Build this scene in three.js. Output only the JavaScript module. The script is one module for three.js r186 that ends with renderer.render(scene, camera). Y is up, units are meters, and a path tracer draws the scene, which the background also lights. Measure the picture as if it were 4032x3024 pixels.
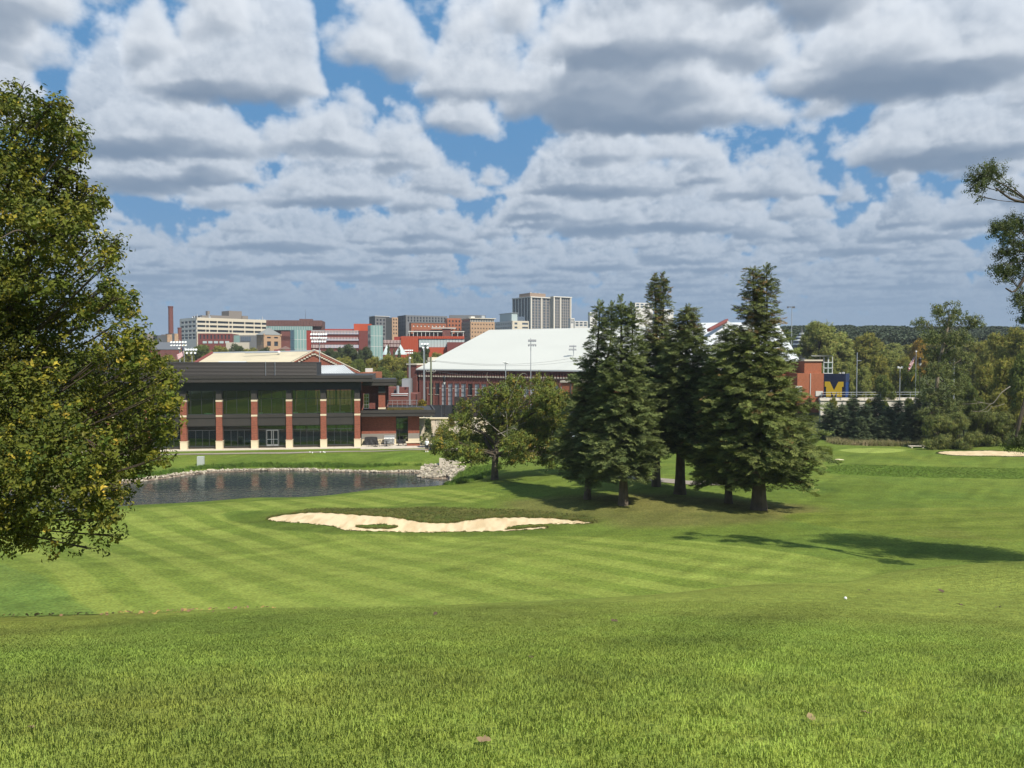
import * as THREE from 'three';
import { mergeGeometries } from 'three/addons/utils/BufferGeometryUtils.js';
import { RoundedBoxGeometry } from 'three/addons/geometries/RoundedBoxGeometry.js';
import { MarchingCubes } from 'three/addons/objects/MarchingCubes.js';

// ------------------------------------------------------------------ camera, sky, sun, exposure
const scene = new THREE.Scene();
const FOC = 3028, PW = 4032, PH = 3024, HORIZON = 1410;      // focal length and horizon row of the 4032 x 3024 photograph
const EYE = 12.7;                                            // eye height above the clubhouse terrace (y = 0)
const PITCH = Math.atan((PH / 2 - HORIZON) / FOC);
const camera = new THREE.PerspectiveCamera(2 * Math.atan(PH / 2 / FOC) * 180 / Math.PI, PW / PH, 0.1, 9000);
camera.position.set(0, EYE, 0);
camera.rotation.x = -PITCH;
const renderer = new THREE.WebGLRenderer({ antialias: true });
renderer.setSize(1024, 768);
renderer.toneMapping = THREE.LinearToneMapping;
renderer.toneMappingExposure = 1.36;
renderer.shadowMap.enabled = true;

const SUN = new THREE.Vector3(0.77, 0, 0.64).normalize().multiplyScalar(Math.cos(0.97)).setY(Math.sin(0.97));   // right and behind the camera, 56 degrees up
const sun = new THREE.DirectionalLight(new THREE.Color(1.0, 0.93, 0.82), 4.5);
sun.name = 'sun';
sun.position.copy(SUN).multiplyScalar(400); sun.target.position.set(0, 0, -80);
sun.castShadow = true; sun.shadow.mapSize.set(4096, 4096);
Object.assign(sun.shadow.camera, { left: -160, right: 160, top: 160, bottom: -160, near: 10, far: 900 });
scene.add(sun, sun.target);

// ------------------------------------------------------------------ small helpers
const V = (x, y, z) => new THREE.Vector3(x, y, z);
const lerp = (a, b, t) => a + (b - a) * t, clamp = (x, a = 0, b = 1) => Math.min(b, Math.max(a, x));
const sstep = (a, b, x) => { const t = clamp((x - a) / (b - a)); return t * t * (3 - 2 * t); };
function rng(seed) { let s = seed | 0; return () => { s = (s + 0x6d2b79f5) | 0; let t = Math.imul(s ^ (s >>> 15), 1 | s); t = (t + Math.imul(t ^ (t >>> 7), 61 | t)) ^ t; return ((t ^ (t >>> 14)) >>> 0) / 4294967296; }; }
const CP = Math.cos(PITCH), SP = Math.sin(PITCH);
function ray(px, py) { const x = (px - PW / 2) / FOC, y = -(py - PH / 2) / FOC; return V(x, y * CP - SP, -CP - y * SP); }
function P(px, py, D) { const r = ray(px, py); return r.multiplyScalar(D / -r.z).add(camera.position); }     // the point of the place seen at that pixel, D metres ahead
// tileable 3D gradient-free value noise, stored as a volume
function hash3(x, y, z) { let h = Math.imul(x, 374761393) ^ Math.imul(y, 668265263) ^ Math.imul(z, 2147483647 - 1274126177); h = Math.imul(h ^ (h >>> 13), 1274126177); h ^= h >>> 16; return (h >>> 0) / 4294967296; }
function vnoise3(x, y, z, per) {
  const ix = Math.floor(x), iy = Math.floor(y), iz = Math.floor(z), fx = x - ix, fy = y - iy, fz = z - iz;
  const u = fx * fx * fx * (fx * (fx * 6 - 15) + 10), v = fy * fy * fy * (fy * (fy * 6 - 15) + 10), w = fz * fz * fz * (fz * (fz * 6 - 15) + 10), m = (a) => ((a % per) + per) % per;
  const x0 = m(ix), x1 = m(ix + 1), y0 = m(iy), y1 = m(iy + 1), z0 = m(iz), z1 = m(iz + 1);
  return lerp(lerp(lerp(hash3(x0, y0, z0), hash3(x1, y0, z0), u), lerp(hash3(x0, y1, z0), hash3(x1, y1, z0), u), v), lerp(lerp(hash3(x0, y0, z1), hash3(x1, y0, z1), u), lerp(hash3(x0, y1, z1), hash3(x1, y1, z1), u), v), w);
}
function noise2(x, y, s = 0) { return vnoise3(x, y, s + 0.5, 65536) * 2 - 1; }
function fbm2(x, y, o = 4, s = 0) { let a = 0, g = 0.5, n = 0; for (let i = 0; i < o; i++) { a += g * noise2(x, y, s + i * 7); n += g; g *= 0.5; x = x * 2.03 + 11.7; y = y * 2.03 - 5.3; } return a / n; }

// ------------------------------------------------------------------ how things, parts and pieces are made
const used = new Map();
const numbered = (n) => { const k = used.get(n) ?? 0; used.set(n, k + 1); return k ? n + '_' + String(k).padStart(3, '0') : n; };
const shade = (o) => { o.castShadow = o.receiveShadow = true; return o; };
function tag(o, label, category, group, kind) { if (label) o.userData.label = label; if (category) o.userData.category = category; if (group) o.userData.group = group; if (kind) o.userData.kind = kind; return o; }
function thing(name, label, category, pos = V(0, 0, 0), turn = 0, group) { const o = new THREE.Group(); o.name = numbered(name); o.position.copy(pos); o.rotation.y = turn; scene.add(o); return tag(o, label, category, group); }
function part(name, geo, mat, parent, kind) { const m = shade(new THREE.Mesh(geo, mat)); m.name = name; if (kind) m.userData.kind = kind; parent.add(m); return m; }
function single(name, geo, mat, label, category, pos = V(0, 0, 0), turn = 0, group) { const m = shade(new THREE.Mesh(geo, mat)); m.name = numbered(name); m.position.copy(pos); m.rotation.y = turn; scene.add(m); return tag(m, label, category, group); }
function setting(name, geo, mat) { const m = shade(new THREE.Mesh(geo, mat)); m.name = numbered(name); m.userData.kind = 'structure'; scene.add(m); return m; }
function copyOf(o, pos, turn, label, group, scale) { const c = o.clone(); c.name = numbered(o.name.replace(/_\d{3}$/, '')); c.userData = { ...o.userData, label }; if (group) c.userData.group = group; if (pos) c.position.copy(pos); if (turn !== undefined) c.rotation.y = turn; if (scale) c.scale.set(...[].concat(scale, scale, scale).slice(0, 3)); scene.add(c); return c; }
const bx = (w, h, d, x = 0, y = 0, z = 0) => new THREE.BoxGeometry(w, h, d).translate(x, y, z);          // centred
const bb = (x0, x1, y0, y1, z0, z1) => new THREE.BoxGeometry(x1 - x0, y1 - y0, z1 - z0).translate((x0 + x1) / 2, (y0 + y1) / 2, (z0 + z1) / 2);
const rb = (x0, x1, y0, y1, z0, z1, r = 0.02) => new RoundedBoxGeometry(x1 - x0, y1 - y0, z1 - z0, 2, r).translate((x0 + x1) / 2, (y0 + y1) / 2, (z0 + z1) / 2);
const cyl = (r0, r1, h, n = 10, x = 0, y = 0, z = 0) => new THREE.CylinderGeometry(r1, r0, h, n).translate(x, y + h / 2, z);   // stands on y
const tube = (pts, r, n = 6, seg) => new THREE.TubeGeometry(new THREE.CatmullRomCurve3(pts), seg ?? Math.max(2, pts.length * 3), r, n, false);
const flat = (g) => { const q = g.index ? g.toNonIndexed() : g; return q; };
const merge = (list) => mergeGeometries(list.map((g) => { const q = flat(g); for (const k of Object.keys(q.attributes)) if (!['position', 'normal', 'uv'].includes(k)) q.deleteAttribute(k); return q; }));
const rod = (a, b, r0, r1 = r0, n = 6) => { const d = b.clone().sub(a), g = new THREE.CylinderGeometry(r1, r0, d.length(), n, 1); g.translate(0, d.length() / 2, 0); g.applyQuaternion(new THREE.Quaternion().setFromUnitVectors(V(0, 1, 0), d.normalize())); return g.translate(a.x, a.y, a.z); };
const rgbc = (r, g, b) => new THREE.Color().setRGB(r, g, b);
const mat = (r, g, b, rough = 0.8, extra = {}) => new THREE.MeshStandardMaterial({ color: rgbc(r, g, b), roughness: rough, ...extra });
// small tiling colour textures: f(u, v, R) -> [r, g, b] linear
function colorTexture(N, seed, f, repeat = [1, 1]) { const d = new Uint8Array(N * N * 4), R = rng(seed), s = (v) => 255 * clamp(v <= 0.0031308 ? v * 12.92 : 1.055 * Math.pow(v, 1 / 2.4) - 0.055); for (let j = 0, i = 0; j < N; j++) for (let k = 0; k < N; k++, i += 4) { const c = f((k + 0.5) / N, (j + 0.5) / N, R); d[i] = s(c[0]); d[i + 1] = s(c[1]); d[i + 2] = s(c[2]); d[i + 3] = 255; } const t = new THREE.DataTexture(d, N, N); t.colorSpace = THREE.SRGBColorSpace; t.wrapS = t.wrapT = THREE.RepeatWrapping; t.magFilter = THREE.LinearFilter; t.repeat.set(...repeat); t.needsUpdate = true; return t; }
// world-size uv for box-like geometry: u along the wider horizontal axis, v up, in metres
function metreUV(g, scale = 1) { const q = flat(g), p = q.attributes.position, n = q.attributes.normal, uv = new Float32Array(p.count * 2); for (let i = 0; i < p.count; i++) { const ax = Math.abs(n.getX(i)), ay = Math.abs(n.getY(i)), az = Math.abs(n.getZ(i)); uv[i * 2] = (az >= ax && az >= ay ? p.getX(i) : ax >= ay ? p.getZ(i) : p.getX(i)) * scale; uv[i * 2 + 1] = (ay > ax && ay > az ? p.getZ(i) : p.getY(i)) * scale; } q.setAttribute('uv', new THREE.BufferAttribute(uv, 2)); return q; }

// ------------------------------------------------------------------ sky: air and a layer of cumulus, marched into an equirectangular texture
function makeSky() {
  const W = 4096, H = 2048, data = new Float32Array(W * H * 4);
  const NV = 64, vol = new Float32Array(NV * NV * NV);                      // tiling billow noise
  {
    const pts = (per, seed) => { const a = []; for (let z = 0; z < per; z++) for (let y = 0; y < per; y++) for (let x = 0; x < per; x++) a.push([x + hash3(x + seed, y, z), y + hash3(x, y + seed, z + 3), z + hash3(x, y + 5, z + seed)]); return a; };
    const worley = (per, seed) => {
      const a = pts(per, seed), idx = (x, y, z) => ((z + per) % per * per + (y + per) % per) * per + (x + per) % per;
      return (x, y, z) => {
        const X = x * per, Y = y * per, Z = z * per, ix = Math.floor(X), iy = Math.floor(Y), iz = Math.floor(Z); let best = 9;
        for (let k = -1; k < 2; k++) for (let j = -1; j < 2; j++) for (let i = -1; i < 2; i++) {
          const cx = ix + i, cy = iy + j, cz = iz + k, q = a[idx(cx, cy, cz)], ox = cx - ((cx + per) % per), oy = cy - ((cy + per) % per), oz = cz - ((cz + per) % per);
          const d = (q[0] + ox - X) ** 2 + (q[1] + oy - Y) ** 2 + (q[2] + oz - Z) ** 2; if (d < best) best = d;
        }
        return 1 - Math.min(1, Math.sqrt(best));
      };
    };
    const w1 = worley(5, 11), w2 = worley(10, 23), w3 = worley(20, 37);
    for (let z = 0, i = 0; z < NV; z++) for (let y = 0; y < NV; y++) for (let x = 0; x < NV; x++, i++) {
      const a = (x + 0.5) / NV, b = (y + 0.5) / NV, c = (z + 0.5) / NV;
      vol[i] = 0.42 * w1(a, b, c) + 0.27 * w2(a, b, c) + 0.13 * w3(a, b, c) + 0.18 * vnoise3(a * 6, b * 6, c * 6, 6);
    }
  }
  const tap = (x, y, z) => {
    x = (x - Math.floor(x)) * NV; y = (y - Math.floor(y)) * NV; z = (z - Math.floor(z)) * NV;
    const x0 = x | 0, y0 = y | 0, z0 = z | 0, fx = x - x0, fy = y - y0, fz = z - z0, m = NV - 1, x1 = (x0 + 1) & m, y1 = (y0 + 1) & m, z1 = (z0 + 1) & m;
    const a = (z0 & m) * NV * NV, b = z1 * NV * NV, c = (y0 & m) * NV, d = y1 * NV, p = x0 & m;
    const l = (i) => vol[i + p] + (vol[i + x1] - vol[i + p]) * fx;
    const e = l(a + c), f = l(a + d), g = l(b + c), h = l(b + d), u = e + (f - e) * fy, v = g + (h - g) * fy;
    return u + (v - u) * fz;
  };
  // coverage of the layer, metres: fractal field plus the large clouds and the gaps of this day
  const H0 = 1050, HT = 780, R = 30000, NC = 1500, cov = new Float32Array(NC * NC);
  const marks = [];
  const mark = (px, py, wpx, amount, stretch = 1) => { const r = ray(px, py), k = (H0 + 130) / r.y; marks.push([r.x * k, r.z * k, wpx / FOC * k * Math.hypot(1, r.x), amount, stretch]); };
  for (const m of [[2640, 470, 330, 0.8, 2.4], [2950, 440, 160, 0.3, 2.4], [1860, 330, 150, 0.7, 2.4], [2900, 735, 300, 0.5, 2.2], [2350, 725, 170, 0.5, 2.2], [900, 300, 200, 0.5, 2], [1180, 330, 160, 0.45, 2], [420, 540, 190, 0.6, 2.2], [800, 680, 170, 0.5, 2.2], [1250, 780, 200, 0.5, 2.2], [3400, 330, 260, 0.6, 2], [3850, 270, 260, 0.5, 2],
    [1640, 620, 120, 0.4, 2], [100, 330, 170, 0.45, 2], [3020, 920, 150, 0.4, 2], [3650, 620, 200, 0.45, 2], [2150, 830, 180, 0.3, 2], [3300, 520, 120, 0.4, 2],
    [1450, 300, 110, -0.7, 1], [1340, 470, 90, -0.6, 1], [330, 150, 120, -0.6, 1], [2120, 250, 100, -0.7, 1], [990, 430, 60, -0.35, 1], [3180, 120, 90, -0.5, 1], [1800, 590, 60, -0.5, 1], [2080, 470, 70, -0.5, 1], [2420, 30, 260, -0.85, 1.5], [2900, 50, 280, -0.85, 1.5], [3250, 150, 140, -0.5, 1.5]]) mark(...m);
  for (let j = 0, i = 0; j < NC; j++) for (let k = 0; k < NC; k++, i++) {
    const x = (k / NC * 2 - 1) * R, z = (j / NC * 2 - 1) * R;
    const wx = x + 170 * noise2(x / 330, z / 330, 31), wz = z + 170 * noise2(x / 330, z / 330, 41);
    const cells = (sx, sz, q0, grow) => {                                   // one heap per cell
      const X = wx / sx, Z = wz / sz, ix = Math.floor(X), iz = Math.floor(Z); let best = 0;
      for (let q = -1; q < 2; q++) for (let p = -1; p < 2; p++) {
        const ax = ix + p, az = iz + q, h1 = hash3(ax, az, q0), h2 = hash3(ax, az, q0 + 1), h3 = hash3(ax, az, q0 + 2), rr = 0.36 + grow * h3, ex = (ax + 0.1 + 0.8 * h1 - X) / rr, ez = (az + 0.1 + 0.8 * h2 - Z) / rr;
        best = Math.max(best, (1 - Math.sqrt(ex * ex + ez * ez)) * (0.45 + 0.7 * h3));
      }
      return best;
    };
    let c = 0.10 + Math.max(0.92 * cells(1500, 950, 1, 0.42), 0.74 * cells(640, 460, 11, 0.40)) + 0.46 * fbm2(wx / 2600, wz / 2100, 3, 3) + 0.15 * noise2(wx / 280, wz / 280, 63);
    for (const [mx, mz, mr, a, st] of marks) { const dx = x - mx, dz = (z - mz) * st, d = dx * dx + dz * dz; if (d < 9 * mr * mr) c += a * Math.exp(-d / (mr * mr)); }
    cov[i] = c;
  }
  const cover = (x, z) => {
    let u = (x / R + 1) * 0.5 * NC, v = (z / R + 1) * 0.5 * NC; u = clamp(u, 0, NC - 2); v = clamp(v, 0, NC - 2);
    const i = u | 0, j = v | 0, fu = u - i, fv = v - j, q = j * NC + i;
    return lerp(lerp(cov[q], cov[q + 1], fu), lerp(cov[q + NC], cov[q + NC + 1], fu), fv);
  };
  const dens = (x, y, z, fine) => {
    const t = (y - H0) / HT; if (t < 0 || t > 1.6) return 0;
    const c = cover(x, z); if (c < 0.02) return 0;
    const b = Math.min(c * 1.05 + 0.12 - t * 0.85, t * 5 + 0.02); if (b <= 0) return 0;
    const n = tap(x / 1000, y / 1000 + 0.3, z / 1000); let e = b - (1 - n) * 0.62;
    if (fine) e -= (1 - tap(x / 280 + 0.2, y / 280, z / 280)) * 0.25 + (1 - tap(x / 105, y / 105 + 0.4, z / 105)) * 0.10; else e -= 0.17;
    return e <= 0 ? 0 : Math.min(1, e * 5.5);
  };
  const S = SUN, airTop = [0.086, 0.216, 0.405], airLow = [0.21, 0.31, 0.425], far = [0.188, 0.262, 0.365];
  const out = [0, 0, 0];
  const look = (dx, dy, dz, jitter) => {
    const up = Math.max(dy, 0), k = Math.pow(1 - clamp(up / 0.5), 3.2);
    let r = lerp(airTop[0], airLow[0], k), g = lerp(airTop[1], airLow[1], k), b = lerp(airTop[2], airLow[2], k);
    if (dy > 0.012) {
      const s0 = H0 / dy, s1 = (H0 + HT * 1.5) / dy, n = 104, ds = (s1 - s0) / n; let T = 1, cr = 0, cg = 0, cb = 0, first = 0;
      for (let i = 0; i < n && T > 0.02; i++) {
        const s = s0 + (i + jitter) * ds, x = dx * s, y = dy * s, z = dz * s, d = dens(x, y, z, true); if (d <= 0) continue;
        let od = 0; for (let q = 1, st = 42; q <= 5; q++, st *= 1.28) { const l = st * q * 0.72; od += dens(x + S.x * l, y + S.y * l, z + S.z * l, q < 3) * st; }
        const lit = 0.88 * Math.exp(-od * 0.0095) + 0.12 * Math.exp(-od * 0.0022), h = clamp((y - H0) / HT), amb = 0.62 + 0.5 * h;
        const a = 1 - Math.exp(-d * Math.min(ds, 160) * 0.026); if (!first) first = s;
        cr += T * a * (0.76 * lit + 0.092 * amb); cg += T * a * (0.732 * lit + 0.150 * amb); cb += T * a * (0.68 * lit + 0.240 * amb);
        T *= 1 - a;
      }
      if (T < 0.999) {
        const hz = 1 - Math.exp(-first / 6200), A = 1 - T;
        r = r * T + lerp(cr, far[0] * A, hz); g = g * T + lerp(cg, far[1] * A, hz); b = b * T + lerp(cb, far[2] * A, hz);
      }
      const fade = sstep(0.012, 0.05, dy); r = lerp(far[0], r, fade); g = lerp(far[1], g, fade); b = lerp(far[2], b, fade);
    } else { r = far[0]; g = far[1]; b = far[2]; }
    out[0] = r; out[1] = g; out[2] = b;
  };
  const put = (col, row) => {
    const up = ((row + 0.5) / H - 0.5) * Math.PI, a = ((col + 0.5) / W - 0.5) * 2 * Math.PI, i = (row * W + col) * 4;
    look(Math.cos(a) * Math.cos(up), Math.sin(up), Math.sin(a) * Math.cos(up), 0.25 + 0.5 * hash3(col, row, 5));
    data[i] = out[0]; data[i + 1] = out[1]; data[i + 2] = out[2]; data[i + 3] = 1;
  };
  const c0 = Math.round(W * (0.25 - 42 / 360)), c1 = Math.round(W * (0.25 + 42 / 360)), r0 = H / 2, r1 = Math.round(H * (0.5 + 34 / 180)), step = 8;
  for (let row = 0; row < H / 2; row++) for (let col = 0; col < W; col++) { const i = (row * W + col) * 4; data[i] = 0.12; data[i + 1] = 0.15; data[i + 2] = 0.10; data[i + 3] = 1; }
  for (let row = r0; row < H; row += step) for (let col = 0; col < W; col += step) put(col, row);           // the whole dome, coarsely
  for (let row = r0; row < H; row++) {
    const ra = row - (row - r0) % step, rb = Math.min(ra + step, r0 + Math.floor((H - 1 - r0) / step) * step), fr = (row - ra) / step;
    for (let col = 0; col < W; col++) {
      const ca = col - col % step, cb = (ca + step) % W, fc = (col - ca) / step; if (row === ra && col === ca) continue;
      if (row < r1 && col >= c0 && col < c1) continue;
      for (let c = 0; c < 3; c++) data[(row * W + col) * 4 + c] = lerp(lerp(data[(ra * W + ca) * 4 + c], data[(ra * W + cb) * 4 + c], fc), lerp(data[(rb * W + ca) * 4 + c], data[(rb * W + cb) * 4 + c], fc), fr);
      data[(row * W + col) * 4 + 3] = 1;
    }
  }
  for (let row = r0; row < r1; row++) for (let col = c0; col < c1; col++) put(col, row);                    // the part towards the campus, finely
  const t = new THREE.DataTexture(data, W, H, THREE.RGBAFormat, THREE.FloatType);
  t.mapping = THREE.EquirectangularReflectionMapping; t.magFilter = THREE.LinearFilter; t.minFilter = THREE.LinearFilter; t.needsUpdate = true;
  return t;
}
const skyTexture = makeSky();
scene.background = skyTexture; scene.environment = skyTexture;

// ------------------------------------------------------------------ terrain: a smooth sheet through surveyed points
const DROP = [];                                                          // [angle, distance, height]
const at = (px, py, D) => { const p = P(px, py, D); DROP.push([p.x, p.z, p.y]); };
const hid = (px, D, y) => DROP.push([(px - PW / 2) / FOC * D, -D, EYE + y]);
for (const [px, py, D] of [
  [2016, 3024, 3.15], [300, 3024, 3.15], [3800, 3024, 3.2], [-1500, 3024, 3.1], [5500, 3024, 3.2], [2016, 2600, 6], [300, 2610, 6], [3800, 2590, 6.1], [2016, 2450, 10], [300, 2480, 9.8], [3800, 2440, 10.5], [-1500, 2480, 9.8], [5500, 2400, 11],
  [2016, 2372, 15], [300, 2424, 14], [1000, 2398, 14.5], [3000, 2300, 19], [3800, 2320, 17], [3500, 2255, 23], [3950, 2228, 26], [-1500, 2430, 14], [5200, 2215, 27],
  [300, 2405, 30.5], [1000, 2370, 31.6], [1000, 2250, 38], [2016, 2325, 33.5], [2016, 2212, 40], [2016, 2141, 46], [3000, 2250, 36], [3000, 2160, 42], [3800, 2190, 40], [3800, 2123, 45], [3800, 2056, 52], [300, 2250, 36.5], [300, 2110, 50], [-1500, 2250, 37], [5200, 2123, 45], [-1500, 2110, 50],
  [1700, 2097, 52.2], [1100, 2060, 54.5], [2300, 2064, 53.5], [1250, 2020, 57], [1700, 2058, 54.3], [2050, 2038, 56.2], [1700, 2005, 57.5], [1250, 1998, 60], [1500, 1990, 61.5], [1500, 1945, 68], [1850, 1945, 66], [1100, 1985, 64], [530, 1992, 67], [1000, 1962, 70], [1500, 1925, 74], [1750, 1910, 78],
  [1950, 1888, 76], [2100, 1850, 82], [2100, 1815, 91], [2250, 1900, 72], [2350, 1945, 64.5], [2455, 1990, 58.5], [2670, 1950, 63.5], [2590, 1915, 69], [2940, 2007, 57.5], [3000, 1942, 66], [3000, 1853, 80],
  [3800, 1990, 60], [3800, 1931, 68], [3800, 1884, 75], [3400, 1866, 77], [3400, 1805, 95], [3800, 1805, 95], [3500, 1757, 110], [3900, 1755, 108], [3500, 1725, 122], [5200, 1990, 60], [5200, 1800, 100],
  [700, 1800, 101.5], [1200, 1798, 101.5], [1600, 1800, 100], [-400, 1850, 96], [700, 1785, 105], [1500, 1780, 105.5], [-1500, 2000, 66], [3000, 1800, 96],
]) at(px, py, D);
for (const [px, D, y] of [
  [300, 20, -7.4], [1000, 20.5, -7.3], [2016, 21, -7.2], [3000, 26, -8.6], [3800, 32, -9.2], [-1500, 20, -7.4], [5200, 33, -9.3], [530, 72, -14.3], [1000, 74.5, -14.3], [1500, 79, -14.3], [1740, 83.5, -13.9], [3800, 85, -12.5],
  [-400, 76, -14.1], [560, 88.5, -14.0], [800, 95, -14.0], [1150, 97.5, -14.0], [1500, 96, -14.0], [1640, 95, -14.0], [1800, 92, -13.4], [2016, 0.3, -1.6], [-1500, 0.3, -1.6], [5500, 0.3, -1.6], [2016, 1.5, -1.62],
  ...[-1500, -400, 700, 1500, 2200, 3000, 3800, 5400].flatMap((px) => [[px, 112, -12.95], [px, 150, -12.8], [px, 205, px > 2800 ? -10 : -13.2], [px, 280, px > 2800 ? -6 : -12], [px, 360, px > 2800 ? 0 : -8], [px, 450, px > 2800 ? 4 : -4], [px, 620, 2], [px, 1100, 8], [px, 2600, 12]]),
]) hid(px, D, y);
const dom = (x, z) => { const a = clamp(Math.atan2(x, Math.max(-z, 0.02)), -0.95, 0.95); return [a * 1.25, Math.log(Math.hypot(x, z) + 1.2)]; };
const TPS = (() => {
  const n = DROP.length, q = DROP.map(([x, z]) => dom(x, z)), m = n + 3, A = Array.from({ length: m }, () => new Float64Array(m + 1));
  const ph = (a, b) => { const d = (a[0] - b[0]) ** 2 + (a[1] - b[1]) ** 2; return d > 1e-12 ? 0.5 * d * Math.log(d) : 0; };
  for (let i = 0; i < n; i++) { for (let j = 0; j < n; j++) A[i][j] = ph(q[i], q[j]); A[i][i] += 1e-4; A[i][n] = A[n][i] = 1; A[i][n + 1] = A[n + 1][i] = q[i][0]; A[i][n + 2] = A[n + 2][i] = q[i][1]; A[i][m] = DROP[i][2]; }
  for (let c = 0; c < m; c++) {
    let p = c; for (let r = c + 1; r < m; r++) if (Math.abs(A[r][c]) > Math.abs(A[p][c])) p = r; [A[c], A[p]] = [A[p], A[c]];
    for (let r = c + 1; r < m; r++) { const f = A[r][c] / A[c][c]; if (f) for (let k = c; k <= m; k++) A[r][k] -= f * A[c][k]; }
  }
  const w = new Float64Array(m); for (let r = m - 1; r >= 0; r--) { let s = A[r][m]; for (let k = r + 1; k < m; k++) s -= A[r][k] * w[k]; w[r] = s / A[r][r]; }
  return { q, w, n };
})();
function rawHeight(x, z) {
  const { q, w, n } = TPS, [u, v] = dom(x, z); let s = w[n] + w[n + 1] * u + w[n + 2] * v;
  for (let i = 0; i < n; i++) { const d = (q[i][0] - u) ** 2 + (q[i][1] - v) ** 2; if (d > 1e-12) s += w[i] * 0.5 * d * Math.log(d); }
  const r = Math.hypot(x, z), k = sstep(8, 30, r) * (1 - sstep(92, 99, r));
  return s + k * (0.05 * noise2(x / 5, z / 5, 2) + 0.09 * noise2(x / 13, z / 13, 4));
}
const WATER = EYE - 14.2;
const onLevel = (px, py, y) => { const r = ray(px, py), k = (y - EYE) / r.y; return [r.x * k, r.z * k]; };
const polyDist = (p, x, z) => {                                            // signed distance, negative inside
  let d = 1e9, inside = false;
  for (let i = 0, j = p.length - 1; i < p.length; j = i++) {
    const [ax, az] = p[i], [bx, bz] = p[j], ex = bx - ax, ez = bz - az, t = clamp(((x - ax) * ex + (z - az) * ez) / (ex * ex + ez * ez + 1e-12)), qx = ax + ex * t - x, qz = az + ez * t - z;
    d = Math.min(d, qx * qx + qz * qz); if ((az > z) !== (bz > z) && x < (bx - ax) * (z - az) / (bz - az) + ax) inside = !inside;
  }
  return inside ? -Math.sqrt(d) : Math.sqrt(d);
};
const smoothPoly = (p, n = 3) => { const c = new THREE.CatmullRomCurve3(p.map(([x, z]) => V(x, 0, z)), true, 'centripetal'); return c.getPoints(p.length * n).slice(0, -1).map((v) => [v.x, v.z]); };
const boxOf = (p, m = 0) => [Math.min(...p.map((q) => q[0])) - m, Math.max(...p.map((q) => q[0])) + m, Math.min(...p.map((q) => q[1])) - m, Math.max(...p.map((q) => q[1])) + m];
const POND = smoothPoly([[-700, 2010], [-200, 1960], [200, 1925], [560, 1895], [800, 1864], [1000, 1855], [1150, 1853], [1300, 1858], [1500, 1861], [1640, 1863], [1668, 1870], [1640, 1878], [1690, 1884], [1760, 1886], [1772, 1898], [1740, 1918], [1500, 1945], [1000, 1985], [530, 2015], [0, 2060], [-700, 2100]].map(([a, b]) => onLevel(a, b, WATER)), 4);
const pondBox = boxOf(POND, 6);
const CLUBAT = P(723, 1770, 108), CLUBTURN = Math.atan(3.5 / 23.8);
function height(x, z) {
  let y = rawHeight(x, z);
  if (z < -98 && z > -140) {                                               // the levelled ground round the clubhouse
    const dx = x - CLUBAT.x, dz = z - CLUBAT.z, c = Math.cos(CLUBTURN), s = Math.sin(CLUBTURN), lx = dx * c - dz * s, lz = dx * s + dz * c, d = Math.hypot(Math.max(0, -15 - lx, lx - 38), Math.max(0, -17 - lz, lz - 2.2));
    y = lerp(-0.26, y, sstep(0, 4.5, d));
  }
  if (x > pondBox[0] && x < pondBox[1] && z > pondBox[2] && z < pondBox[3]) {
    const d = polyDist(POND, x, z);
    if (d < 0) y = Math.min(y, WATER - 0.03 - 1.1 * sstep(0, 3, -d)); else if (d < 5) y = Math.max(y, WATER + 0.05 + 0.2 * sstep(0, 1.5, d));
  }
  return y;
}
function ground(px, py, from = 2.2) {                                      // where the sight line through a pixel meets the terrain
  const r = ray(px, py); let s0 = from, y0 = 1;
  for (let s = from; s < 900; s *= 1.012) { const y = EYE + r.y * s - height(r.x * s, r.z * s); if (y < 0) { for (let i = 0; i < 14; i++) { const m = (s0 + s) / 2; if (EYE + r.y * m - height(r.x * m, r.z * m) < 0) s = m; else s0 = m; } return V(r.x * s, height(r.x * s, r.z * s), r.z * s); } s0 = s; y0 = y; }
  return V(r.x * 900, height(r.x * 900, r.z * 900), r.z * 900);
}
const outline = (list, from) => { const p = list.map(([a, b, f]) => { const g = ground(a, b, f ?? from); return [g.x, g.z]; }); return p; };

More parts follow.
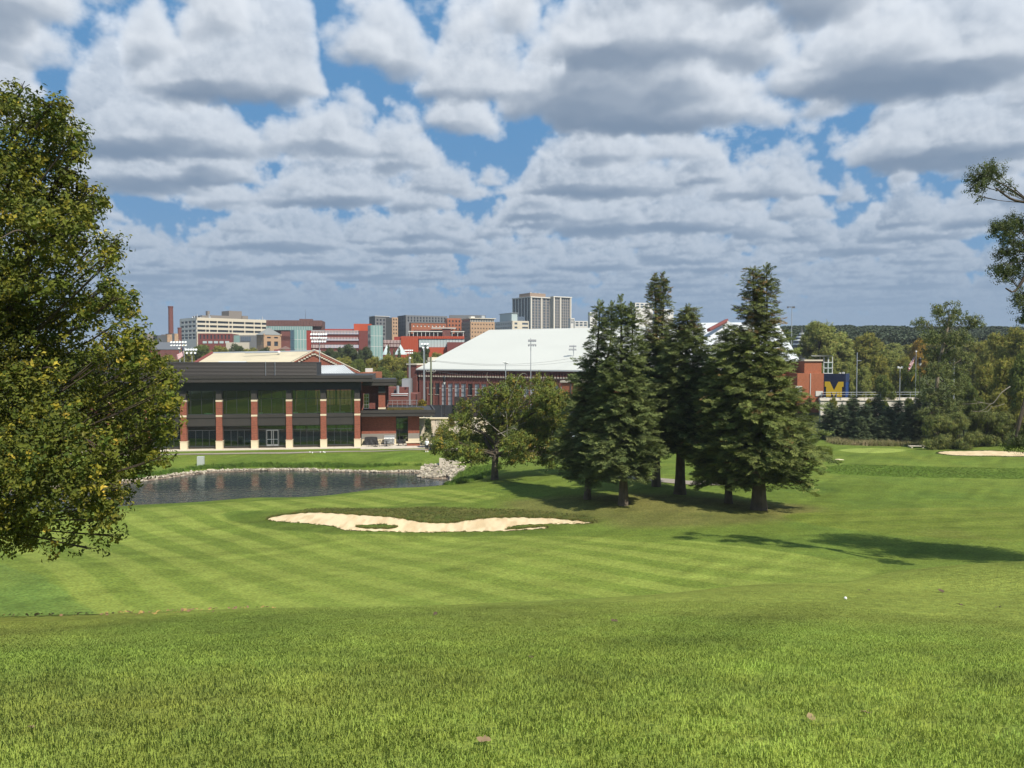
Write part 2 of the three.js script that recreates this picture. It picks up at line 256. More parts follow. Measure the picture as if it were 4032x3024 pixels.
// ------------------------------------------------------------------ turf: which grass grows and how it is mown, laid out on the ground in metres
const zone = (p, smooth = true) => { const q = smooth ? smoothPoly(p, 4) : p; return { p: q, box: boxOf(q, 3) }; };
const inZone = (z, x, y) => (x < z.box[0] || x > z.box[1] || y < z.box[2] || y > z.box[3]) ? 9 : polyDist(z.p, x, y);
const F = 17;                                                              // start beyond the near brow
const Z = {
  fairway: zone(outline([[-900, 2130], [200, 2030], [530, 2004], [1000, 1974], [1400, 1944], [1700, 1927], [1880, 1930], [1965, 1945], [1955, 1960], [1850, 1978], [1500, 1996], [1200, 2007], [930, 2010], [868, 2024], [900, 2050], [1050, 2080], [1300, 2106], [1700, 2113], [2300, 2112], [2700, 2128], [3000, 2160], [3300, 2214], [3420, 2236]], F)
    .concat([[14, -27], [8, -22], [-6, -19], [-14, -19], [-30, -22]]), false),
  leftRough: zone([...outline([[-1200, 2170], [0, 2212], [200, 2300], [390, 2408]], F), [-12, -22], [-30, -18]], false),
  nearFairway: zone([...outline([[3440, 2262], [4032, 2240]], 16), [34, -30], [38, -20], ...outline([[5200, 2420], [4032, 2470], [3400, 2446], [2700, 2428], [2150, 2396]], 2.2), [3.0, -16.5], [8, -20], [14, -27]], false),
  rightFairway: zone(outline([[3080, 2030], [3300, 2010], [4100, 1992], [5200, 1990], [5200, 2150], [4032, 2135], [3600, 2110], [3250, 2075]], F)),
  dry: zone(outline([[1980, 1975], [2300, 1950], [3000, 1975], [3230, 2000], [3000, 2060], [2500, 2080], [2350, 2050], [2050, 2020]], F)),
  mound: zone(outline([[1180, 2008], [1400, 2000], [1700, 1996], [2050, 2006], [2330, 2035], [2360, 2060], [2000, 2048], [1800, 2062], [1650, 2060], [1450, 2032], [1250, 2020]], F)),
  collar: zone(outline([[900, 2024], [1000, 2012], [1200, 2014], [2300, 2050], [2330, 2075], [2050, 2100], [1600, 2108], [1300, 2098], [1000, 2070]], F)),
  rightRough: zone(outline([[3230, 1860], [3300, 1832], [3700, 1838], [4100, 1842], [5000, 1845], [5000, 1890], [4100, 1884], [3600, 1880]], F)),
  farGreen: zone(outline([[3310, 1774], [3380, 1765], [3500, 1766], [3570, 1772], [3480, 1784], [3380, 1783]], F)),
  fescue: zone(outline([[3280, 1725], [3400, 1716], [3600, 1722], [3650, 1742], [3600, 1757], [3420, 1755], [3290, 1748]], F)),
  bank: zone([...outline([[300, 1880], [560, 1868], [800, 1836], [1000, 1826], [1300, 1826], [1640, 1832]], F), ...[[1660, 1852], [1300, 1850], [1000, 1848], [800, 1856], [560, 1889], [300, 1915]].map(([a, b]) => onLevel(a, b, WATER))], false),
  bankRight: zone(outline([[1790, 1880], [1830, 1850], [1900, 1838], [1960, 1832], [1930, 1870], [1860, 1895], [1770, 1910]], F)),
  clubLawn: zone(outline([[1240, 1790], [1500, 1783], [1700, 1790], [1690, 1812], [1400, 1820], [1260, 1806]], F)),
};
const mixc = (a, b, t) => { a[0] += (b[0] - a[0]) * t; a[1] += (b[1] - a[1]) * t; a[2] += (b[2] - a[2]) * t; };
const STR = [0.66, 0.75], PER = 2.7;
function turf(x, z) {                                                      // base colour (linear) of the turf at a place
  const r = Math.hypot(x, z), wx = x + 0.35 * noise2(x / 2.2, z / 2.2, 71), wz = z + 0.35 * noise2(x / 2.2, z / 2.2, 81);
  const n1 = fbm2(x / 3.4, z / 3.4, 3, 11), n2 = fbm2(x / 11, z / 11, 3, 21), n3 = noise2(x / 0.5, z / 0.5, 9);
  const c = [0.165, 0.232, 0.040];
  mixc(c, [0.185, 0.222, 0.045], clamp(0.32 + 1.1 * n1)); mixc(c, [0.095, 0.160, 0.026], clamp(0.2 - 1.6 * n2) * 0.65);
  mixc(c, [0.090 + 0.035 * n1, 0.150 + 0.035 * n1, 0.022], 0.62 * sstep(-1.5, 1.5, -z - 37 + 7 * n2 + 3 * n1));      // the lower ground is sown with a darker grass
  const e = (d, w = 0.25) => 1 - sstep(-w, w, d);
  let k;
  if (r < 24 && (k = e(inZone(Z.nearFairway, wx, wz), 0.35)) > 0) { const l = [0.205, 0.262, 0.048]; mixc(l, [0.135, 0.190, 0.032], clamp(0.3 + 1.2 * n1) * 0.8); mixc(c, l, k); }
  if (r > 16) {
    if ((k = e(inZone(Z.nearFairway, wx, wz))) > 0 && r >= 24) { const l = [0.205, 0.262, 0.048]; mixc(l, [0.135, 0.190, 0.032], clamp(0.3 + 1.2 * n1) * 0.6); mixc(c, l, k); }
    if ((k = e(inZone(Z.dry, wx, wz), 1.5)) > 0) { const l = [0.150, 0.160, 0.045]; mixc(l, [0.090, 0.115, 0.026], clamp(0.4 + n1)); mixc(c, l, k); }
    if ((k = e(inZone(Z.collar, wx, wz), 0.8)) > 0) { const l = [0.080, 0.130, 0.020]; mixc(l, [0.120, 0.165, 0.030], clamp(0.3 + n1)); mixc(c, l, k); }
    if ((k = e(inZone(Z.fairway, wx, wz), 0.3)) > 0) {
      const s = (x * STR[1] - z * STR[0]) / PER + 0.06 * noise2(x / 6, z / 6, 5), t = Math.abs(((s % 1) + 1) % 1 - 0.5) * 4 - 1, b = clamp(t * 6 + n3 * 0.9, -1, 1) * 0.5 + 0.5;
      const mow = (0.62 + 0.3 * noise2(x / 9, z / 9, 8)) * (1 - 0.5 * sstep(4, 16, x)), l = [0.195, 0.262, 0.048]; mixc(l, [0.112, 0.178, 0.026], (1 - b) * mow); mixc(l, [0.15, 0.20, 0.035], clamp(0.1 + n1) * 0.4); mixc(c, l, k);
    }
    if ((k = e(inZone(Z.leftRough, wx, wz), 0.2)) > 0) { const l = [0.110, 0.185, 0.036]; mixc(l, [0.14, 0.21, 0.04], clamp(0.3 + n1)); mixc(c, l, k); }
    if ((k = e(inZone(Z.rightFairway, wx, wz), 0.5)) > 0) { const s = (x * 0.2 + z) / 3.4, t = Math.sin(s * 6.283) > 0 ? 1 : 0, l = [0.135, 0.188, 0.030]; mixc(l, [0.100, 0.150, 0.022], t * 0.6); mixc(l, [0.15, 0.165, 0.04], clamp(n1) * 0.8); mixc(c, l, k); }
    if ((k = e(inZone(Z.mound, wx, wz), 0.6)) > 0) { const l = [0.105, 0.115, 0.030]; mixc(l, [0.060, 0.085, 0.018], clamp(0.4 + 1.5 * n3 * 0.6 + n1)); mixc(c, l, k); }
    if ((k = e(inZone(Z.rightRough, wx, wz), 0.5)) > 0) { const l = [0.082, 0.150, 0.018]; mixc(l, [0.11, 0.17, 0.028], clamp(0.3 + n1)); mixc(c, l, k); }
    if ((k = e(inZone(Z.farGreen, wx, wz), 0.3)) > 0) mixc(c, [0.23, 0.31, 0.065], k);
    if ((k = e(inZone(Z.fescue, wx, wz), 1)) > 0) { const l = [0.17, 0.16, 0.075]; mixc(l, [0.09, 0.11, 0.03], clamp(0.5 + 1.2 * n1)); mixc(c, l, k); }
    if ((k = e(inZone(Z.clubLawn, wx, wz), 0.6)) > 0) { const l = [0.130, 0.200, 0.032]; mixc(l, [0.085, 0.15, 0.022], clamp(0.3 + n1)); mixc(c, l, k); }
    if ((k = e(inZone(Z.bank, wx, wz), 0.4)) > 0) mixc(c, [0.065, 0.135, 0.014], k);
    if ((k = e(inZone(Z.bankRight, wx, wz), 0.6)) > 0) mixc(c, [0.08, 0.15, 0.018], k);
    if (z < pondBox[3] && z > pondBox[2] && x < pondBox[1] && x > pondBox[0] && (k = polyDist(POND, x, z)) < 1.2) mixc(c, [0.20, 0.17, 0.12], 1 - sstep(0.4, 1.2, k));
  }
  const st = 1 + 0.18 * noise2((x * 0.8 + z * 0.6) / 0.8, (x * 0.6 - z * 0.8) / 5, 15) + 0.14 * noise2(x / 1.5, z / 0.8, 19) + 0.10 * noise2(x / 0.5, z / 0.35, 29) + 0.14 * n2; c[0] *= st; c[1] *= st * 0.985; c[2] *= st;
  if (z < -124) mixc(c, [0.05, 0.065, 0.02], sstep(-124, -130, z));
  c[0] *= 1.02; c[1] *= 0.95; c[2] *= 1.0;
  return c;
}
const toS = (v) => 255 * (v <= 0.0031308 ? v * 12.92 : 1.055 * Math.pow(v, 1 / 2.4) - 0.055);
const TX = 75, TZ0 = -132, TZ1 = 6;
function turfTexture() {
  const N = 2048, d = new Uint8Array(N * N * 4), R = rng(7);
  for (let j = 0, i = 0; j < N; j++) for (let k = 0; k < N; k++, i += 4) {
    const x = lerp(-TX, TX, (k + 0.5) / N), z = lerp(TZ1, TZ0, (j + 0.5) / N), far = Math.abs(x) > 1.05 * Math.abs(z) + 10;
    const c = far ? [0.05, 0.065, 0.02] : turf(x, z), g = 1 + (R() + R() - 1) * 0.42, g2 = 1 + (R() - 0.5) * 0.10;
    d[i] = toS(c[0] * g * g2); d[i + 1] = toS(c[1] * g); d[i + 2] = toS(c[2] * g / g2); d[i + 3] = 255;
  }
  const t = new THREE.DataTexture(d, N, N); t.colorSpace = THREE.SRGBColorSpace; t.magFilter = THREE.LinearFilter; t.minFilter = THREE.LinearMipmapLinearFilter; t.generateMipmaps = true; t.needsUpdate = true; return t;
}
function grainTexture(N, seed, f) { const d = new Uint8Array(N * N * 4), R = rng(seed); for (let j = 0, i = 0; j < N; j++) for (let k = 0; k < N; k++, i += 4) { const v = clamp(f(k / N, j / N, R)) * 255; d[i] = d[i + 1] = d[i + 2] = v; d[i + 3] = 255; } const t = new THREE.DataTexture(d, N, N); t.wrapS = t.wrapT = THREE.RepeatWrapping; t.magFilter = THREE.LinearFilter; t.needsUpdate = true; return t; }
const bladeBump = grainTexture(512, 3, (u, v, R) => 0.55 * R() + 0.45 * vnoise3(u * 64, v * 64, 0.5, 64));
bladeBump.repeat.set(150 / 9, 138 / 9);
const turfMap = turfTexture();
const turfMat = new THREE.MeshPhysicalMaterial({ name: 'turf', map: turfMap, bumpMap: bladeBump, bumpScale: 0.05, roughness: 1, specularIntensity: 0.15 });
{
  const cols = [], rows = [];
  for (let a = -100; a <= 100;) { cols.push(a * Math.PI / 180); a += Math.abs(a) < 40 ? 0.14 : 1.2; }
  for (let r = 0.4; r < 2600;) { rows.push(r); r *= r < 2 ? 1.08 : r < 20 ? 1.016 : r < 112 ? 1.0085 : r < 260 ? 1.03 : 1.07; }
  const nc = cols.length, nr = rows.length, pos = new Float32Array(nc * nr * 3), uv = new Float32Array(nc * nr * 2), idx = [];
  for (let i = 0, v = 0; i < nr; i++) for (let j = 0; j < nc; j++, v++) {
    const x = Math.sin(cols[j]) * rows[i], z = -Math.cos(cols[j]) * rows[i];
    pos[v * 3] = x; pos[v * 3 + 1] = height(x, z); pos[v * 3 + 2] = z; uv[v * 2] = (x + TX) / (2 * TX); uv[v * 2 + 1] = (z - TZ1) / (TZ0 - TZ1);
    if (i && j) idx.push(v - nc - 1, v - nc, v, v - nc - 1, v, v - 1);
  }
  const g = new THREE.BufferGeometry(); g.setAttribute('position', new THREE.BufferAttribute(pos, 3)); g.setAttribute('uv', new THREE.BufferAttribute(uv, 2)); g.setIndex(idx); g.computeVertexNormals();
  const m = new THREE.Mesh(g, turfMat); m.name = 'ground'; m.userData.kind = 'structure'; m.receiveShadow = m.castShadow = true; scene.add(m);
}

// ------------------------------------------------------------------ pond
{
  const sh = new THREE.Shape(POND.map(([x, z]) => new THREE.Vector2(x, -z))), g = new THREE.ShapeGeometry(sh); g.rotateX(-Math.PI / 2); g.translate(0, WATER, 0);
  const [x0, x1, z0, z1] = pondBox, uv = g.attributes.uv, p = g.attributes.position; for (let i = 0; i < p.count; i++) uv.setXY(i, (p.getX(i) - x0) / (x1 - x0), (p.getZ(i) - z0) / (z1 - z0));
  const NX = 2048, NY = 1024, d = new Uint8Array(NX * NY * 4);
  for (let j = 0, i = 0; j < NY; j++) for (let k = 0; k < NX; k++, i += 4) {
    const x = lerp(x0, x1, k / NX), z = lerp(z0, z1, j / NY), wind = 0.16 + 0.84 * sstep(-88, -81, z + 1.6 * noise2(x / 6, z / 6, 3) + 0.08 * x);
    const h = 0.5 * noise2(x / 0.34 + z * 0.3, z / 0.16, 1) + 0.35 * noise2(x / 0.8, z / 0.4, 2) + 0.25 * noise2(x / 0.17, z / 0.09, 4);
    d[i] = d[i + 1] = d[i + 2] = 255 * clamp(0.5 + 0.45 * h * wind); d[i + 3] = 255;
  }
  const t = new THREE.DataTexture(d, NX, NY); t.magFilter = THREE.LinearFilter; t.needsUpdate = true;
  setting('pond', g, new THREE.MeshPhysicalMaterial({ name: 'pond water', color: rgbc(0.024, 0.034, 0.034), roughness: 0.10, ior: 1.33, bumpMap: t, bumpScale: 0.22 }));
}

// ------------------------------------------------------------------ bunkers
const sandMap = colorTexture(512, 5, (u, v, R) => {
  const n = 0.6 * vnoise3(u * 9, v * 3, 0.5, 9) + 0.4 * vnoise3(u * 32, v * 8, 3.5, 32), k = clamp((n - 0.40) * 4.5), g = 1 + (R() - 0.5) * 0.12, c = [0.64, 0.515, 0.315];
  mixc(c, [0.48, 0.345, 0.185], k * 0.65); return c.map((x) => x * g);
});
const sandBump = grainTexture(512, 8, (u, v, R) => 0.5 * vnoise3(u * 40, v * 40, 0.5, 40) + 0.3 * vnoise3(u * 110, v * 110, 2.5, 110) + 0.2 * R());
const sandMat = new THREE.MeshStandardMaterial({ name: 'sand', map: sandMap, bumpMap: sandBump, bumpScale: 0.03, roughness: 1 });
function bunker(name, list, holes, from, step = 0.11) {
  const p = smoothPoly(outline(list, from), 6), hs = holes.map((h) => smoothPoly(outline(h, from), 6)), [x0, x1, z0, z1] = boxOf(p, 0.1), pos = [], uv = [], idx = [], nx = Math.ceil((x1 - x0) / step), nz = Math.ceil((z1 - z0) / step), id = new Int32Array((nx + 1) * (nz + 1)).fill(-1);
  for (let j = 0; j <= nz; j++) for (let i = 0; i <= nx; i++) {
    const x = x0 + i * step, z = z0 + j * step, rag = 0.09 * noise2(x / 0.35, z / 0.35, 9), d = polyDist(p, x, z) + rag; let q = 9; for (const h of hs) q = Math.min(q, polyDist(h, x, z) + rag);
    if (d > 0 || q < 0) continue;
    id[j * (nx + 1) + i] = pos.length / 3;
    const edge = Math.min(-d, q), rill = Math.sin(x * 7 + 3 * noise2(x, z, 4)) * 0.018 * (1 - sstep(0.3, 2.2, edge));
    pos.push(x, height(x, z) + 0.025 + 0.05 * sstep(0, 0.6, edge) + rill + 0.02 * noise2(x / 0.8, z / 0.8, 6), z); uv.push(x / 7, z / 7);
  }
  for (let j = 1; j <= nz; j++) for (let i = 1; i <= nx; i++) {
    const a = id[(j - 1) * (nx + 1) + i - 1], b = id[(j - 1) * (nx + 1) + i], c = id[j * (nx + 1) + i], e = id[j * (nx + 1) + i - 1], k = (a >= 0) + (b >= 0) + (c >= 0) + (e >= 0);
    if (k === 4) idx.push(a, e, c, a, c, b); else if (k === 3) { if (a < 0) idx.push(b, e, c); else if (b < 0) idx.push(a, e, c); else if (c < 0) idx.push(a, e, b); else idx.push(a, c, b); }
  }
  const g = new THREE.BufferGeometry(); g.setAttribute('position', new THREE.Float32BufferAttribute(pos, 3)); g.setAttribute('uv', new THREE.Float32BufferAttribute(uv, 2)); g.setIndex(idx); g.computeVertexNormals();
  setting(name, g, sandMat); return [p, ...hs];
}
const rims = bunker('sand_bunker', [[1052, 2045], [1110, 2030], [1201, 2021], [1309, 2022], [1425, 2030], [1540, 2037], [1594, 2045], [1662, 2057], [1763, 2061], [1831, 2052], [1933, 2040], [2068, 2039], [2204, 2045], [2333, 2060], [2250, 2064], [2150, 2064], [2060, 2068], [2012, 2076], [1996, 2087], [2060, 2082], [2150, 2076], [2150, 2081], [2070, 2087], [1990, 2092], [1750, 2096], [1560, 2095], [1365, 2089], [1310, 2074], [1200, 2062], [1110, 2056]],
  [[[1405, 2073], [1450, 2067], [1540, 2068], [1562, 2075], [1545, 2082], [1480, 2083], [1415, 2080]]], F);
const rims2 = bunker('sand_bunker', [[3690, 1786], [3720, 1778], [3800, 1777], [3900, 1776], [3960, 1778], [4040, 1782], [4200, 1784], [4220, 1796], [4040, 1799], [3900, 1797], [3800, 1796], [3740, 1793]], [], F, 0.16);

// ------------------------------------------------------------------ grass blades
function tuft(n, rad, h, w, lean, seed, bend = 0.5) {                      // a patch of single blades, two triangles wide at the foot and one at the tip
  const R = rng(seed), pos = [], nor = [], idx = [];
  for (let i = 0; i < n; i++) {
    const a = R() * 6.283, q = Math.sqrt(R()) * rad, x = Math.cos(a) * q, z = Math.sin(a) * q, t = R() * 6.283, hh = h * (0.55 + 0.6 * R()), l = lean * hh * (0.3 + R()), ta = R() * 6.283, ww = w * (0.7 + 0.6 * R()) / 2, cx = Math.cos(t) * ww, cz = Math.sin(t) * ww, v = pos.length / 3;
    const mx = Math.cos(ta) * l * bend * 0.5, mz = Math.sin(ta) * l * bend * 0.5, ex = Math.cos(ta) * l, ez = Math.sin(ta) * l;
    pos.push(x - cx, -0.01, z - cz, x + cx, -0.01, z + cz, x + mx + cx * 0.8, hh * 0.6, z + mz + cz * 0.8, x + mx - cx * 0.8, hh * 0.6, z + mz - cz * 0.8, x + ex, hh, z + ez);
    for (let k = 0; k < 5; k++) { const s = 0.3; nor.push(-Math.sin(t) * s, 0.83, Math.cos(t) * s); }
    idx.push(v, v + 1, v + 2, v, v + 2, v + 3, v + 3, v + 2, v + 4);
  }
  const g = new THREE.BufferGeometry(); g.setAttribute('position', new THREE.Float32BufferAttribute(pos, 3)); g.setAttribute('normal', new THREE.Float32BufferAttribute(nor, 3)); g.setIndex(idx); return g;
}
const bladeMat = new THREE.MeshPhysicalMaterial({ name: 'grass blade', color: rgbc(1, 1, 1), roughness: 0.9, specularIntensity: 0.25, transmission: 0.4, clearcoat: 0.05, clearcoatRoughness: 0.45 });
function scatter(name, geo, material, spots, parent = scene, kind = 'stuff') {   // spots: [x, y, z, turn, scale, r, g, b, up?]
  const m = new THREE.InstancedMesh(geo, material, spots.length), q = new THREE.Quaternion(), e = new THREE.Euler(), M = new THREE.Matrix4(), c = new THREE.Color();
  spots.forEach((s, i) => { e.set(s[8] ?? 0, s[3], s[9] ?? 0, 'YXZ'); q.setFromEuler(e); M.compose(V(s[0], s[1], s[2]), q, Array.isArray(s[4]) ? V(...s[4]) : V(s[4], s[4], s[4])); m.setMatrixAt(i, M); m.setColorAt(i, c.setRGB(s[5], s[6], s[7])); });
  m.name = parent === scene ? numbered(name) : name; if (kind) m.userData.kind = kind; m.castShadow = m.receiveShadow = true; parent.add(m); return m;
}
{
  const R = rng(91), groups = [[], [], [], []];
  for (let r = 2.3; r < 12.5; r *= 1.0 + 0.17 / Math.max(r, 5.2)) {
    const pitch = r < 6 ? 0.15 : r < 12 ? 0.17 : 0.21;
    for (let a = -0.74; a < 0.74; a += pitch / r) {
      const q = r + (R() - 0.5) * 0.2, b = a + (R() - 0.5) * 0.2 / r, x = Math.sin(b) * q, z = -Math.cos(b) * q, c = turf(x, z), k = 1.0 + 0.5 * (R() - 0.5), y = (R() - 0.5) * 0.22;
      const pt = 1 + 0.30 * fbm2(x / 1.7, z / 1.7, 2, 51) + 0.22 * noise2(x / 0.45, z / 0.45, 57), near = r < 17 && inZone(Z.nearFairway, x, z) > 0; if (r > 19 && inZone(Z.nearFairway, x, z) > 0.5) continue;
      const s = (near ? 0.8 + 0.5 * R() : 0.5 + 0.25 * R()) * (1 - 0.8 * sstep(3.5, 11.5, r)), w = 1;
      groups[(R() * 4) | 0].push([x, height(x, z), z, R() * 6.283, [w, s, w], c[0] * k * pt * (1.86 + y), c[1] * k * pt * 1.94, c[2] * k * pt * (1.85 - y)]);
    }
  }
  groups.forEach((spots, i) => tag(scatter('lawn_grass', tuft(420, 0.17, 0.0135, 0.0032, 1.7, 100 + i), bladeMat, spots), 'short green lawn grass covering the slope in the foreground', 'grass', 'lawn grass in the foreground', 'stuff'));
}
// longer grass: bunker lips, banks, rough
const longTuft = [0, 1].map((i) => tuft(60, 0.26, 0.26, 0.016, 0.7, 210 + i));
{
  const R = rng(17), lip = [], bank = [], fes = [];
  const along = (p, step, f) => { for (let i = 0; i < p.length; i++) { const [ax, az] = p[i], [bx_, bz] = p[(i + 1) % p.length], n = Math.ceil(Math.hypot(bx_ - ax, bz - az) / step); for (let k = 0; k < n; k++) f(lerp(ax, bx_, k / n), lerp(az, bz, k / n), Math.hypot(bx_ - ax, bz - az)); } };
  for (const p of rims) along(p, 0.10, (x, z) => { const back = polyDist(p, x, z - 0.3) > 0.05, b = p === rims[0] ? back : !back; if (!b && R() < 0.8) return; lip.push([x + (R() - 0.5) * 0.1, height(x, z) + 0.01, z + (R() - 0.5) * 0.1, R() * 6.28, [0.42, (b ? 0.6 : 0.25) + 0.35 * R(), 0.42], 0.14 + 0.07 * R(), 0.16 + 0.06 * R(), 0.045]); });
  for (const p of rims2) along(p, 0.16, (x, z) => lip.push([x, height(x, z) + 0.01, z, R() * 6.28, [0.5, 0.4 + 0.2 * R(), 0.5], 0.09, 0.125, 0.03]));
  tag(scatter('bunker_lip_grass', longTuft[0], bladeMat, lip), 'ragged grass growing along the rims of the sand bunkers', 'grass', null, 'stuff');
  const fill = (zn, n, f) => { const [x0, x1, z0, z1] = zn.box; for (let i = 0; i < n; i++) { const x = lerp(x0, x1, R()), z = lerp(z0, z1, R()); if (inZone(zn, x, z) < 0) f(x, z); } };
  const green = (s, r, g, b) => (x, z) => { const k = 0.75 + 0.5 * R(); bank.push([x, height(x, z), z, R() * 6.28, s * (0.7 + 0.6 * R()), r * k * (0.9 + 0.2 * R()), g * k, b * k]); };
  fill(Z.bank, 9000, green(1.3, 0.13, 0.23, 0.026)); fill(Z.bankRight, 2500, green(1.1, 0.15, 0.25, 0.03)); fill(Z.rightRough, 16000, green(0.25, 0.135, 0.215, 0.028)); fill(Z.mound, 7000, green(0.28, 0.17, 0.185, 0.045));
  tag(scatter('bank_grass', longTuft[1], bladeMat, bank), 'long green grass on the pond banks and in the rough', 'grass', null, 'stuff');
  fill(Z.fescue, 2600, (x, z) => { const k = 0.7 + 0.5 * R(), o = R(); fes.push([x, height(x, z), z, R() * 6.28, 1.6 + 1.6 * R(), lerp(0.17, 0.36, o) * k, lerp(0.20, 0.29, o) * k, lerp(0.05, 0.16, o) * k]); });
  tag(scatter('fescue_grass', longTuft[0], bladeMat, fes), 'tall tan and grey-pink dry grass in front of the dark pines', 'grass', null, 'stuff');
}

// ------------------------------------------------------------------ stones along the pond, walls and paths
const stoneGeos = [0, 1, 2, 3, 4].map((i) => { const g = new THREE.IcosahedronGeometry(1, 1), p = g.attributes.position, R = 40 + i; for (let k = 0; k < p.count; k++) { const v = V(p.getX(k), p.getY(k), p.getZ(k)), n = 0.78 + 0.5 * vnoise3(v.x * 1.3 + R, v.y * 1.3 + 9, v.z * 1.3 + 4, 999); p.setXYZ(k, v.x * n, v.y * n * 0.72, v.z * n * 0.85); } g.computeVertexNormals(); return g; });
const stoneMats = [[0.37, 0.325, 0.25], [0.27, 0.235, 0.18], [0.45, 0.40, 0.31], [0.19, 0.165, 0.125]].map((c) => mat(...c, 0.95));
{
  const R = rng(303), spots = [];
  const cand = [];
  for (let i = 0; i < POND.length; i++) { const [ax, az] = POND[i], [bx_, bz] = POND[(i + 1) % POND.length], L = Math.hypot(bx_ - ax, bz - az); for (let s = 0; s < L; s += 0.14) { const x = lerp(ax, bx_, s / L), z = lerp(az, bz, s / L); if (z < -81.5 || (x > -10 && z < -79)) cand.push([x, z]); } }
  for (const [cx, cz] of cand) for (let k = 0; k < 3; k++) {
    const x = cx + (R() - 0.5) * 1.3, z = cz - 0.1 - R() * (0.45 + 0.5 * noise2(cx / 4, cz / 4, 3)); if (polyDist(POND, x, z) < -0.1) continue;
    spots.push([x, z, 0.07 + 0.13 * R() * R() + 0.04 * R()]);
  }
  const heap = outline([[1650, 1850], [1665, 1832], [1700, 1828], [1760, 1832], [1830, 1836], [1850, 1842], [1800, 1870], [1775, 1900], [1760, 1902], [1765, 1884], [1690, 1880], [1650, 1872]], F), hb = boxOf(heap);
  for (let i = 0; i < 1500; i++) { const x = lerp(hb[0], hb[1], R()), z = lerp(hb[2], hb[3], R()); if (polyDist(heap, x, z) < 0 && polyDist(POND, x, z) > -0.2) { const up = sstep(-86, -90, z); spots.push([x, z, lerp(0.07, 0.09 + 0.15 * R() * R(), up) + 0.03 * R()]); } }
  spots.sort((a, b) => b[2] / -b[1] - a[2] / -a[1]);
  const shore = new THREE.Group(); shore.name = 'stone_shore'; shore.userData.kind = 'structure'; scene.add(shore);
  const rest = [];
  spots.forEach(([x, z, s], i) => {
    const y = height(x, z) + s * 0.25;
    if (i < 290) { const m = part(i ? 'stone_' + String(i).padStart(3, '0') : 'stone', stoneGeos[(R() * 5) | 0], stoneMats[(R() * 4) | 0], shore); m.position.set(x, y, z); m.rotation.set(R() * 0.7, R() * 6.28, R() * 0.7); m.scale.set(s * (0.9 + 0.5 * R()), s, s); }
    else { const c = stoneMats[(R() * 4) | 0].color; rest.push([x, y, z, R() * 6.28, s, c.r, c.g, c.b, R() * 0.6, R() * 0.6]); }
  });
  scatter('small_stones', stoneGeos[1], mat(1, 1, 1, 0.95), rest, shore);
}
function strip(name, list, width, material, lift, from = F) {              // a path laid on the ground
  const pts = new THREE.CatmullRomCurve3(list.map(([a, b]) => ground(a, b, from))).getPoints(90), pos = [], uv = [], idx = []; let s = 0;
  pts.forEach((p, i) => {
    const t = (pts[Math.min(i + 1, 90)].clone().sub(pts[Math.max(i - 1, 0)])).setY(0).normalize(), w = (typeof width === 'function' ? width(i / 90) : width) / 2; if (i) s += p.distanceTo(pts[i - 1]);
    for (const k of [-1, -0.33, 0.33, 1]) { const x = p.x - t.z * w * k, z = p.z + t.x * w * k; pos.push(x, height(x, z) + lift, z); uv.push(k * w, s); }
    if (i) for (let k = 0; k < 3; k++) { const v = i * 4 + k; idx.push(v - 4, v - 3, v + 1, v - 4, v + 1, v); }
  });
  const g = new THREE.BufferGeometry(); g.setAttribute('position', new THREE.Float32BufferAttribute(pos, 3)); g.setAttribute('uv', new THREE.Float32BufferAttribute(uv, 2)); g.setIndex(idx); g.computeVertexNormals();
  if (g.attributes.normal.getY(0) < 0) { const ix = g.index.array; for (let i = 0; i < ix.length; i += 3) [ix[i], ix[i + 1]] = [ix[i + 1], ix[i]]; g.computeVertexNormals(); }
  return setting(name, g, material);
}
const concreteMap = colorTexture(256, 21, (u, v, R) => { const n = 0.86 + 0.2 * vnoise3(u * 8, v * 8, 0.5, 8) + 0.10 * (R() - 0.5); return [0.56 * n, 0.50 * n, 0.41 * n]; }, [0.3, 0.3]);
const concreteMat = new THREE.MeshStandardMaterial({ name: 'concrete', map: concreteMap, roughness: 0.9 });
const pathMat = new THREE.MeshStandardMaterial({ name: 'path', map: colorTexture(256, 22, (u, v, R) => { const n = 0.85 + 0.25 * vnoise3(u * 10, v * 10, 0.5, 10) + 0.14 * (R() - 0.5); return [0.27 * n, 0.235 * n, 0.19 * n]; }, [0.4, 0.4]), roughness: 0.95 });
strip('cart_path', [[150, 1800], [560, 1792], [800, 1788], [1000, 1785], [1200, 1782], [1400, 1778], [1560, 1774], [1700, 1770], [1800, 1771]], (t) => 0.9 + 2.1 * sstep(0.75, 0.95, t), pathMat, 0.045);
strip('garden_path', [[2430, 1872], [2540, 1886], [2620, 1893], [2690, 1900], [2760, 1903], [2900, 1900]], 2.6, pathMat, 0.04);
strip('garden_path', [[1960, 1800], [2020, 1788], [2065, 1772], [2075, 1758], [2040, 1748]], 3.2, pathMat, 0.04);

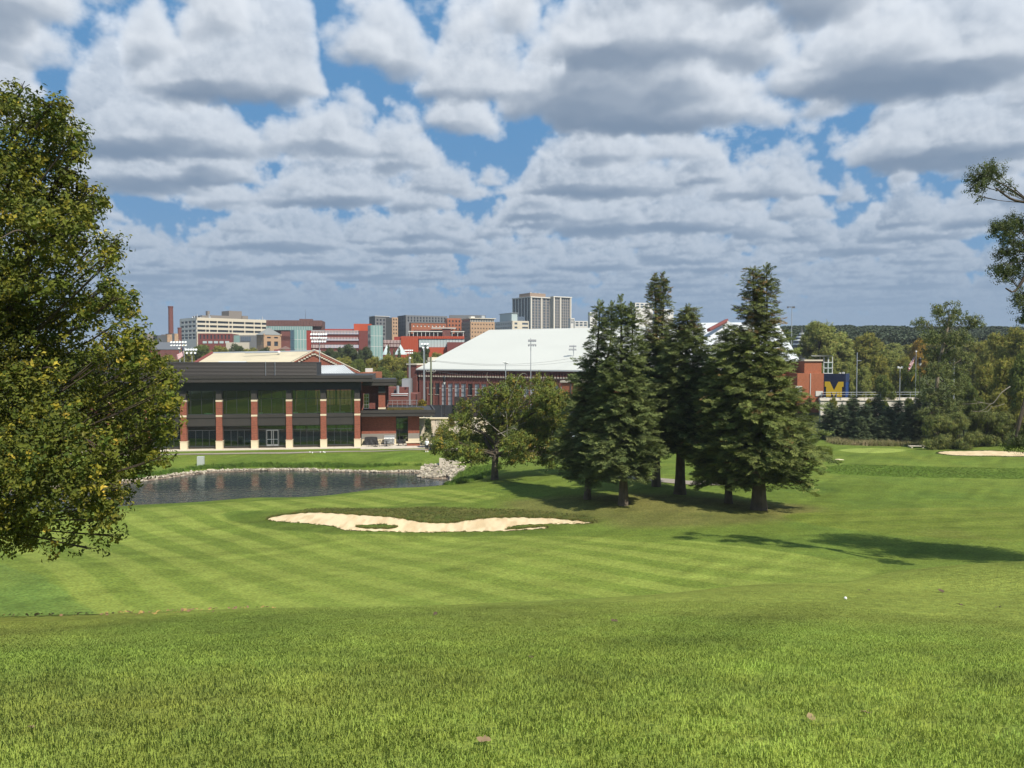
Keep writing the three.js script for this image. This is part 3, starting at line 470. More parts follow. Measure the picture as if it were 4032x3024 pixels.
// ------------------------------------------------------------------ trees
const barkMap = colorTexture(256, 31, (u, v, R) => { const n = 0.55 + 0.75 * vnoise3(u * 22, v * 5, 0.5, 22) + 0.15 * (R() - 0.5); return [0.115 * n, 0.092 * n, 0.068 * n]; }, [2, 3]);
const barkBump = grainTexture(256, 32, (u, v, R) => vnoise3(u * 26, v * 6, 0.5, 26) * 0.8 + 0.2 * R()); barkBump.repeat.set(2, 3);
const barkMat = new THREE.MeshStandardMaterial({ name: 'bark', map: barkMap, bumpMap: barkBump, bumpScale: 0.03, roughness: 0.95 });
const twigMat = mat(0.075, 0.058, 0.040, 0.9), paleTwigMat = mat(0.33, 0.30, 0.25, 0.9);
const leafMat = new THREE.MeshPhysicalMaterial({ name: 'leaf', color: rgbc(1, 1, 1), roughness: 0.9, transmission: 0.36, specularIntensity: 0.35, clearcoat: 0.10, clearcoatRoughness: 0.35 });
const needleMat = new THREE.MeshPhysicalMaterial({ name: 'needles', color: rgbc(1, 1, 1), roughness: 0.9, transmission: 0.25, specularIntensity: 0.3 });
function sprig(n, len, lw, ll, seed, droop = 0.3) {                        // a twig end with n leaves, each a folded four-sided blade
  const R = rng(seed), pos = [], idx = [];
  for (let i = 0; i < n; i++) {
    const t = (i + 0.5) / n, side = i * 2.4 + R(), ox = (R() - 0.5) * len * 0.35, oz = (R() - 0.5) * len * 0.35, o = V(ox, t * len, oz), d = V(Math.cos(side), 0.25 - droop * R() * 2, Math.sin(side)).normalize(), u = V(R() - 0.5, 1 + R(), R() - 0.5), w = d.clone().cross(u).normalize(), nn = w.clone().cross(d).normalize();
    const L = ll * (0.75 + 0.5 * R()), B = lw * (0.75 + 0.5 * R()) / 2, v = pos.length / 3, q = (a, b, c) => { const p = o.clone().addScaledVector(d, a).addScaledVector(w, b).addScaledVector(nn, c); pos.push(p.x, p.y, p.z); };
    q(0, 0, 0); q(L * 0.42, B, 0.18 * B); q(L * 0.5, 0, -0.25 * B); q(L * 0.42, -B, 0.18 * B); q(L, 0, -0.3 * B);
    idx.push(v, v + 1, v + 2, v, v + 2, v + 3, v + 1, v + 4, v + 2, v + 2, v + 4, v + 3);
  }
  const g = new THREE.BufferGeometry(); g.setAttribute('position', new THREE.Float32BufferAttribute(pos, 3)); g.setIndex(idx); const f = g.toNonIndexed(); f.computeVertexNormals(); return f;
}
function taper(pts, r0, r1, n = 8) {                                       // a tube that thins along its course
  const c = new THREE.CatmullRomCurve3(pts), seg = pts.length * 4, g = new THREE.TubeGeometry(c, seg, 1, n, false), p = g.attributes.position, q = c.getPointAt.bind(c);
  for (let i = 0; i <= seg; i++) { const o = q(i / seg), r = lerp(r0, r1, i / seg) * (1 + (i === 0 ? 0.35 : i === 1 ? 0.12 : 0)); for (let k = 0; k <= n; k++) { const v = i * (n + 1) + k; p.setXYZ(v, o.x + (p.getX(v) - o.x) * r, o.y + (p.getY(v) - o.y) * r, o.z + (p.getZ(v) - o.z) * r); } }
  g.computeVertexNormals(); return g;
}
const pick = (R, list) => { let t = R(); for (const [w, c] of list) { if ((t -= w) < 0) return c; } return list[0][1]; };
// clumps: [x, y, z, r] in the tree's own metres
function broadleaf(t, o) {
  const R = rng(o.seed), spots = [], limbs = [];
  let area = 0; for (const c of o.clumps) area += c[3] ** 2;
  for (const [cx, cy, cz, r] of o.clumps) {
    const n = Math.round(o.n * r * r / area);
    for (let i = 0; i < n; i++) {
      const a = R() * 6.283, u = R() * 2 - 1, s = Math.sqrt(1 - u * u), q = r * Math.pow(R(), 0.42) * (0.86 + 0.28 * R()), dx = Math.cos(a) * s, dy = u, dz = Math.sin(a) * s;
      const x = cx + dx * q, y = cy + dy * q * (o.squash ?? 0.85), z = cz + dz * q;
      if (noise2(x / (r * 0.55) + cz * 3, y / (r * 0.55), z * 1.7 / r) < (o.gap ?? -0.45) * 1) continue;
      const c = pick(R, o.colors), k = 0.72 + 0.56 * R(), s2 = (o.size ?? 1) * (0.75 + 0.5 * R());
      spots.push([x, y, z, Math.atan2(dx, dz), s2, c[0] * k * (0.9 + 0.2 * R()), c[1] * k, c[2] * k, -0.3 + 2.3 * R() + (dy < 0 ? 0.4 : 0), (R() - 0.5) * 2.0]);
    }
    const f = o.fork(cx, cy, cz, R), mid = f.clone().lerp(V(cx, cy, cz), 0.5).add(V((R() - 0.5) * r, 0.1 * r + (R() - 0.3) * 0.4 * r, (R() - 0.5) * r)), end = V(cx, cy + 0.3 * r, cz);
    limbs.push(taper([f, mid, end], clamp(r * (o.limb ?? 0.09), 0.02, 0.3), clamp(r * 0.02, 0.008, 0.04), 5));
    for (let k = 0; k < (o.twigs ?? 3); k++) { const a = R() * 6.283, e = end.clone().add(V(Math.cos(a) * r, (R() - 0.3) * r, Math.sin(a) * r).multiplyScalar(0.95)); limbs.push(taper([mid.clone().lerp(end, R()), end.clone().lerp(e, 0.5).add(V(0, 0.1 * r, 0)), e], clamp(r * 0.03, 0.006, 0.05), 0.006, 4)); }
  }
  if (o.trunk) part('trunk', taper(o.trunk, o.trunkR, o.trunkR * 0.55, 10), o.bark ?? barkMat, t);
  part('branches', merge(limbs), o.twig ?? twigMat, t);
  const crown = scatter('crown', o.sprig, o.leaf ?? leafMat, spots, t);
  return crown;
}
// -- the big tree at the left edge, close by
{
  const D = 12.4, base = P(-170, 2100, D + 0.4), gy = height(base.x, base.z), pos = V(base.x, gy, base.z);
  const t = thing('broadleaf_tree', 'tall leafy tree with yellowing green leaves filling the left edge', 'tree', pos), R = rng(5), clumps = [];
  for (const [px, py, r] of [[90, 350, 30], [0, 400, 34], [195, 420, 34], [260, 480, 36], [300, 540, 36], [302, 620, 36], [265, 700, 34], [355, 760, 30], [402, 800, 30], [370, 850, 30], [335, 905, 30], [475, 950, 24], [445, 1000, 34], [415, 1060, 36], [435, 1130, 36], [465, 1185, 36], [525, 1250, 34], [532, 1310, 34], [550, 1380, 36], [595, 1425, 36], [662, 1500, 32], [652, 1560, 38], [678, 1625, 28], [652, 1680, 36], [612, 1750, 36], [624, 1820, 30], [540, 1880, 36], [475, 1950, 36], [410, 2000, 36], [437, 2060, 32], [445, 2120, 28], [355, 2170, 26], [240, 2150, 40], [120, 2140, 44], [-150, 700, 300], [60, 560, 150], [170, 470, 90], [10, 430, 80], [250, 560, 80], [110, 720, 150], [260, 720, 60], [230, 850, 130], [330, 820, 80], [150, 980, 190], [360, 1010, 90], [120, 1230, 220], [360, 1200, 120], [460, 1200, 70], [-150, 1200, 330], [500, 1400, 110], [320, 1470, 190], [600, 1500, 90], [110, 1560, 240], [470, 1620, 160], [600, 1650, 95], [240, 1800, 220], [500, 1790, 110], [590, 1760, 70], [0, 1850, 250], [380, 1940, 105], [130, 2010, 140], [320, 2050, 85], [30, 2110, 90], [-200, 1700, 330], [-280, 2000, 220], [-400, 1300, 330], [-400, 900, 280], [-600, 1500, 330], [-500, 1950, 240]]) {
    const q = P(px, py, D + (R() - 0.5) * (r > 150 ? 3.2 : 1.8) - (r < 60 ? 0.3 : 0)); clumps.push([q.x - pos.x, q.y - pos.y, q.z - pos.z, r / FOC * D]);
  }
  broadleaf(t, { seed: 77, clumps, n: 27000, gap: -0.22, size: 1, twigs: 4, sprig: sprig(8, 0.22, 0.040, 0.072, 3, 0.5), squash: 0.95, trunk: [V(0, -0.3, 0), V(0.1, 2, 0), V(-0.1, 4.5, 0.2), V(0.1, 8.5, 0)], trunkR: 0.34, limb: 0.05,
    fork: (x, y, z, R2) => V(0, clamp(y * 0.75 - 0.6, 1.6, 8), 0), colors: [[0.43, [0.116, 0.140, 0.015]], [0.31, [0.172, 0.180, 0.018]], [0.18, [0.070, 0.102, 0.013]], [0.055, [0.27, 0.24, 0.022]], [0.025, [0.48, 0.38, 0.05]]] });
}
// -- the tall tree whose limbs reach in at the right edge
{
  const D = 34, base = P(4820, 2100, 32), pos = V(base.x, height(base.x, base.z), base.z), t = thing('broadleaf_tree', 'tall small-leaved tree reaching its limbs in from the right edge', 'tree', pos), R = rng(9), clumps = [];
  for (const [px, py, r] of [[3868, 700, 52], [3905, 675, 46], [3840, 740, 32], [3850, 780, 18], [3950, 735, 26], [3985, 760, 16], [3955, 915, 44], [4010, 890, 56], [3925, 900, 26], [4000, 985, 58], [3945, 1000, 30], [3930, 1065, 34], [3965, 1085, 36], [4025, 1060, 50], [4018, 1190, 34], [4040, 1150, 40], [4045, 1245, 44], [4140, 800, 60], [4420, 760, 70], [4550, 760, 110], [4620, 800, 220], [4400, 1200, 120], [4650, 1250, 240], [4800, 1000, 220], [4480, 1500, 130], [4800, 1500, 200], [4160, 1100, 60], [4420, 950, 130], [4000, 1742, 30], [4030, 1715, 46], [3970, 1762, 18], [4055, 1755, 40]]) { const q = P(px > 4200 ? px + 200 : px, py, (px > 4200 ? 32 : D) + (R() - 0.5) * 1.6); clumps.push([q.x - pos.x, q.y - pos.y, q.z - pos.z, r / FOC * D]); }
  broadleaf(t, { seed: 78, clumps, n: 30000, gap: -0.2, sprig: sprig(9, 0.30, 0.045, 0.085, 4, 0.3), squash: 0.85, trunk: [V(0, -0.4, 0), V(-0.2, 4, 0), V(-0.6, 8, 0.2), V(-0.3, 13, 0), V(0.1, 18, 0)], trunkR: 0.42, limb: 0.055, twigs: 4,
    fork: (x, y) => { const far = x < -6.2, j = (px, py) => P(px, py, D).sub(pos); if (!far) return V(-0.3, clamp(y - 1.2, 5, 16), 0); return y > 15.5 ? j(4060, 800) : y > 12.6 ? j(4075, 1000) : y > 9 ? j(4090, 1230) : j(4062, 1480); }, colors: [[0.5, [0.075, 0.105, 0.028]], [0.3, [0.11, 0.135, 0.036]], [0.2, [0.05, 0.072, 0.02]]] });
  const loc = (px, py, d = D) => P(px, py, d).sub(pos);
  part('boughs', merge([[[4400, 900, 32], [4200, 830, 33.4], [4060, 800, 34], [3985, 785, 34], [3920, 740, 34]], [[4420, 1080, 32], [4200, 1020, 33.3], [4075, 1000, 34], [4000, 985, 34]], [[4420, 1300, 32], [4200, 1250, 33.3], [4090, 1230, 34], [4035, 1215, 34]], [[4090, 1000, 34.2], [4030, 1100, 34], [3990, 1150, 34], [3960, 1135, 34]]].map((b) => taper(b.map((q) => loc(...q)), 0.13, 0.03, 6))), twigMat, t);
  part('dead_limb', taper([loc(4100, 1330), loc(4062, 1480), loc(4020, 1640), loc(3990, 1765)], 0.14, 0.05, 7), barkMat, t);
}
// -- the oak beside the pond
{
  const b = ground(1948, 1888, F), D = -b.z, t = thing('oak_tree', 'spreading oak with thinning olive crown beside the pond inlet', 'tree', b), R = rng(19), clumps = [];
  for (const [px, py, r] of [[1752, 1738, 46], [1728, 1775, 26], [1800, 1690, 75], [1850, 1625, 62], [1900, 1720, 85], [1955, 1570, 75], [2000, 1650, 105], [2030, 1505, 36], [2085, 1580, 95], [2140, 1515, 52], [2170, 1590, 74], [2115, 1700, 95], [2185, 1680, 60], [2200, 1755, 44], [2150, 1800, 40], [2050, 1760, 75], [1850, 1785, 50], [1778, 1795, 30], [2172, 1838, 20], [1905, 1795, 36], [2010, 1805, 26], [1980, 1835, 16]]) { const q = P(px, py, D + (R() - 0.5) * 7); clumps.push([q.x - b.x, q.y - b.y, q.z - b.z, r / FOC * D]); }
  broadleaf(t, { seed: 79, clumps, n: 10500, gap: -0.05, sprig: sprig(9, 0.5, 0.13, 0.19, 5, 0.4), squash: 0.85, trunk: [V(0, -0.3, 0), V(0.02, 1.2, 0), V(0.12, 2.8, 0), V(0.4, 5, 0.1)], trunkR: 0.40, limb: 0.11, twigs: 4,
    fork: (x, y) => V(0.15, clamp(y - 1.5, 2.4, 4.8), 0), colors: [[0.50, [0.165, 0.20, 0.030]], [0.30, [0.115, 0.152, 0.024]], [0.16, [0.225, 0.212, 0.030]], [0.04, [0.30, 0.22, 0.036]]] });
  const L = (px, py, d = 0) => P(px, py, D + d).sub(b), dead = [];
  for (const s of [[[2000, 1800], [1995, 1640], [1985, 1560], [1905 + 15, 1500]], [[1990, 1720], [1900, 1640], [1880, 1590]], [[1985, 1640], [1930, 1580], [1912, 1550]], [[1990, 1620], [2020, 1540], [2045, 1480]], [[2010, 1640], [2060, 1560], [2080, 1520]], [[1960, 1710], [2010, 1690], [2050, 1670], [2075, 1660]], [[2020, 1685], [2050, 1700], [2062, 1720]], [[1920, 1500], [1916, 1480], [1920, 1465]], [[2045, 1480], [2060, 1470], [2075, 1475]]]) dead.push(taper(s.map(([x, y]) => L(x, y, -1.5)), 0.035, 0.010, 5));
  part('dead_branches', merge(dead), paleTwigMat, t);
}
// -- spruces
function needleSpray(seed, n = 84, len = 0.66) {                           // a hanging spray of needled twigs
  const R = rng(seed), pos = [], idx = [];
  for (let i = 0; i < n; i++) {
    const t = R(), sp = (1 - t * 0.75) * 0.26, a = (R() - 0.5) * 2, o = V(a * sp, (R() - 0.6) * 0.09, t * len), d = V(a * 1.3 + (R() - 0.5) * 0.5, (R() - 0.45) * 1.0, 0.9 + R() * 0.4).normalize(), w = d.clone().cross(V(R() - 0.5, 1, R() - 0.5)).normalize(), L = 0.10 + 0.09 * R(), B = 0.017, v = pos.length / 3;
    for (const [x, y] of [[0, 0.5], [0, -0.5], [0.55, 1], [0.55, -1], [1, 0]]) { const p = o.clone().addScaledVector(d, x * L).addScaledVector(w, y * B); pos.push(p.x, p.y, p.z); }
    idx.push(v, v + 1, v + 3, v, v + 3, v + 2, v + 2, v + 3, v + 4);
  }
  const g = new THREE.BufferGeometry(); g.setAttribute('position', new THREE.Float32BufferAttribute(pos, 3)); g.setIndex(idx); const f = g.toNonIndexed(); f.computeVertexNormals(); return f;
}
const spray = needleSpray(61);
function spruce(t, o) {                                                    // o: H height, R skirt radius, clear height of bare trunk, lean x at the top, tops
  const R = rng(o.seed), spots = [], wood = [], H = o.H, tops = o.tops ?? [[0, 1]];
  tops.forEach(([tx, hf], q) => { wood.push(taper(q ? [V(o.lean * 0.5, H * 0.55, 0), V(o.lean * 0.8 + tx, H * 0.75, 0), V(o.lean + tx, H * hf, 0)] : [V(0, -0.4, 0), V(o.lean * 0.1, o.clear, 0), V(o.lean * 0.5, H * 0.5, 0), V(o.lean + tx, H * hf, 0)], q ? 0.12 : o.trunkR ?? 0.36, 0.03, 8)); });
  const axis = (y, k) => { const [tx] = tops[k], f = y / H; return o.lean * f + tx * sstep(0.55, 0.8, f); };
  for (let y = o.clear * 1.02; y < H * 0.985; y += 0.24 + 0.08 * R()) {
    const f = clamp((y - o.clear * 1.02) / (H - o.clear * 1.02)), prof = o.R * (Math.pow(1 - f, o.pow ?? 0.9) + 0.05) * lerp(0.62, 1, sstep(0, 0.17, f));
    const nb = Math.max(5, Math.round(7.5 + prof * 1.9)), ph = R() * 6.28;
    for (let b = 0; b < nb; b++) {
      const k = y > H * 0.62 ? (R() * tops.length) | 0 : 0; if (y > H * tops[k][1]) continue;
      const shrink = tops.length > 1 && y > H * 0.7 ? 0.72 : 1, a = ph + b / nb * 6.283 + (R() - 0.5) * 0.7, L = prof * shrink * (0.52 + 0.56 * R() + 0.46 * noise2(Math.cos(a) * 1.6 + y * 0.55, Math.sin(a) * 1.6 + o.seed, 6)), ca = Math.cos(a), sa = Math.sin(a), up = lerp(-0.10, 0.55, f), ns = Math.max(2, Math.round(L * 6));
      const bxx = axis(y, k), pt = (s) => V(bxx + ca * L * s, y + L * (up * s - 0.34 * s * s * (1 - f * 0.7) + 0.13 * s * s * s), sa * L * s);
      if (L > 0.7 && R() < 0.55) wood.push(taper([pt(0), pt(0.5), pt(0.95)], 0.014 + 0.016 * L, 0.008, 4));
      for (let s = 0; s < ns; s++) {
        const q = Math.pow((s + 0.4 + 0.6 * R()) / ns, 0.62), p = pt(q), w = (R() - 0.5) * (0.35 + 0.30 * L * (1 - q * 0.4)), px = -sa * w, pz = ca * w, c = pick(R, f > (o.cone ?? 2) ? o.topColors : o.colors), kk = 0.7 + 0.6 * R();
        spots.push([p.x + px, p.y + (R() - 0.5) * 0.16, p.z + pz, Math.atan2(ca, sa) + (R() - 0.5) * 1.5, (0.75 + 0.5 * R()) * (o.size ?? 1) * lerp(1, 0.8, f), c[0] * kk, c[1] * kk, c[2] * kk, (R() - 0.25) * 0.9, (R() - 0.5) * 1.0]);
      }
    }
  }
  tops.forEach(([tx, hf]) => { for (let i = 0; i < 70; i++) { const f = Math.pow(R(), 0.8), y = H * hf - f * 2.4 + 0.1, a = R() * 6.283, w = 0.05 + 0.22 * f * R(), c = pick(R, o.topColors ?? o.colors), kk = 0.75 + 0.5 * R(); spots.push([o.lean * (y / H) + tx + Math.sin(a) * w, y, Math.cos(a) * w, a, (0.45 + 0.4 * f) * (o.size ?? 1), c[0] * kk, c[1] * kk, c[2] * kk, -1.15 + 0.9 * f + 0.3 * R(), (R() - 0.5) * 0.6]); } });
  part('trunk', merge(wood), barkMat, t);
  scatter('crown', spray, needleMat, spots, t);
}
const SPRUCE = 'spruces on the lawn right of the pond';
const blueG = [[0.45, [0.151, 0.191, 0.059]], [0.35, [0.210, 0.250, 0.078]], [0.2, [0.097, 0.132, 0.040]]], oliveG = [[0.42, [0.177, 0.218, 0.059]], [0.34, [0.242, 0.277, 0.076]], [0.21, [0.112, 0.151, 0.042]], [0.03, [0.283, 0.189, 0.066]]], cones = [[0.64, [0.183, 0.212, 0.061]], [0.14, [0.271, 0.189, 0.078]], [0.22, [0.130, 0.158, 0.052]]];
for (const [px, py, topx, topy, half, clear, seed, label, extra] of [
  [2312, 1965, 2362, 1190, 150, 2.2, 1, 'slender-trunked spruce at the left end of the group, leaning its top right', { trunkR: 0.26, colors: blueG, tops: [[0, 1], [0.9, 0.995]], pow: 0.92 }],
  [2455, 1988, 2441, 1172, 160, 2.6, 2, 'grey-trunked spruce standing nearest left of the group beside the bunker', { trunkR: 0.36, colors: blueG, pow: 0.9, tops: [[0, 1], [0.8, 0.96]] }],
  [2584, 1915, 2588, 1084, 140, 3.6, 3, 'tallest narrow spruce with brown cones in the middle of the group', { trunkR: 0.36, colors: blueG, cone: 0.6, topColors: cones, tops: [[-0.35, 1], [0.4, 1.0]], pow: 0.92 }],
  [2677, 1945, 2705, 1205, 185, 4.0, 4, 'dark spruce with a thick black trunk in the middle of the group', { trunkR: 0.46, colors: blueG, cone: 0.8, topColors: cones, pow: 0.82 }],
  [2869, 1981, 2850, 1300, 165, 2.0, 5, 'shorter spruce half hidden behind the large right spruce', { trunkR: 0.3, colors: oliveG, pow: 0.85 }],
  [2988, 2006, 2982, 1046, 222, 2.6, 6, 'largest olive green spruce at the right end of the group', { trunkR: 0.55, colors: oliveG, cone: 0.66, topColors: cones, tops: [[-0.55, 0.985], [0.5, 1]], pow: 0.84 }],
]) {
  const b = ground(px, py, F), D = -b.z, H = P(topx, topy, D).y - b.y, t = thing('spruce_tree', label, 'tree', b, 0, SPRUCE);
  spruce(t, { H, R: half / FOC * D, clear, lean: (topx - px) / FOC * D, seed: seed * 13, ...extra });
}

// ------------------------------------------------------------------ woods and single trees farther off
const ORD = ['first', 'second', 'third', 'fourth', 'fifth', 'sixth', 'seventh', 'eighth', 'ninth', 'tenth', 'eleventh', 'twelfth', 'thirteenth', 'fourteenth', 'fifteenth', 'sixteenth', 'seventeenth', 'eighteenth', 'nineteenth', 'twentieth'];
const farSprig = sprig(9, 0.7, 0.20, 0.28, 8, 0.3);
const LEAF = {
  olive: [[0.5, [0.281, 0.282, 0.052]], [0.3, [0.201, 0.216, 0.041]], [0.2, [0.354, 0.318, 0.064]]], pale: [[0.5, [0.305, 0.336, 0.086]], [0.3, [0.232, 0.270, 0.064]], [0.2, [0.378, 0.372, 0.103]]],
  green: [[0.5, [0.171, 0.216, 0.041]], [0.3, [0.128, 0.170, 0.034]], [0.2, [0.226, 0.258, 0.053]]], dark: [[0.6, [0.079, 0.110, 0.034]], [0.4, [0.112, 0.144, 0.044]]], gold: [[0.5, [0.464, 0.300, 0.040]], [0.3, [0.329, 0.240, 0.040]], [0.2, [0.549, 0.360, 0.057]]],
};
function crownClumps(R, H, W, low, n) { const c = []; for (let i = 0; i < n; i++) { const f = Math.pow((i + R()) / n, 0.8), y = lerp(low * H, H * 0.9, f), w = W * Math.sqrt(Math.max(0.06, 1 - (f * 1.7 - 0.75) ** 2)) * 0.72, a = i * 2.4 + R(), q = w * Math.sqrt(R()); c.push([Math.cos(a) * q, y, Math.sin(a) * q, W * (0.26 + 0.16 * R()) * lerp(1, 0.75, f)]); } return c; }
const protos = {};
function woodTree(kind, shape, pos, H, W, turn, label, group) {             // shape: 0 round, 1 tall
  const key = kind + shape; let p = protos[key]; const H0 = 19, W0 = shape ? 4.6 : 6.6;
  if (!p) {
    const R = rng(kind.length * 31 + shape * 7 + kind.charCodeAt(0)), t = thing('leafy_tree', label, 'tree', pos, turn, group); p = protos[key] = t;
    broadleaf(t, { seed: kind.charCodeAt(0) + shape, clumps: crownClumps(R, H0, W0, 0.14, 24), n: 9500, gap: -0.42, sprig: farSprig, size: 1, squash: 0.9, trunk: [V(0, -1.2, 0), V(0.1, 3, 0), V(0, 8, 0), V(0, 13, 0)], trunkR: 0.36, twigs: 0, limb: 0.06, fork: (x, y) => V(0, clamp(y - 3, 2, 12.5), 0), colors: LEAF[kind] });
    t.scale.set(W / W0, H / H0, W / W0); return t;
  }
  return copyOf(p, pos, turn, label, group, [W / W0, H / H0, W / W0]);
}
let darkPine = null;
function pine(pos, H, Rr, turn, label, group) {
  const H0 = 9, R0 = 2.6;
  if (!darkPine) { darkPine = thing('dark_pine', label, 'tree', pos, turn, group); spruce(darkPine, { H: H0, R: R0, clear: 0.3, lean: 0, seed: 404, trunkR: 0.15, size: 1.05, pow: 0.75, colors: [[0.5, [0.115, 0.160, 0.076]], [0.5, [0.16, 0.205, 0.092]]] }); darkPine.scale.set(Rr / R0, H / H0, Rr / R0); return darkPine; }
  return copyOf(darkPine, pos, turn, label, group, [Rr / R0, H / H0, Rr / R0]);
}
const footAt = (px, D) => { const x = (px - PW / 2) / FOC * D; return V(x, height(x, -D), -D); };
function row(list, where, group) {                                         // [px, py of the top, D, half width px, kind, shape]; labels count along the row as seen
  const R = rng(list.length * 17 + 3), sorted = [...list].sort((a, b) => a[0] - b[0]);
  sorted.forEach(([px, py, D, half, kind, shape = 0], i) => {
    const f = footAt(px, D), H = Math.max(3, P(px, py, D).y - f.y), W = half / FOC * D, word = { olive: 'olive green', pale: 'pale green', green: 'mid green', dark: 'dark green', gold: 'golden yellow', pine: 'dark conical' }[kind];
    const label = `${word} ${kind === 'pine' ? 'pine' : 'tree'} ${where}, ${ORD[i]} from left`;
    if (kind === 'pine') pine(f, H, W, R() * 6.28, label, group); else woodTree(kind, shape, f, H, W, R() * 6.28, label, group);
  });
}
row([[590, 1400, 260, 60, 'green'], [660, 1395, 250, 55, 'olive'], [735, 1372, 300, 50, 'olive'], [800, 1352, 320, 60, 'green'], [870, 1358, 300, 62, 'olive'], [935, 1350, 330, 45, 'dark'], [990, 1366, 290, 52, 'olive'], [1045, 1362, 320, 42, 'dark'], [1110, 1372, 300, 40, 'green']], 'before the campus behind the clubhouse', 'trees between clubhouse and campus');
row([[1300, 1368, 310, 62, 'dark'], [1368, 1352, 300, 72, 'dark'], [1440, 1362, 305, 50, 'dark'], [1355, 1400, 240, 60, 'olive'], [1410, 1408, 225, 50, 'green'], [1470, 1400, 230, 62, 'olive'], [1535, 1392, 225, 66, 'olive'], [1600, 1398, 235, 55, 'olive'], [1505, 1440, 205, 50, 'green'], [1575, 1452, 200, 46, 'green'], [1640, 1380, 270, 44, 'green'], [1672, 1352, 290, 30, 'dark', 1], [1810, 1362, 330, 40, 'green'], [1720, 1385, 320, 40, 'olive'], [1462, 1455, 195, 38, 'green']], 'between the gabled hall and white-roofed hall', 'trees left of the white-roofed hall');
row([[1530, 1358, 285, 16, 'pine'], [1552, 1374, 285, 12, 'pine'], [1572, 1368, 285, 15, 'pine']], 'below the glass tower', 'small dark conifers below the glass tower');
row([[3224, 1258, 195, 90, 'pale'], [3300, 1292, 205, 70, 'pale', 1], [3160, 1330, 240, 60, 'pale'], [3350, 1335, 230, 56, 'olive'], [3410, 1306, 215, 82, 'olive'], [3500, 1372, 190, 66, 'pale'], [3460, 1390, 170, 52, 'olive'], [3560, 1400, 175, 56, 'olive'], [3620, 1326, 240, 42, 'gold'], [3585, 1420, 160, 48, 'green'], [3340, 1420, 172, 52, 'pale'], [3400, 1440, 160, 46, 'pale'], [3480, 1470, 150, 46, 'green'], [3300, 1480, 165, 40, 'olive']], 'behind the blue scoreboard', 'trees behind the scoreboard');
row([[3140, 1352, 290, 62, 'olive'], [3215, 1345, 280, 62, 'pale'], [3285, 1338, 275, 64, 'olive'], [3365, 1352, 290, 60, 'green'], [3440, 1340, 285, 66, 'olive'], [3515, 1348, 280, 60, 'pale'], [3590, 1352, 285, 62, 'olive'], [3668, 1342, 280, 64, 'olive'], [3745, 1350, 285, 60, 'pale'], [3820, 1340, 275, 66, 'olive'], [3900, 1335, 280, 66, 'olive']], 'at the foot of the wooded ridge', 'trees at the foot of the ridge');
row([[3860, 1340, 190, 70, 'olive'], [3930, 1305, 170, 80, 'olive'], [4010, 1280, 150, 90, 'olive'], [4110, 1240, 150, 100, 'olive'], [3880, 1420, 135, 66, 'olive'], [3960, 1400, 122, 72, 'olive'], [4045, 1360, 115, 76, 'green'], [3800, 1470, 128, 52, 'green'], [3850, 1560, 112, 46, 'green'], [4130, 1420, 112, 70, 'green'], [3930, 1540, 108, 54, 'olive'], [4040, 1530, 106, 56, 'olive']], 'in the wood at the right edge', 'trees of the wood at the right edge');
row([[3268, 1585, 121, 52, 'pine'], [3318, 1592, 119, 54, 'pine'], [3362, 1560, 122, 58, 'pine'], [3410, 1590, 118, 56, 'pine'], [3455, 1556, 121, 60, 'pine'], [3500, 1600, 118, 54, 'pine'], [3540, 1578, 121, 58, 'pine'], [3580, 1596, 117, 56, 'pine'], [3620, 1560, 119, 60, 'pine'], [3662, 1530, 117, 60, 'pine'], [3392, 1640, 115, 42, 'pine'], [3480, 1635, 115, 42, 'pine'], [3550, 1640, 114, 42, 'pine'], [3716, 1560, 114, 56, 'pine']], 'before the white concrete wall', 'dark pines before the concrete wall');
row([[3282, 1560, 126, 26, 'olive'], [3345, 1572, 125, 26, 'green'], [3425, 1566, 126, 28, 'olive'], [3490, 1574, 125, 24, 'green'], [3585, 1562, 126, 30, 'green']], 'just before the concrete stand', 'small trees before the concrete stand');
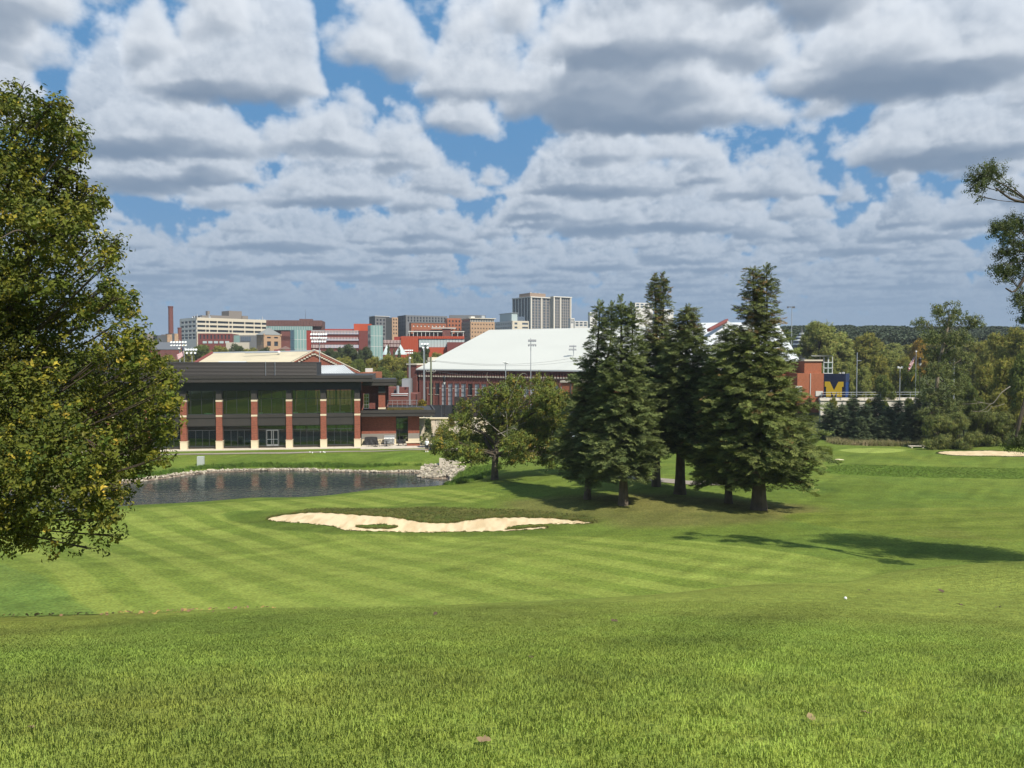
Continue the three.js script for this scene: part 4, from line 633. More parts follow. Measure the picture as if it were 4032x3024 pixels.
// the tall feathery tree above the wood
{
  const D = 112, b = footAt(3690, D), t = thing('locust_tree', 'tall feathery tree with bare pale trunk rising above the pines', 'tree', b), R = rng(23), clumps = [];
  for (const [px, py, r] of [[3700, 1225, 34], [3745, 1215, 34], [3775, 1250, 34], [3725, 1265, 34], [3835, 1262, 26], [3855, 1282, 18], [3810, 1285, 28], [3615, 1272, 22], [3640, 1290, 26], [3660, 1330, 36], [3700, 1330, 40], [3760, 1330, 42], [3800, 1345, 34], [3740, 1390, 48], [3790, 1420, 40], [3690, 1410, 40], [3660, 1390, 26], [3700, 1455, 40], [3760, 1470, 42], [3660, 1470, 34], [3640, 1515, 32], [3745, 1530, 46], [3790, 1510, 30], [3660, 1560, 36], [3710, 1610, 50], [3760, 1600, 44], [3660, 1640, 44], [3730, 1680, 44]]) { const q = P(px, py, D + (R() - 0.5) * 6); clumps.push([q.x - b.x, q.y - b.y, q.z - b.z, r / FOC * D]); }
  const L = (px, py) => P(px, py, D - 0.3).sub(b);
  broadleaf(t, { seed: 80, clumps, n: 5600, gap: -0.1, sprig: sprig(9, 0.6, 0.13, 0.22, 6, 0.6), squash: 0.75, trunk: [V(0, -0.5, 0), L(3688, 1600), L(3690, 1500), L(3700, 1420), L(3722, 1330), L(3740, 1240)], trunkR: 0.32, bark: mat(0.20, 0.165, 0.12, 0.95), twigs: 2, limb: 0.07, fork: (x, y) => { const f = clamp((y - 1.5) / 18); return V(lerp(0, 1.6, f), clamp(y - 1.2, 5, 17), 0); }, colors: [[0.5, [0.15, 0.18, 0.05]], [0.3, [0.20, 0.225, 0.064]], [0.2, [0.10, 0.13, 0.036]]] });
}
// light shrubs in front of the wood
[[3700, 1640, 107, 46, 'broad pale leafy shrub left of the far bunker, drooping to the grass'], [3790, 1625, 106, 56, 'rounded pale leafy shrub in the middle of the shrub bank behind the far bunker'], [3880, 1600, 108, 56, 'tallest pale leafy shrub in the shrub bank behind the far bunker'], [3955, 1628, 107, 46, 'pale leafy shrub at the right end of the shrub bank behind the far bunker']].forEach(([px, py, D, r, label], i) => {
  const b = footAt(px, D), t = thing('leafy_shrub', label, 'shrub', b, 0, 'shrubs behind the far bunker'), R = rng(51 + i), clumps = [], top = P(px, py, D).y - b.y, w = r / FOC * D * 1.25;
  for (let k = 0; k < 15; k++) { const f = R(), a = R() * 6.28, q = w * Math.sqrt(R()) * Math.sqrt(1.05 - f * f); clumps.push([Math.cos(a) * q, lerp(0.4, top - 0.5, f), Math.sin(a) * q, 0.55 + 0.45 * R()]); }
  if (!i) for (const [x, y, rr] of [[3672, 1770, 16], [3675, 1800, 14], [3650, 1745, 18], [3690, 1760, 16]]) { const q = P(x, y, D - 2); clumps.push([q.x - b.x, q.y - b.y, q.z - b.z, rr / FOC * D]); }
  broadleaf(t, { seed: 90 + i, clumps, n: 3000, gap: -0.4, sprig: sprig(9, 0.45, 0.10, 0.17, 7, 0.4), squash: 0.9, trunkR: 0.1, trunk: [V(0, -0.3, 0), V(0.1, 0.8, 0), V(0, 1.6, 0)], twigs: 2, limb: 0.06, fork: (x, y) => V(0, 0.5, 0), colors: [[0.5, [0.19, 0.215, 0.05]], [0.3, [0.135, 0.162, 0.04]], [0.2, [0.245, 0.255, 0.068]]] });
});
// fallen bare boughs in the wood's edge
{
  const D = 101, L = (x, y) => P(x, y, D), g = [];
  for (const s of [[[3978, 1522], [3945, 1545], [3905, 1590], [3870, 1585], [3838, 1578]], [[3905, 1588], [3870, 1615], [3838, 1620]], [[3905, 1600], [3890, 1618], [3850, 1620]], [[3955, 1590], [3930, 1598], [3900, 1602]], [[3870, 1585], [3820, 1590], [3790, 1590]], [[3845, 1620], [3822, 1618]], [[3838, 1578], [3836, 1562]]]) g.push(taper(s.map(([x, y]) => L(x, y)), s.length > 4 ? 0.075 : 0.035, 0.010, 6));
  single('dead_bough', merge(g), mat(0.23, 0.20, 0.16, 0.9), 'bare pale fallen bough caught in the green wood at right', 'branch');
}
// ornamental grass clump and the far wooded ridge
{
  const b = ground(3245, 1806, F), R = rng(71), sp = []; for (let i = 0; i < 60; i++) { const a = R() * 6.28, q = Math.sqrt(R()) * 0.75, k = 0.7 + 0.6 * R(); sp.push([Math.cos(a) * q, 0, Math.sin(a) * q, R() * 6.28, [1.6, 5.0 + 1.6 * R(), 1.6], 0.17 * k, 0.21 * k, 0.03 * k]); }
  const t = thing('ornamental_grass', 'tall arching clump of yellow-green grass right of the largest spruce', 'plant', b); scatter('blades', longTuft[0], bladeMat, sp, t);
  const blob = (() => { const Rb = rng(6), l = []; for (let i = 0; i < 1100; i++) { const a = Rb() * 6.28, u = Rb() * 1.5 - 0.5, q = Math.sqrt(Math.max(0.05, 1 - u * u)) * (0.8 + 0.3 * Rb()), g = new THREE.PlaneGeometry(0.1, 0.1); g.rotateX(Rb() * 3); g.rotateY(Rb() * 6); g.translate(Math.cos(a) * q, u * 0.9 + 0.5, Math.sin(a) * q); l.push(g); } return merge(l); })();
  const Rr = rng(88), spots = [];
  for (let i = 0; i < 1500; i++) { const px = 2950 + Rr() * 1900, D = i < 600 ? 290 + Rr() * 330 : 620 + Rr() * 260, x = (px - PW / 2) / FOC * D, ridge = 1306 + 16 * noise2(px / 260, 3, 1) + 9 * noise2(px / 60, 7, 1) + 7 * Rr() - 10 * sstep(3400, 3900, px), top = D < 620 ? height(x, -D) + 13 : P(px, ridge + 75 * (1 - (D - 620) / 260), D).y, s = 5 + 6 * Rr(), k = 0.85 + 0.3 * Rr(); spots.push([x, top - s * 1.3, -D, Rr() * 6.28, s, 0.066 * k, 0.090 * k, 0.052 * k]); }
  tag(scatter('far_wood', blob, needleMat, spots), 'dark wooded ridge on the skyline behind the right-hand trees', 'wood', null, 'stuff');
  const hp = [], hi = [], n = 60; for (let i = 0; i <= n; i++) for (const [D, py] of [[560, 1400], [640, 1375], [760, 1340], [900, 1312], [1200, 1330]]) { const px = 2600 + i / n * 2600, f = sstep(2600, 3000, px), p = P(px, lerp(1400, py, f), D); hp.push(p.x, p.y, p.z); }
  for (let i = 0; i < n; i++) for (let k = 0; k < 4; k++) { const a = i * 5 + k; hi.push(a, a + 5, a + 6, a, a + 6, a + 1); }
  const hg = new THREE.BufferGeometry(); hg.setAttribute('position', new THREE.Float32BufferAttribute(hp, 3)); hg.setIndex(hi); hg.computeVertexNormals(); setting('hill', hg, mat(0.05, 0.07, 0.028, 1));
}

// ------------------------------------------------------------------ clubhouse
const brickTex = (seed, base, dark) => colorTexture(256, seed, (u, v, R) => {
  const row = Math.floor(v * 26), off = (row & 1) * 0.5, bu = u * 9 + off, bk = Math.floor(bu), fu = bu - bk, fv = v * 26 - row, joint = fu < 0.05 || fv < 0.13, h = hash3(bk % 9, row, seed), n = 0.8 + 0.4 * h + 0.1 * (R() - 0.5);
  return joint ? dark.map((x) => x * (0.9 + 0.2 * h)) : base.map((x) => x * n);
}, [0.5, 0.5]);                                                            // two metres a tile
const brickMat = new THREE.MeshStandardMaterial({ name: 'red brick', map: brickTex(41, [0.255, 0.078, 0.045], [0.20, 0.095, 0.065]), roughness: 0.9 });
const maroonBrick = new THREE.MeshStandardMaterial({ name: 'maroon brick', map: brickTex(42, [0.165, 0.052, 0.040], [0.13, 0.065, 0.055]), roughness: 0.9 });
const orangeBrick = new THREE.MeshStandardMaterial({ name: 'orange brick', map: brickTex(43, [0.33, 0.105, 0.045], [0.25, 0.12, 0.07]), roughness: 0.9 });
const tanBrick = new THREE.MeshStandardMaterial({ name: 'tan brick', map: brickTex(44, [0.42, 0.27, 0.16], [0.36, 0.26, 0.18]), roughness: 0.9 });
const creamStone = mat(0.66, 0.57, 0.40, 0.85), greyStone = mat(0.24, 0.22, 0.19, 0.9);
const metalMap = colorTexture(128, 46, (u, v, R) => { const n = 0.9 + 0.18 * vnoise3(u * 5, v * 5, 0.5, 5) + 0.05 * (R() - 0.5); return [0.052 * n, 0.047 * n, 0.042 * n]; }, [0.25, 0.25]);
const darkMetal = new THREE.MeshStandardMaterial({ name: 'dark bronze metal', map: metalMap, roughness: 0.55, metalness: 0.25 });
const soffitMat = mat(0.030, 0.034, 0.038, 0.8), frameMat = mat(0.035, 0.04, 0.042, 0.5);
const glassMat = new THREE.MeshPhysicalMaterial({ name: 'tinted glass', color: rgbc(0.42, 0.60, 0.50), roughness: 0.02, transmission: 1, thickness: 0, ior: 1.95 });
const roomMat = mat(0.10, 0.09, 0.08, 0.9), floorMat = mat(0.16, 0.13, 0.10, 0.8), linenMat = mat(0.75, 0.76, 0.74, 0.8), steelMat = mat(0.55, 0.57, 0.60, 0.35, { metalness: 0.8 }), blackMat = mat(0.02, 0.02, 0.022, 0.6), whiteMat = mat(0.78, 0.78, 0.76, 0.7);
const TERR = -0.19;                                                        // level of the terrace
const CLUB = { pos: P(723, 1770, 108).setY(0), turn: Math.atan(3.5 / 23.8), bay: 4.81 };
const club = (x, y, z) => V(x, y, z).applyAxisAngle(V(0, 1, 0), CLUB.turn).add(CLUB.pos);     // a point in the clubhouse's own axes
{
  const t = thing('clubhouse', 'two-storey dark metal clubhouse with red brick columns behind the pond', 'building', CLUB.pos, CLUB.turn);
  const B = CLUB.bay, N = 7, X0 = -B * 2, X1 = B * 5;                      // columns at X0 + i B
  const U = (g) => metreUV(g, 1);
  // columns
  for (let i = 0; i < N + 1; i++) {
    const x = X0 + i * B, c = part('column', U(bb(x - 0.4, x + 0.4, 0.96, 6.52, -0.8, 0)), brickMat, t);
    part('plinth', bb(x - 0.46, x + 0.46, -0.6, 0.9, -0.86, 0.06), creamStone, c); part('plinth_cap', bb(x - 0.5, x + 0.5, 0.9, 0.97, -0.9, 0.1), creamStone, c);
    part('stone_band', bb(x - 0.42, x + 0.42, 4.38, 4.64, -0.82, 0.02), creamStone, c); part('stone_band', bb(x - 0.42, x + 0.42, 6.52, 6.76, -0.82, 0.02), creamStone, c);
    part('cap', bb(x - 0.38, x + 0.38, 6.76, 8.1, -0.78, -0.02), darkMetal, c);
    for (const y of [1.95, 3.05, 5.55]) part('brick_reveal', bb(x - 0.404, x + 0.404, y, y + 0.03, -0.804, 0.004), mat(0.09, 0.035, 0.02, 0.9), c);
  }
  // window walls of each bay, both storeys
  const zf = -0.62;
  const pane = (x0, x1, y0, y1, z, p) => part('glass_pane', bb(x0, x1, y0, y1, z - 0.012, z + 0.012), glassMat, p);
  for (let i = 0; i < N; i++) {
    const a = X0 + i * B + 0.4, b = a + B - 0.8;
    const w = part('window', merge([bb(a, a + 0.06, 0.05, 3.05, zf - 0.12, zf), bb(b - 0.06, b, 0.05, 3.05, zf - 0.12, zf), bb(a + 0.06, b - 0.06, 2.95, 3.05, zf - 0.12, zf), bb(a + 0.06, b - 0.06, 0.05, 0.16, zf - 0.12, zf), bb(a + 0.06, b - 0.06, 2.38, 2.46, zf - 0.1, zf - 0.01), ...[0.27, 0.5, 0.73].map((f) => bb(lerp(a, b, f) - 0.03, lerp(a, b, f) + 0.03, 0.16, 2.38, zf - 0.1, zf - 0.02))]), frameMat, t);
    for (const [f, g] of [[0, 0.27], [0.27, 0.5], [0.5, 0.73], [0.73, 1]]) pane(lerp(a, b, f) + 0.03, lerp(a, b, g) - 0.03, 0.16, 2.38, zf - 0.06, w);
    pane(a + 0.06, b - 0.06, 2.46, 2.95, zf - 0.06, w);
    const u = part('window', merge([bb(a, a + 0.06, 4.66, 8.06, zf - 0.12, zf), bb(b - 0.06, b, 4.66, 8.06, zf - 0.12, zf), bb(a + 0.06, b - 0.06, 4.66, 4.74, zf - 0.12, zf), bb(a + 0.06, b - 0.06, 6.84, 6.9, zf - 0.1, zf - 0.01), ...[0.12, 0.48, 0.88].map((f) => bb(lerp(a, b, f) - 0.03, lerp(a, b, f) + 0.03, 4.74, 8.06, zf - 0.1, zf - 0.02))]), frameMat, t);
    for (const [f, g] of [[0, 0.12], [0.12, 0.48], [0.48, 0.88], [0.88, 1]]) { pane(lerp(a, b, f) + 0.03, lerp(a, b, g) - 0.03, 4.74, 6.84, zf - 0.06, u); pane(lerp(a, b, f) + 0.03, lerp(a, b, g) - 0.03, 6.9, 8.04, zf - 0.06, u); }
    const s = part('spandrel', U(bb(a, b, 3.06, 4.2, zf - 0.3, -0.28)), darkMetal, t);
    part('ledge', bb(a, b, 4.2, 4.64, zf - 0.3, -0.2), darkMetal, s);
    for (const f of [0.1, 0.5, 0.9]) part('seam', bb(lerp(a, b, f) - 0.012, lerp(a, b, f) + 0.012, 3.08, 4.18, -0.285, -0.274), soffitMat, s);
    if (i === 4) { for (const q of [0.42, 0.58]) { const d = part('door', merge([bb(lerp(a, b, q) - 0.5, lerp(a, b, q) - 0.42, 0.05, 2.38, zf + 0.002, zf + 0.05), bb(lerp(a, b, q) + 0.42, lerp(a, b, q) + 0.5, 0.05, 2.38, zf + 0.002, zf + 0.05), bb(lerp(a, b, q) - 0.42, lerp(a, b, q) + 0.42, 2.28, 2.38, zf + 0.002, zf + 0.05), bb(lerp(a, b, q) - 0.42, lerp(a, b, q) + 0.42, 0.05, 0.3, zf + 0.002, zf + 0.05)]), mat(0.20, 0.21, 0.21, 0.5), t); part('push_bar', bb(lerp(a, b, q) - 0.4, lerp(a, b, q) + 0.4, 1.0, 1.05, zf + 0.055, zf + 0.1), steelMat, d); } }
  }
  // head band, roof edge, louvred screen
  const hb = part('head_band', U(bb(X0 - 3, X1 + 0.5, 8.1, 9.3, -1.6, -0.12)), soffitMat, t);
  for (let i = 0; i < N + 1; i++) part('seam', bb(X0 + i * B - 0.015, X0 + i * B + 0.015, 8.1, 9.3, -0.12, -0.108), blackMat, hb);
  part('roof', bb(X0 - 3.6, X1 + 2.1, 9.32, 10.16, -17, 1.1), soffitMat, t);
  const fs = part('roof_fascia', U(merge([bb(X0 - 3.7, X1 + 2.2, 9.3, 9.78, 1.1, 1.22), bb(X0 - 3.75, X1 + 2.25, 9.82, 10.24, 1.1, 1.3)])), darkMetal, t);
  for (let x = X0 - 3; x < X1 + 2; x += 2.4) part('seam', bb(x - 0.012, x + 0.012, 9.31, 9.77, 1.22, 1.23), soffitMat, fs);
  part('roof_fascia', U(bb(X1 + 2.1, X1 + 2.22, 9.3, 10.24, -16, 1.1)), darkMetal, t);
  const SX0 = X0 - 3, SX1 = 18.2;
  part('screen_backing', bb(SX0, SX1, 10.16, 12.02, -8.4, -1.4), soffitMat, t);
  for (let k = 0; k < 9; k++) { const y = 10.22 + k * 0.2, s = part('louver_slat', new THREE.BoxGeometry(SX1 - SX0 + 0.06, 0.15, 0.05), darkMetal, t); s.position.set((SX0 + SX1) / 2, y + 0.08, -1.28); s.rotation.x = -0.5; }
  part('louver_cap', bb(SX0 - 0.05, SX1 + 0.06, 12.02, 12.1, -8.5, -1.2), darkMetal, t);
  for (const x of [11.1, 12.4]) part('ladder_rail', bb(x - 0.03, x + 0.03, 10.2, 12.2, -1.12, -1.06), steelMat, t);
  // interior: floors, back wall with windows to the far side, a core wall
  const r = part('interior_floor', bb(X0 - 2.4, X1 - 0.1, -0.2, 0.04, -14, zf - 0.14), floorMat, t); part('interior_floor', bb(X0 - 2.4, X1 - 0.1, 3.4, 4.0, -14, zf - 0.32), floorMat, t);
  part('end_wall', U(bb(X0 - 3, X0 - 2.4, -0.2, 9.3, -14, -0.2)), maroonBrick, t);
  const back = []; for (const [y0, y1, h0, h1] of [[0.04, 3.4, 0.7, 2.7], [4.0, 9.3, 5.1, 7.6]]) { back.push(bb(X0 - 2.4, X1, y0, h0, -14.3, -14), bb(X0 - 2.4, X1, h1, y1, -14.3, -14)); let x = X0 - 2.4; for (const [a, b] of [[13.6, 15], [15.4, 17.4], [18.4, 19.8], [20.1, 22.4]]) { back.push(bb(x, a, h0, h1, -14.3, -14)); for (let m = a + 0.55; m < b - 0.2; m += 0.6) back.push(bb(m - 0.04, m + 0.04, h0, h1, -14.2, -14.1)); back.push(bb(a, b, lerp(h0, h1, 0.62), lerp(h0, h1, 0.62) + 0.08, -14.19, -14.12)); x = b; } back.push(bb(x, X1, h0, h1, -14.3, -14)); }
  part('back_wall', merge(back), roomMat, t); part('core_wall', bb(X0, 11, 0.04, 9.25, -9.4, -9), roomMat, t); part('core_wall', bb(11.8, 12.0, 0.04, 9.25, -9, -4), roomMat, t);
  // right-hand wing: one storey with a roof terrace, set-back upper room
  const W0 = X1 + 0.45, W1 = 33.1, zw = -3.3;
  part('wing_wall', U(merge([bb(W0, 29.6, 1.35, 4.05, zw - 0.4, zw), bb(31.4, W1, 1.35, 4.05, zw - 0.4, zw)])), brickMat, t);
  part('wing_base', merge([bb(W0, 29.6, 0.55, 1.35, zw - 0.4, zw + 0.03), bb(31.4, W1, 0.55, 1.35, zw - 0.4, zw + 0.03)]), greyStone, t);
  part('wing_plinth', merge([bb(W0, 29.6, -0.2, 0.55, zw - 0.4, zw + 0.06), bb(31.4, W1, -0.2, 0.55, zw - 0.4, zw + 0.06)]), creamStone, t);
  part('wing_side_wall', U(bb(W1 - 0.4, W1, -0.2, 4.05, -14, zw - 0.4)), brickMat, t);
  const ww = part('window', merge([bb(29.6, 29.68, 0.1, 3.7, zw - 0.3, zw - 0.15), bb(31.32, 31.4, 0.1, 3.7, zw - 0.3, zw - 0.15), bb(29.68, 31.32, 3.62, 3.7, zw - 0.3, zw - 0.15), bb(29.68, 31.32, 0.1, 0.2, zw - 0.3, zw - 0.15), bb(30.1, 30.16, 0.2, 3.62, zw - 0.28, zw - 0.16), bb(29.68, 31.32, 2.9, 2.96, zw - 0.28, zw - 0.16)]), frameMat, t);
  pane(29.68, 30.1, 0.2, 2.9, zw - 0.22, ww); pane(30.16, 31.32, 0.2, 2.9, zw - 0.22, ww); pane(29.68, 30.1, 2.96, 3.62, zw - 0.22, ww); pane(30.16, 31.32, 2.96, 3.62, zw - 0.22, ww);
  part('wing_lintel', bb(29.6, 31.4, 3.7, 4.05, zw - 0.4, zw - 0.02), soffitMat, t);
  part('wing_floor', bb(W0, W1 - 0.4, -0.2, 0.04, -14, zw - 0.42), floorMat, t); part('wing_back_wall', merge([bb(W0, 29.5, 0.04, 4.05, -14.3, -14), bb(30.7, W1, 0.04, 4.05, -14.3, -14), bb(29.5, 30.7, 0.04, 1.2, -14.3, -14), bb(29.5, 30.7, 3.4, 4.05, -14.3, -14)]), roomMat, t);
  part('wing_roof', bb(W0, 35.2, 4.07, 4.75, -14.5, -1.7), soffitMat, t);
  const wf = part('wing_fascia', U(merge([bb(W0 - 0.02, 35.3, 4.05, 4.52, -1.7, -1.58), bb(W0 - 0.02, 35.4, 4.56, 5.0, -1.7, -1.5), bb(35.2, 35.32, 4.05, 4.52, -14.5, -1.7), bb(35.2, 35.4, 4.56, 5.0, -14.5, -1.7)])), darkMetal, t);
  for (let x = W0 + 1.4; x < 35; x += 2.2) part('seam', bb(x - 0.012, x + 0.012, 4.06, 4.51, -1.58, -1.57), soffitMat, wf);
  // upper room
  part('upper_room_wall', U(merge([bb(25.6, 27.0, 5.0, 7.3, -5.2, -4.8), bb(24.5, 24.7, 5.0, 8.6, -5.1, -4.9), bb(24.7, 27.0, 7.35, 8.6, -5.2, -4.85)])), maroonBrick, t);
  const uw = part('window', merge([bb(24.75, 24.81, 5.05, 7.3, -4.95, -4.85), bb(25.5, 25.56, 5.05, 7.3, -4.95, -4.85), ...[5.05, 5.6, 6.15, 6.7, 7.24].map((y) => bb(24.81, 25.5, y, y + 0.05, -4.95, -4.86)), bb(25.13, 25.17, 5.1, 7.24, -4.94, -4.87)]), steelMat, t); pane(24.81, 25.5, 5.1, 7.24, -4.92, uw);
  const up = part('pier', U(bb(27.0, 28.0, 5.25, 7.45, -4.9, -3.9)), brickMat, t); part('pier_base', bb(26.95, 28.05, 5.0, 5.25, -4.95, -3.85), creamStone, up); part('stone_band', bb(26.96, 28.04, 7.45, 7.65, -4.94, -3.86), greyStone, up); part('cap', bb(27.02, 27.98, 7.65, 8.6, -4.88, -3.92), soffitMat, up);
  part('upper_roof', bb(X1 + 0.6, 29.6, 8.62, 9.5, -13, -2.9), soffitMat, t); part('upper_fascia', U(merge([bb(X1 + 0.55, 29.7, 8.6, 9.05, -2.9, -2.78), bb(X1 + 0.55, 29.8, 9.09, 9.55, -2.9, -2.7)])), darkMetal, t);
  part('back_room', U(bb(W0 + 0.2, 28.4, 5.0, 8.55, -12.5, -9)), maroonBrick, t);
  // roof-terrace railing
  const rail = []; for (let x = 28.3; x <= 33; x += 0.75) rail.push(bb(x - 0.025, x + 0.025, 5.02, 6.1, -8.05, -8)); rail.push(bb(28.3, 33, 6.06, 6.12, -8.06, -7.99), bb(28.3, 33, 5.6, 5.64, -8.05, -8)); part('railing', merge(rail), steelMat, t);
}
{ // sedum on the wing roof
  const R = rng(12), sp = []; for (let i = 0; i < 260; i++) { const p = club(28.4 + R() * 5.2, 5.0 - 0.24, -7.2 + R() * 4.2), k = 0.6 + 0.6 * R(), o = R(); sp.push([p.x, p.y, p.z, R() * 6.28, [1.1, 0.9 + 0.6 * R(), 1.1], lerp(0.28, 0.16, o) * k, lerp(0.17, 0.18, o) * k, 0.04 * k]); }
  tag(scatter('roof_garden', longTuft[1], bladeMat, sp), 'orange and green plants growing on the clubhouse wing roof', 'plants', null, 'stuff');
  const tw = thing('round_table', 'round table under white linen behind the upper clubhouse window, third bay', 'table', club(3.1, 4.0, -2.2), 0, 'linen-covered tables indoors'); part('tablecloth', new THREE.CylinderGeometry(0.8, 0.9, 0.76, 20).translate(0, 0.38, 0), linenMat, tw);
  [[0.8 - 4.81, 'second bay, left'], [3.9 - 4.81, 'second bay, right'], [9.2, 'fourth bay'], [14.2, 'fifth bay'], [18.1, 'sixth bay, left'], [20.9, 'last bay']].forEach(([x, w]) => copyOf(tw, club(x + 0.4, 4.0, -2.3 - (x % 1)), 0, `round table under white linen behind the upper clubhouse window, ${w}`));
}
// ------------------------------------------------------------------ terrace and what stands on it
{
  const slab = (name, x0, x1, z0, z1, y) => { const g = metreUV(bb(x0, x1, -0.9, y, z0, z1)); const m = setting(name, g, concreteMat); m.position.copy(CLUB.pos); m.rotation.y = CLUB.turn; return m; };
  slab('terrace', -13.5, 24.6, -0.6, 1.5, TERR); slab('terrace', 24.602, 36.5, -3.3, 2.8, TERR - 0.004);
  // covered grill, stainless grill, tables, chairs
  const cover = (() => { const g = new THREE.BoxGeometry(2.1, 1.16, 0.9, 22, 12, 8).translate(0, 0.58, 0), p = g.attributes.position; for (let i = 0; i < p.count; i++) { const x = p.getX(i), y = p.getY(i), z = p.getZ(i), f = 1 - y / 1.16, sag = 0.04 * Math.sin(x * 9 + y * 4) * f + 0.05 * Math.sin(x * 4.3 - y * 3 + z * 5) * f; p.setXYZ(i, x * (1 - 0.14 * (1 - f)) + 0.1 * Math.sign(x) * f * f, y - 0.05 * (x / 1.05) ** 2 * (1 - f), z * (0.85 + 0.2 * f) + sag * Math.sign(z)); } g.computeVertexNormals(); return g; })();
  single('covered_grill', cover, blackMat, 'barbecue under a draped black cover against the brick wing', 'grill', club(25.9, TERR, -2.4), CLUB.turn);
  const gr = thing('steel_grill', 'wide stainless steel grill with open lid beside the wing window', 'grill', club(28.6, TERR, -2.4), CLUB.turn);
  part('cabinet', rb(-0.75, 0.75, 0.12, 0.86, -0.35, 0.3, 0.02), steelMat, gr); part('control_panel', rb(-0.78, 0.78, 0.86, 1.0, -0.3, 0.36, 0.02), whiteMat, gr); part('lid', rb(-0.78, 0.78, 1.02, 1.32, -0.38, 0.1, 0.05), steelMat, gr);
  for (const x of [-0.5, 0, 0.5]) { const k = part('knob', new THREE.CylinderGeometry(0.035, 0.035, 0.05, 10).rotateX(Math.PI / 2).translate(x, 0.93, 0.385), blackMat, gr); }
  for (const x of [-0.65, 0.65]) part('caster', new THREE.CylinderGeometry(0.06, 0.06, 0.05, 10).rotateX(Math.PI / 2).translate(x, 0.06, 0.2), blackMat, gr);
  const table = (label, x, z) => { const t = thing('patio_table', label, 'table', club(x, TERR, z), 0); part('table_top', new THREE.CylinderGeometry(0.5, 0.5, 0.03, 20).translate(0, 0.72, 0), blackMat, t); part('pedestal', cyl(0.05, 0.04, 0.7, 8), blackMat, t); part('foot', new THREE.CylinderGeometry(0.3, 0.34, 0.03, 16).translate(0, 0.015, 0), blackMat, t); };
  table('round black patio table before the stainless steel grill', 28.2, -0.5); table('round black patio table right of the covered grill', 26.6, -0.3);
  const ch = thing('patio_chair', 'black metal patio chair left of the table by the steel grill', 'chair', club(27.5, TERR, -0.3), 1.2, 'black patio chairs');
  part('seat', bx(0.46, 0.03, 0.46, 0, 0.44, 0), blackMat, ch); part('backrest', merge([bx(0.46, 0.05, 0.03, 0, 0.86, -0.24), bx(0.46, 0.03, 0.03, 0, 0.6, -0.23), ...[-0.18, -0.06, 0.06, 0.18].map((x) => bx(0.02, 0.3, 0.02, x, 0.72, -0.235))]), blackMat, ch); for (const [x, z] of [[-0.2, -0.2], [0.2, -0.2], [-0.2, 0.2], [0.2, 0.2]]) part('leg', rod(V(x, 0.43, z), V(x * 1.2, 0, z * 1.2), 0.014), blackMat, ch);
  copyOf(ch, club(28.9, TERR, -0.4), -1.5, 'black metal patio chair right of the table by the steel grill'); copyOf(ch, club(28.3, TERR, 0.3), 3.0, 'black metal patio chair in front of the table by the steel grill'); copyOf(ch, club(25.9, TERR, -0.2), 1.6, 'black metal patio chair left of the table by the covered grill'); copyOf(ch, club(26.9, TERR, 0.45), 2.7, 'black metal patio chair in front of the table by the covered grill');
  const arm = thing('armchair', 'low black armchair between the wing window and the brick fire pit', 'chair', club(30.3, TERR, -0.6), 0.3); part('seat', rb(-0.34, 0.34, 0.3, 0.46, -0.3, 0.3, 0.03), blackMat, arm); part('backrest', rb(-0.34, 0.34, 0.46, 0.86, -0.34, -0.24, 0.03), blackMat, arm); for (const s of [-1, 1]) part('armrest', rb(s * 0.36 - 0.05, s * 0.36 + 0.05, 0.52, 0.6, -0.32, 0.34, 0.02), blackMat, arm); for (const [x, z] of [[-0.33, -0.28], [0.33, -0.28], [-0.33, 0.28], [0.33, 0.28]]) part('leg', bx(0.06, 0.52, 0.06, x, 0.26, z), blackMat, arm);
  const fp = thing('fire_pit', 'low red brick fire pit with a cream stone top on the terrace', 'fire pit', club(32.1, TERR, -0.7), CLUB.turn); part('base', metreUV(bb(-0.95, 0.95, 0, 0.42, -0.6, 0.6)), brickMat, fp); part('stone_top', merge([bb(-1.08, 1.08, 0.422, 0.54, -0.72, -0.25), bb(-1.08, 1.08, 0.422, 0.54, 0.25, 0.72), bb(-1.08, -0.5, 0.422, 0.54, -0.25, 0.25), bb(0.5, 1.08, 0.422, 0.54, -0.25, 0.25)]), creamStone, fp); part('burner', bb(-0.498, 0.498, 0.422, 0.47, -0.248, 0.248), blackMat, fp);
  const ht = thing('bar_table', 'tall dark bar table right of the brick fire pit', 'table', club(34.3, TERR, -1.4), 0.2); part('table_top', bx(0.9, 0.05, 0.6, 0, 0.98, 0), blackMat, ht); for (const x of [-0.32, 0.32]) part('leg', bx(0.07, 0.95, 0.5, x, 0.475, 0), blackMat, ht);
  single('utility_cabinet', rb(-0.42, 0.42, 0, 1.25, -0.25, 0.25, 0.03), mat(0.40, 0.44, 0.40, 0.7), 'pale grey utility cabinet standing in grass on the pond bank', 'cabinet', ground(791, 1834, F).add(V(0, -0.05, 0)), 0.1);
  single('stone_marker', rb(-0.38, 0.38, 0, 0.12, -0.15, 0.15, 0.03), creamStone, 'flat cream marker lying by the left shore stones', 'marker', ground(828, 1851, F), 0.1);
  for (const [px, py, w] of [[1220, 1783, 'leftmost'], [1230, 1785, 'second from left'], [1261, 1783, 'third from left'], [1274, 1782, 'fourth from left'], [1279, 1784, 'rightmost']]) { const m = single('tee_marker', (() => { const g = new THREE.SphereGeometry(0.085, 10, 8); g.scale(1, 1.25, 1); return g.translate(0, 0.09, 0); })(), whiteMat, `tiny white marker on the lawn below the clubhouse, ${w} of five`, 'marker', ground(px, py, F), 0, 'white markers on the lawn'); }
}
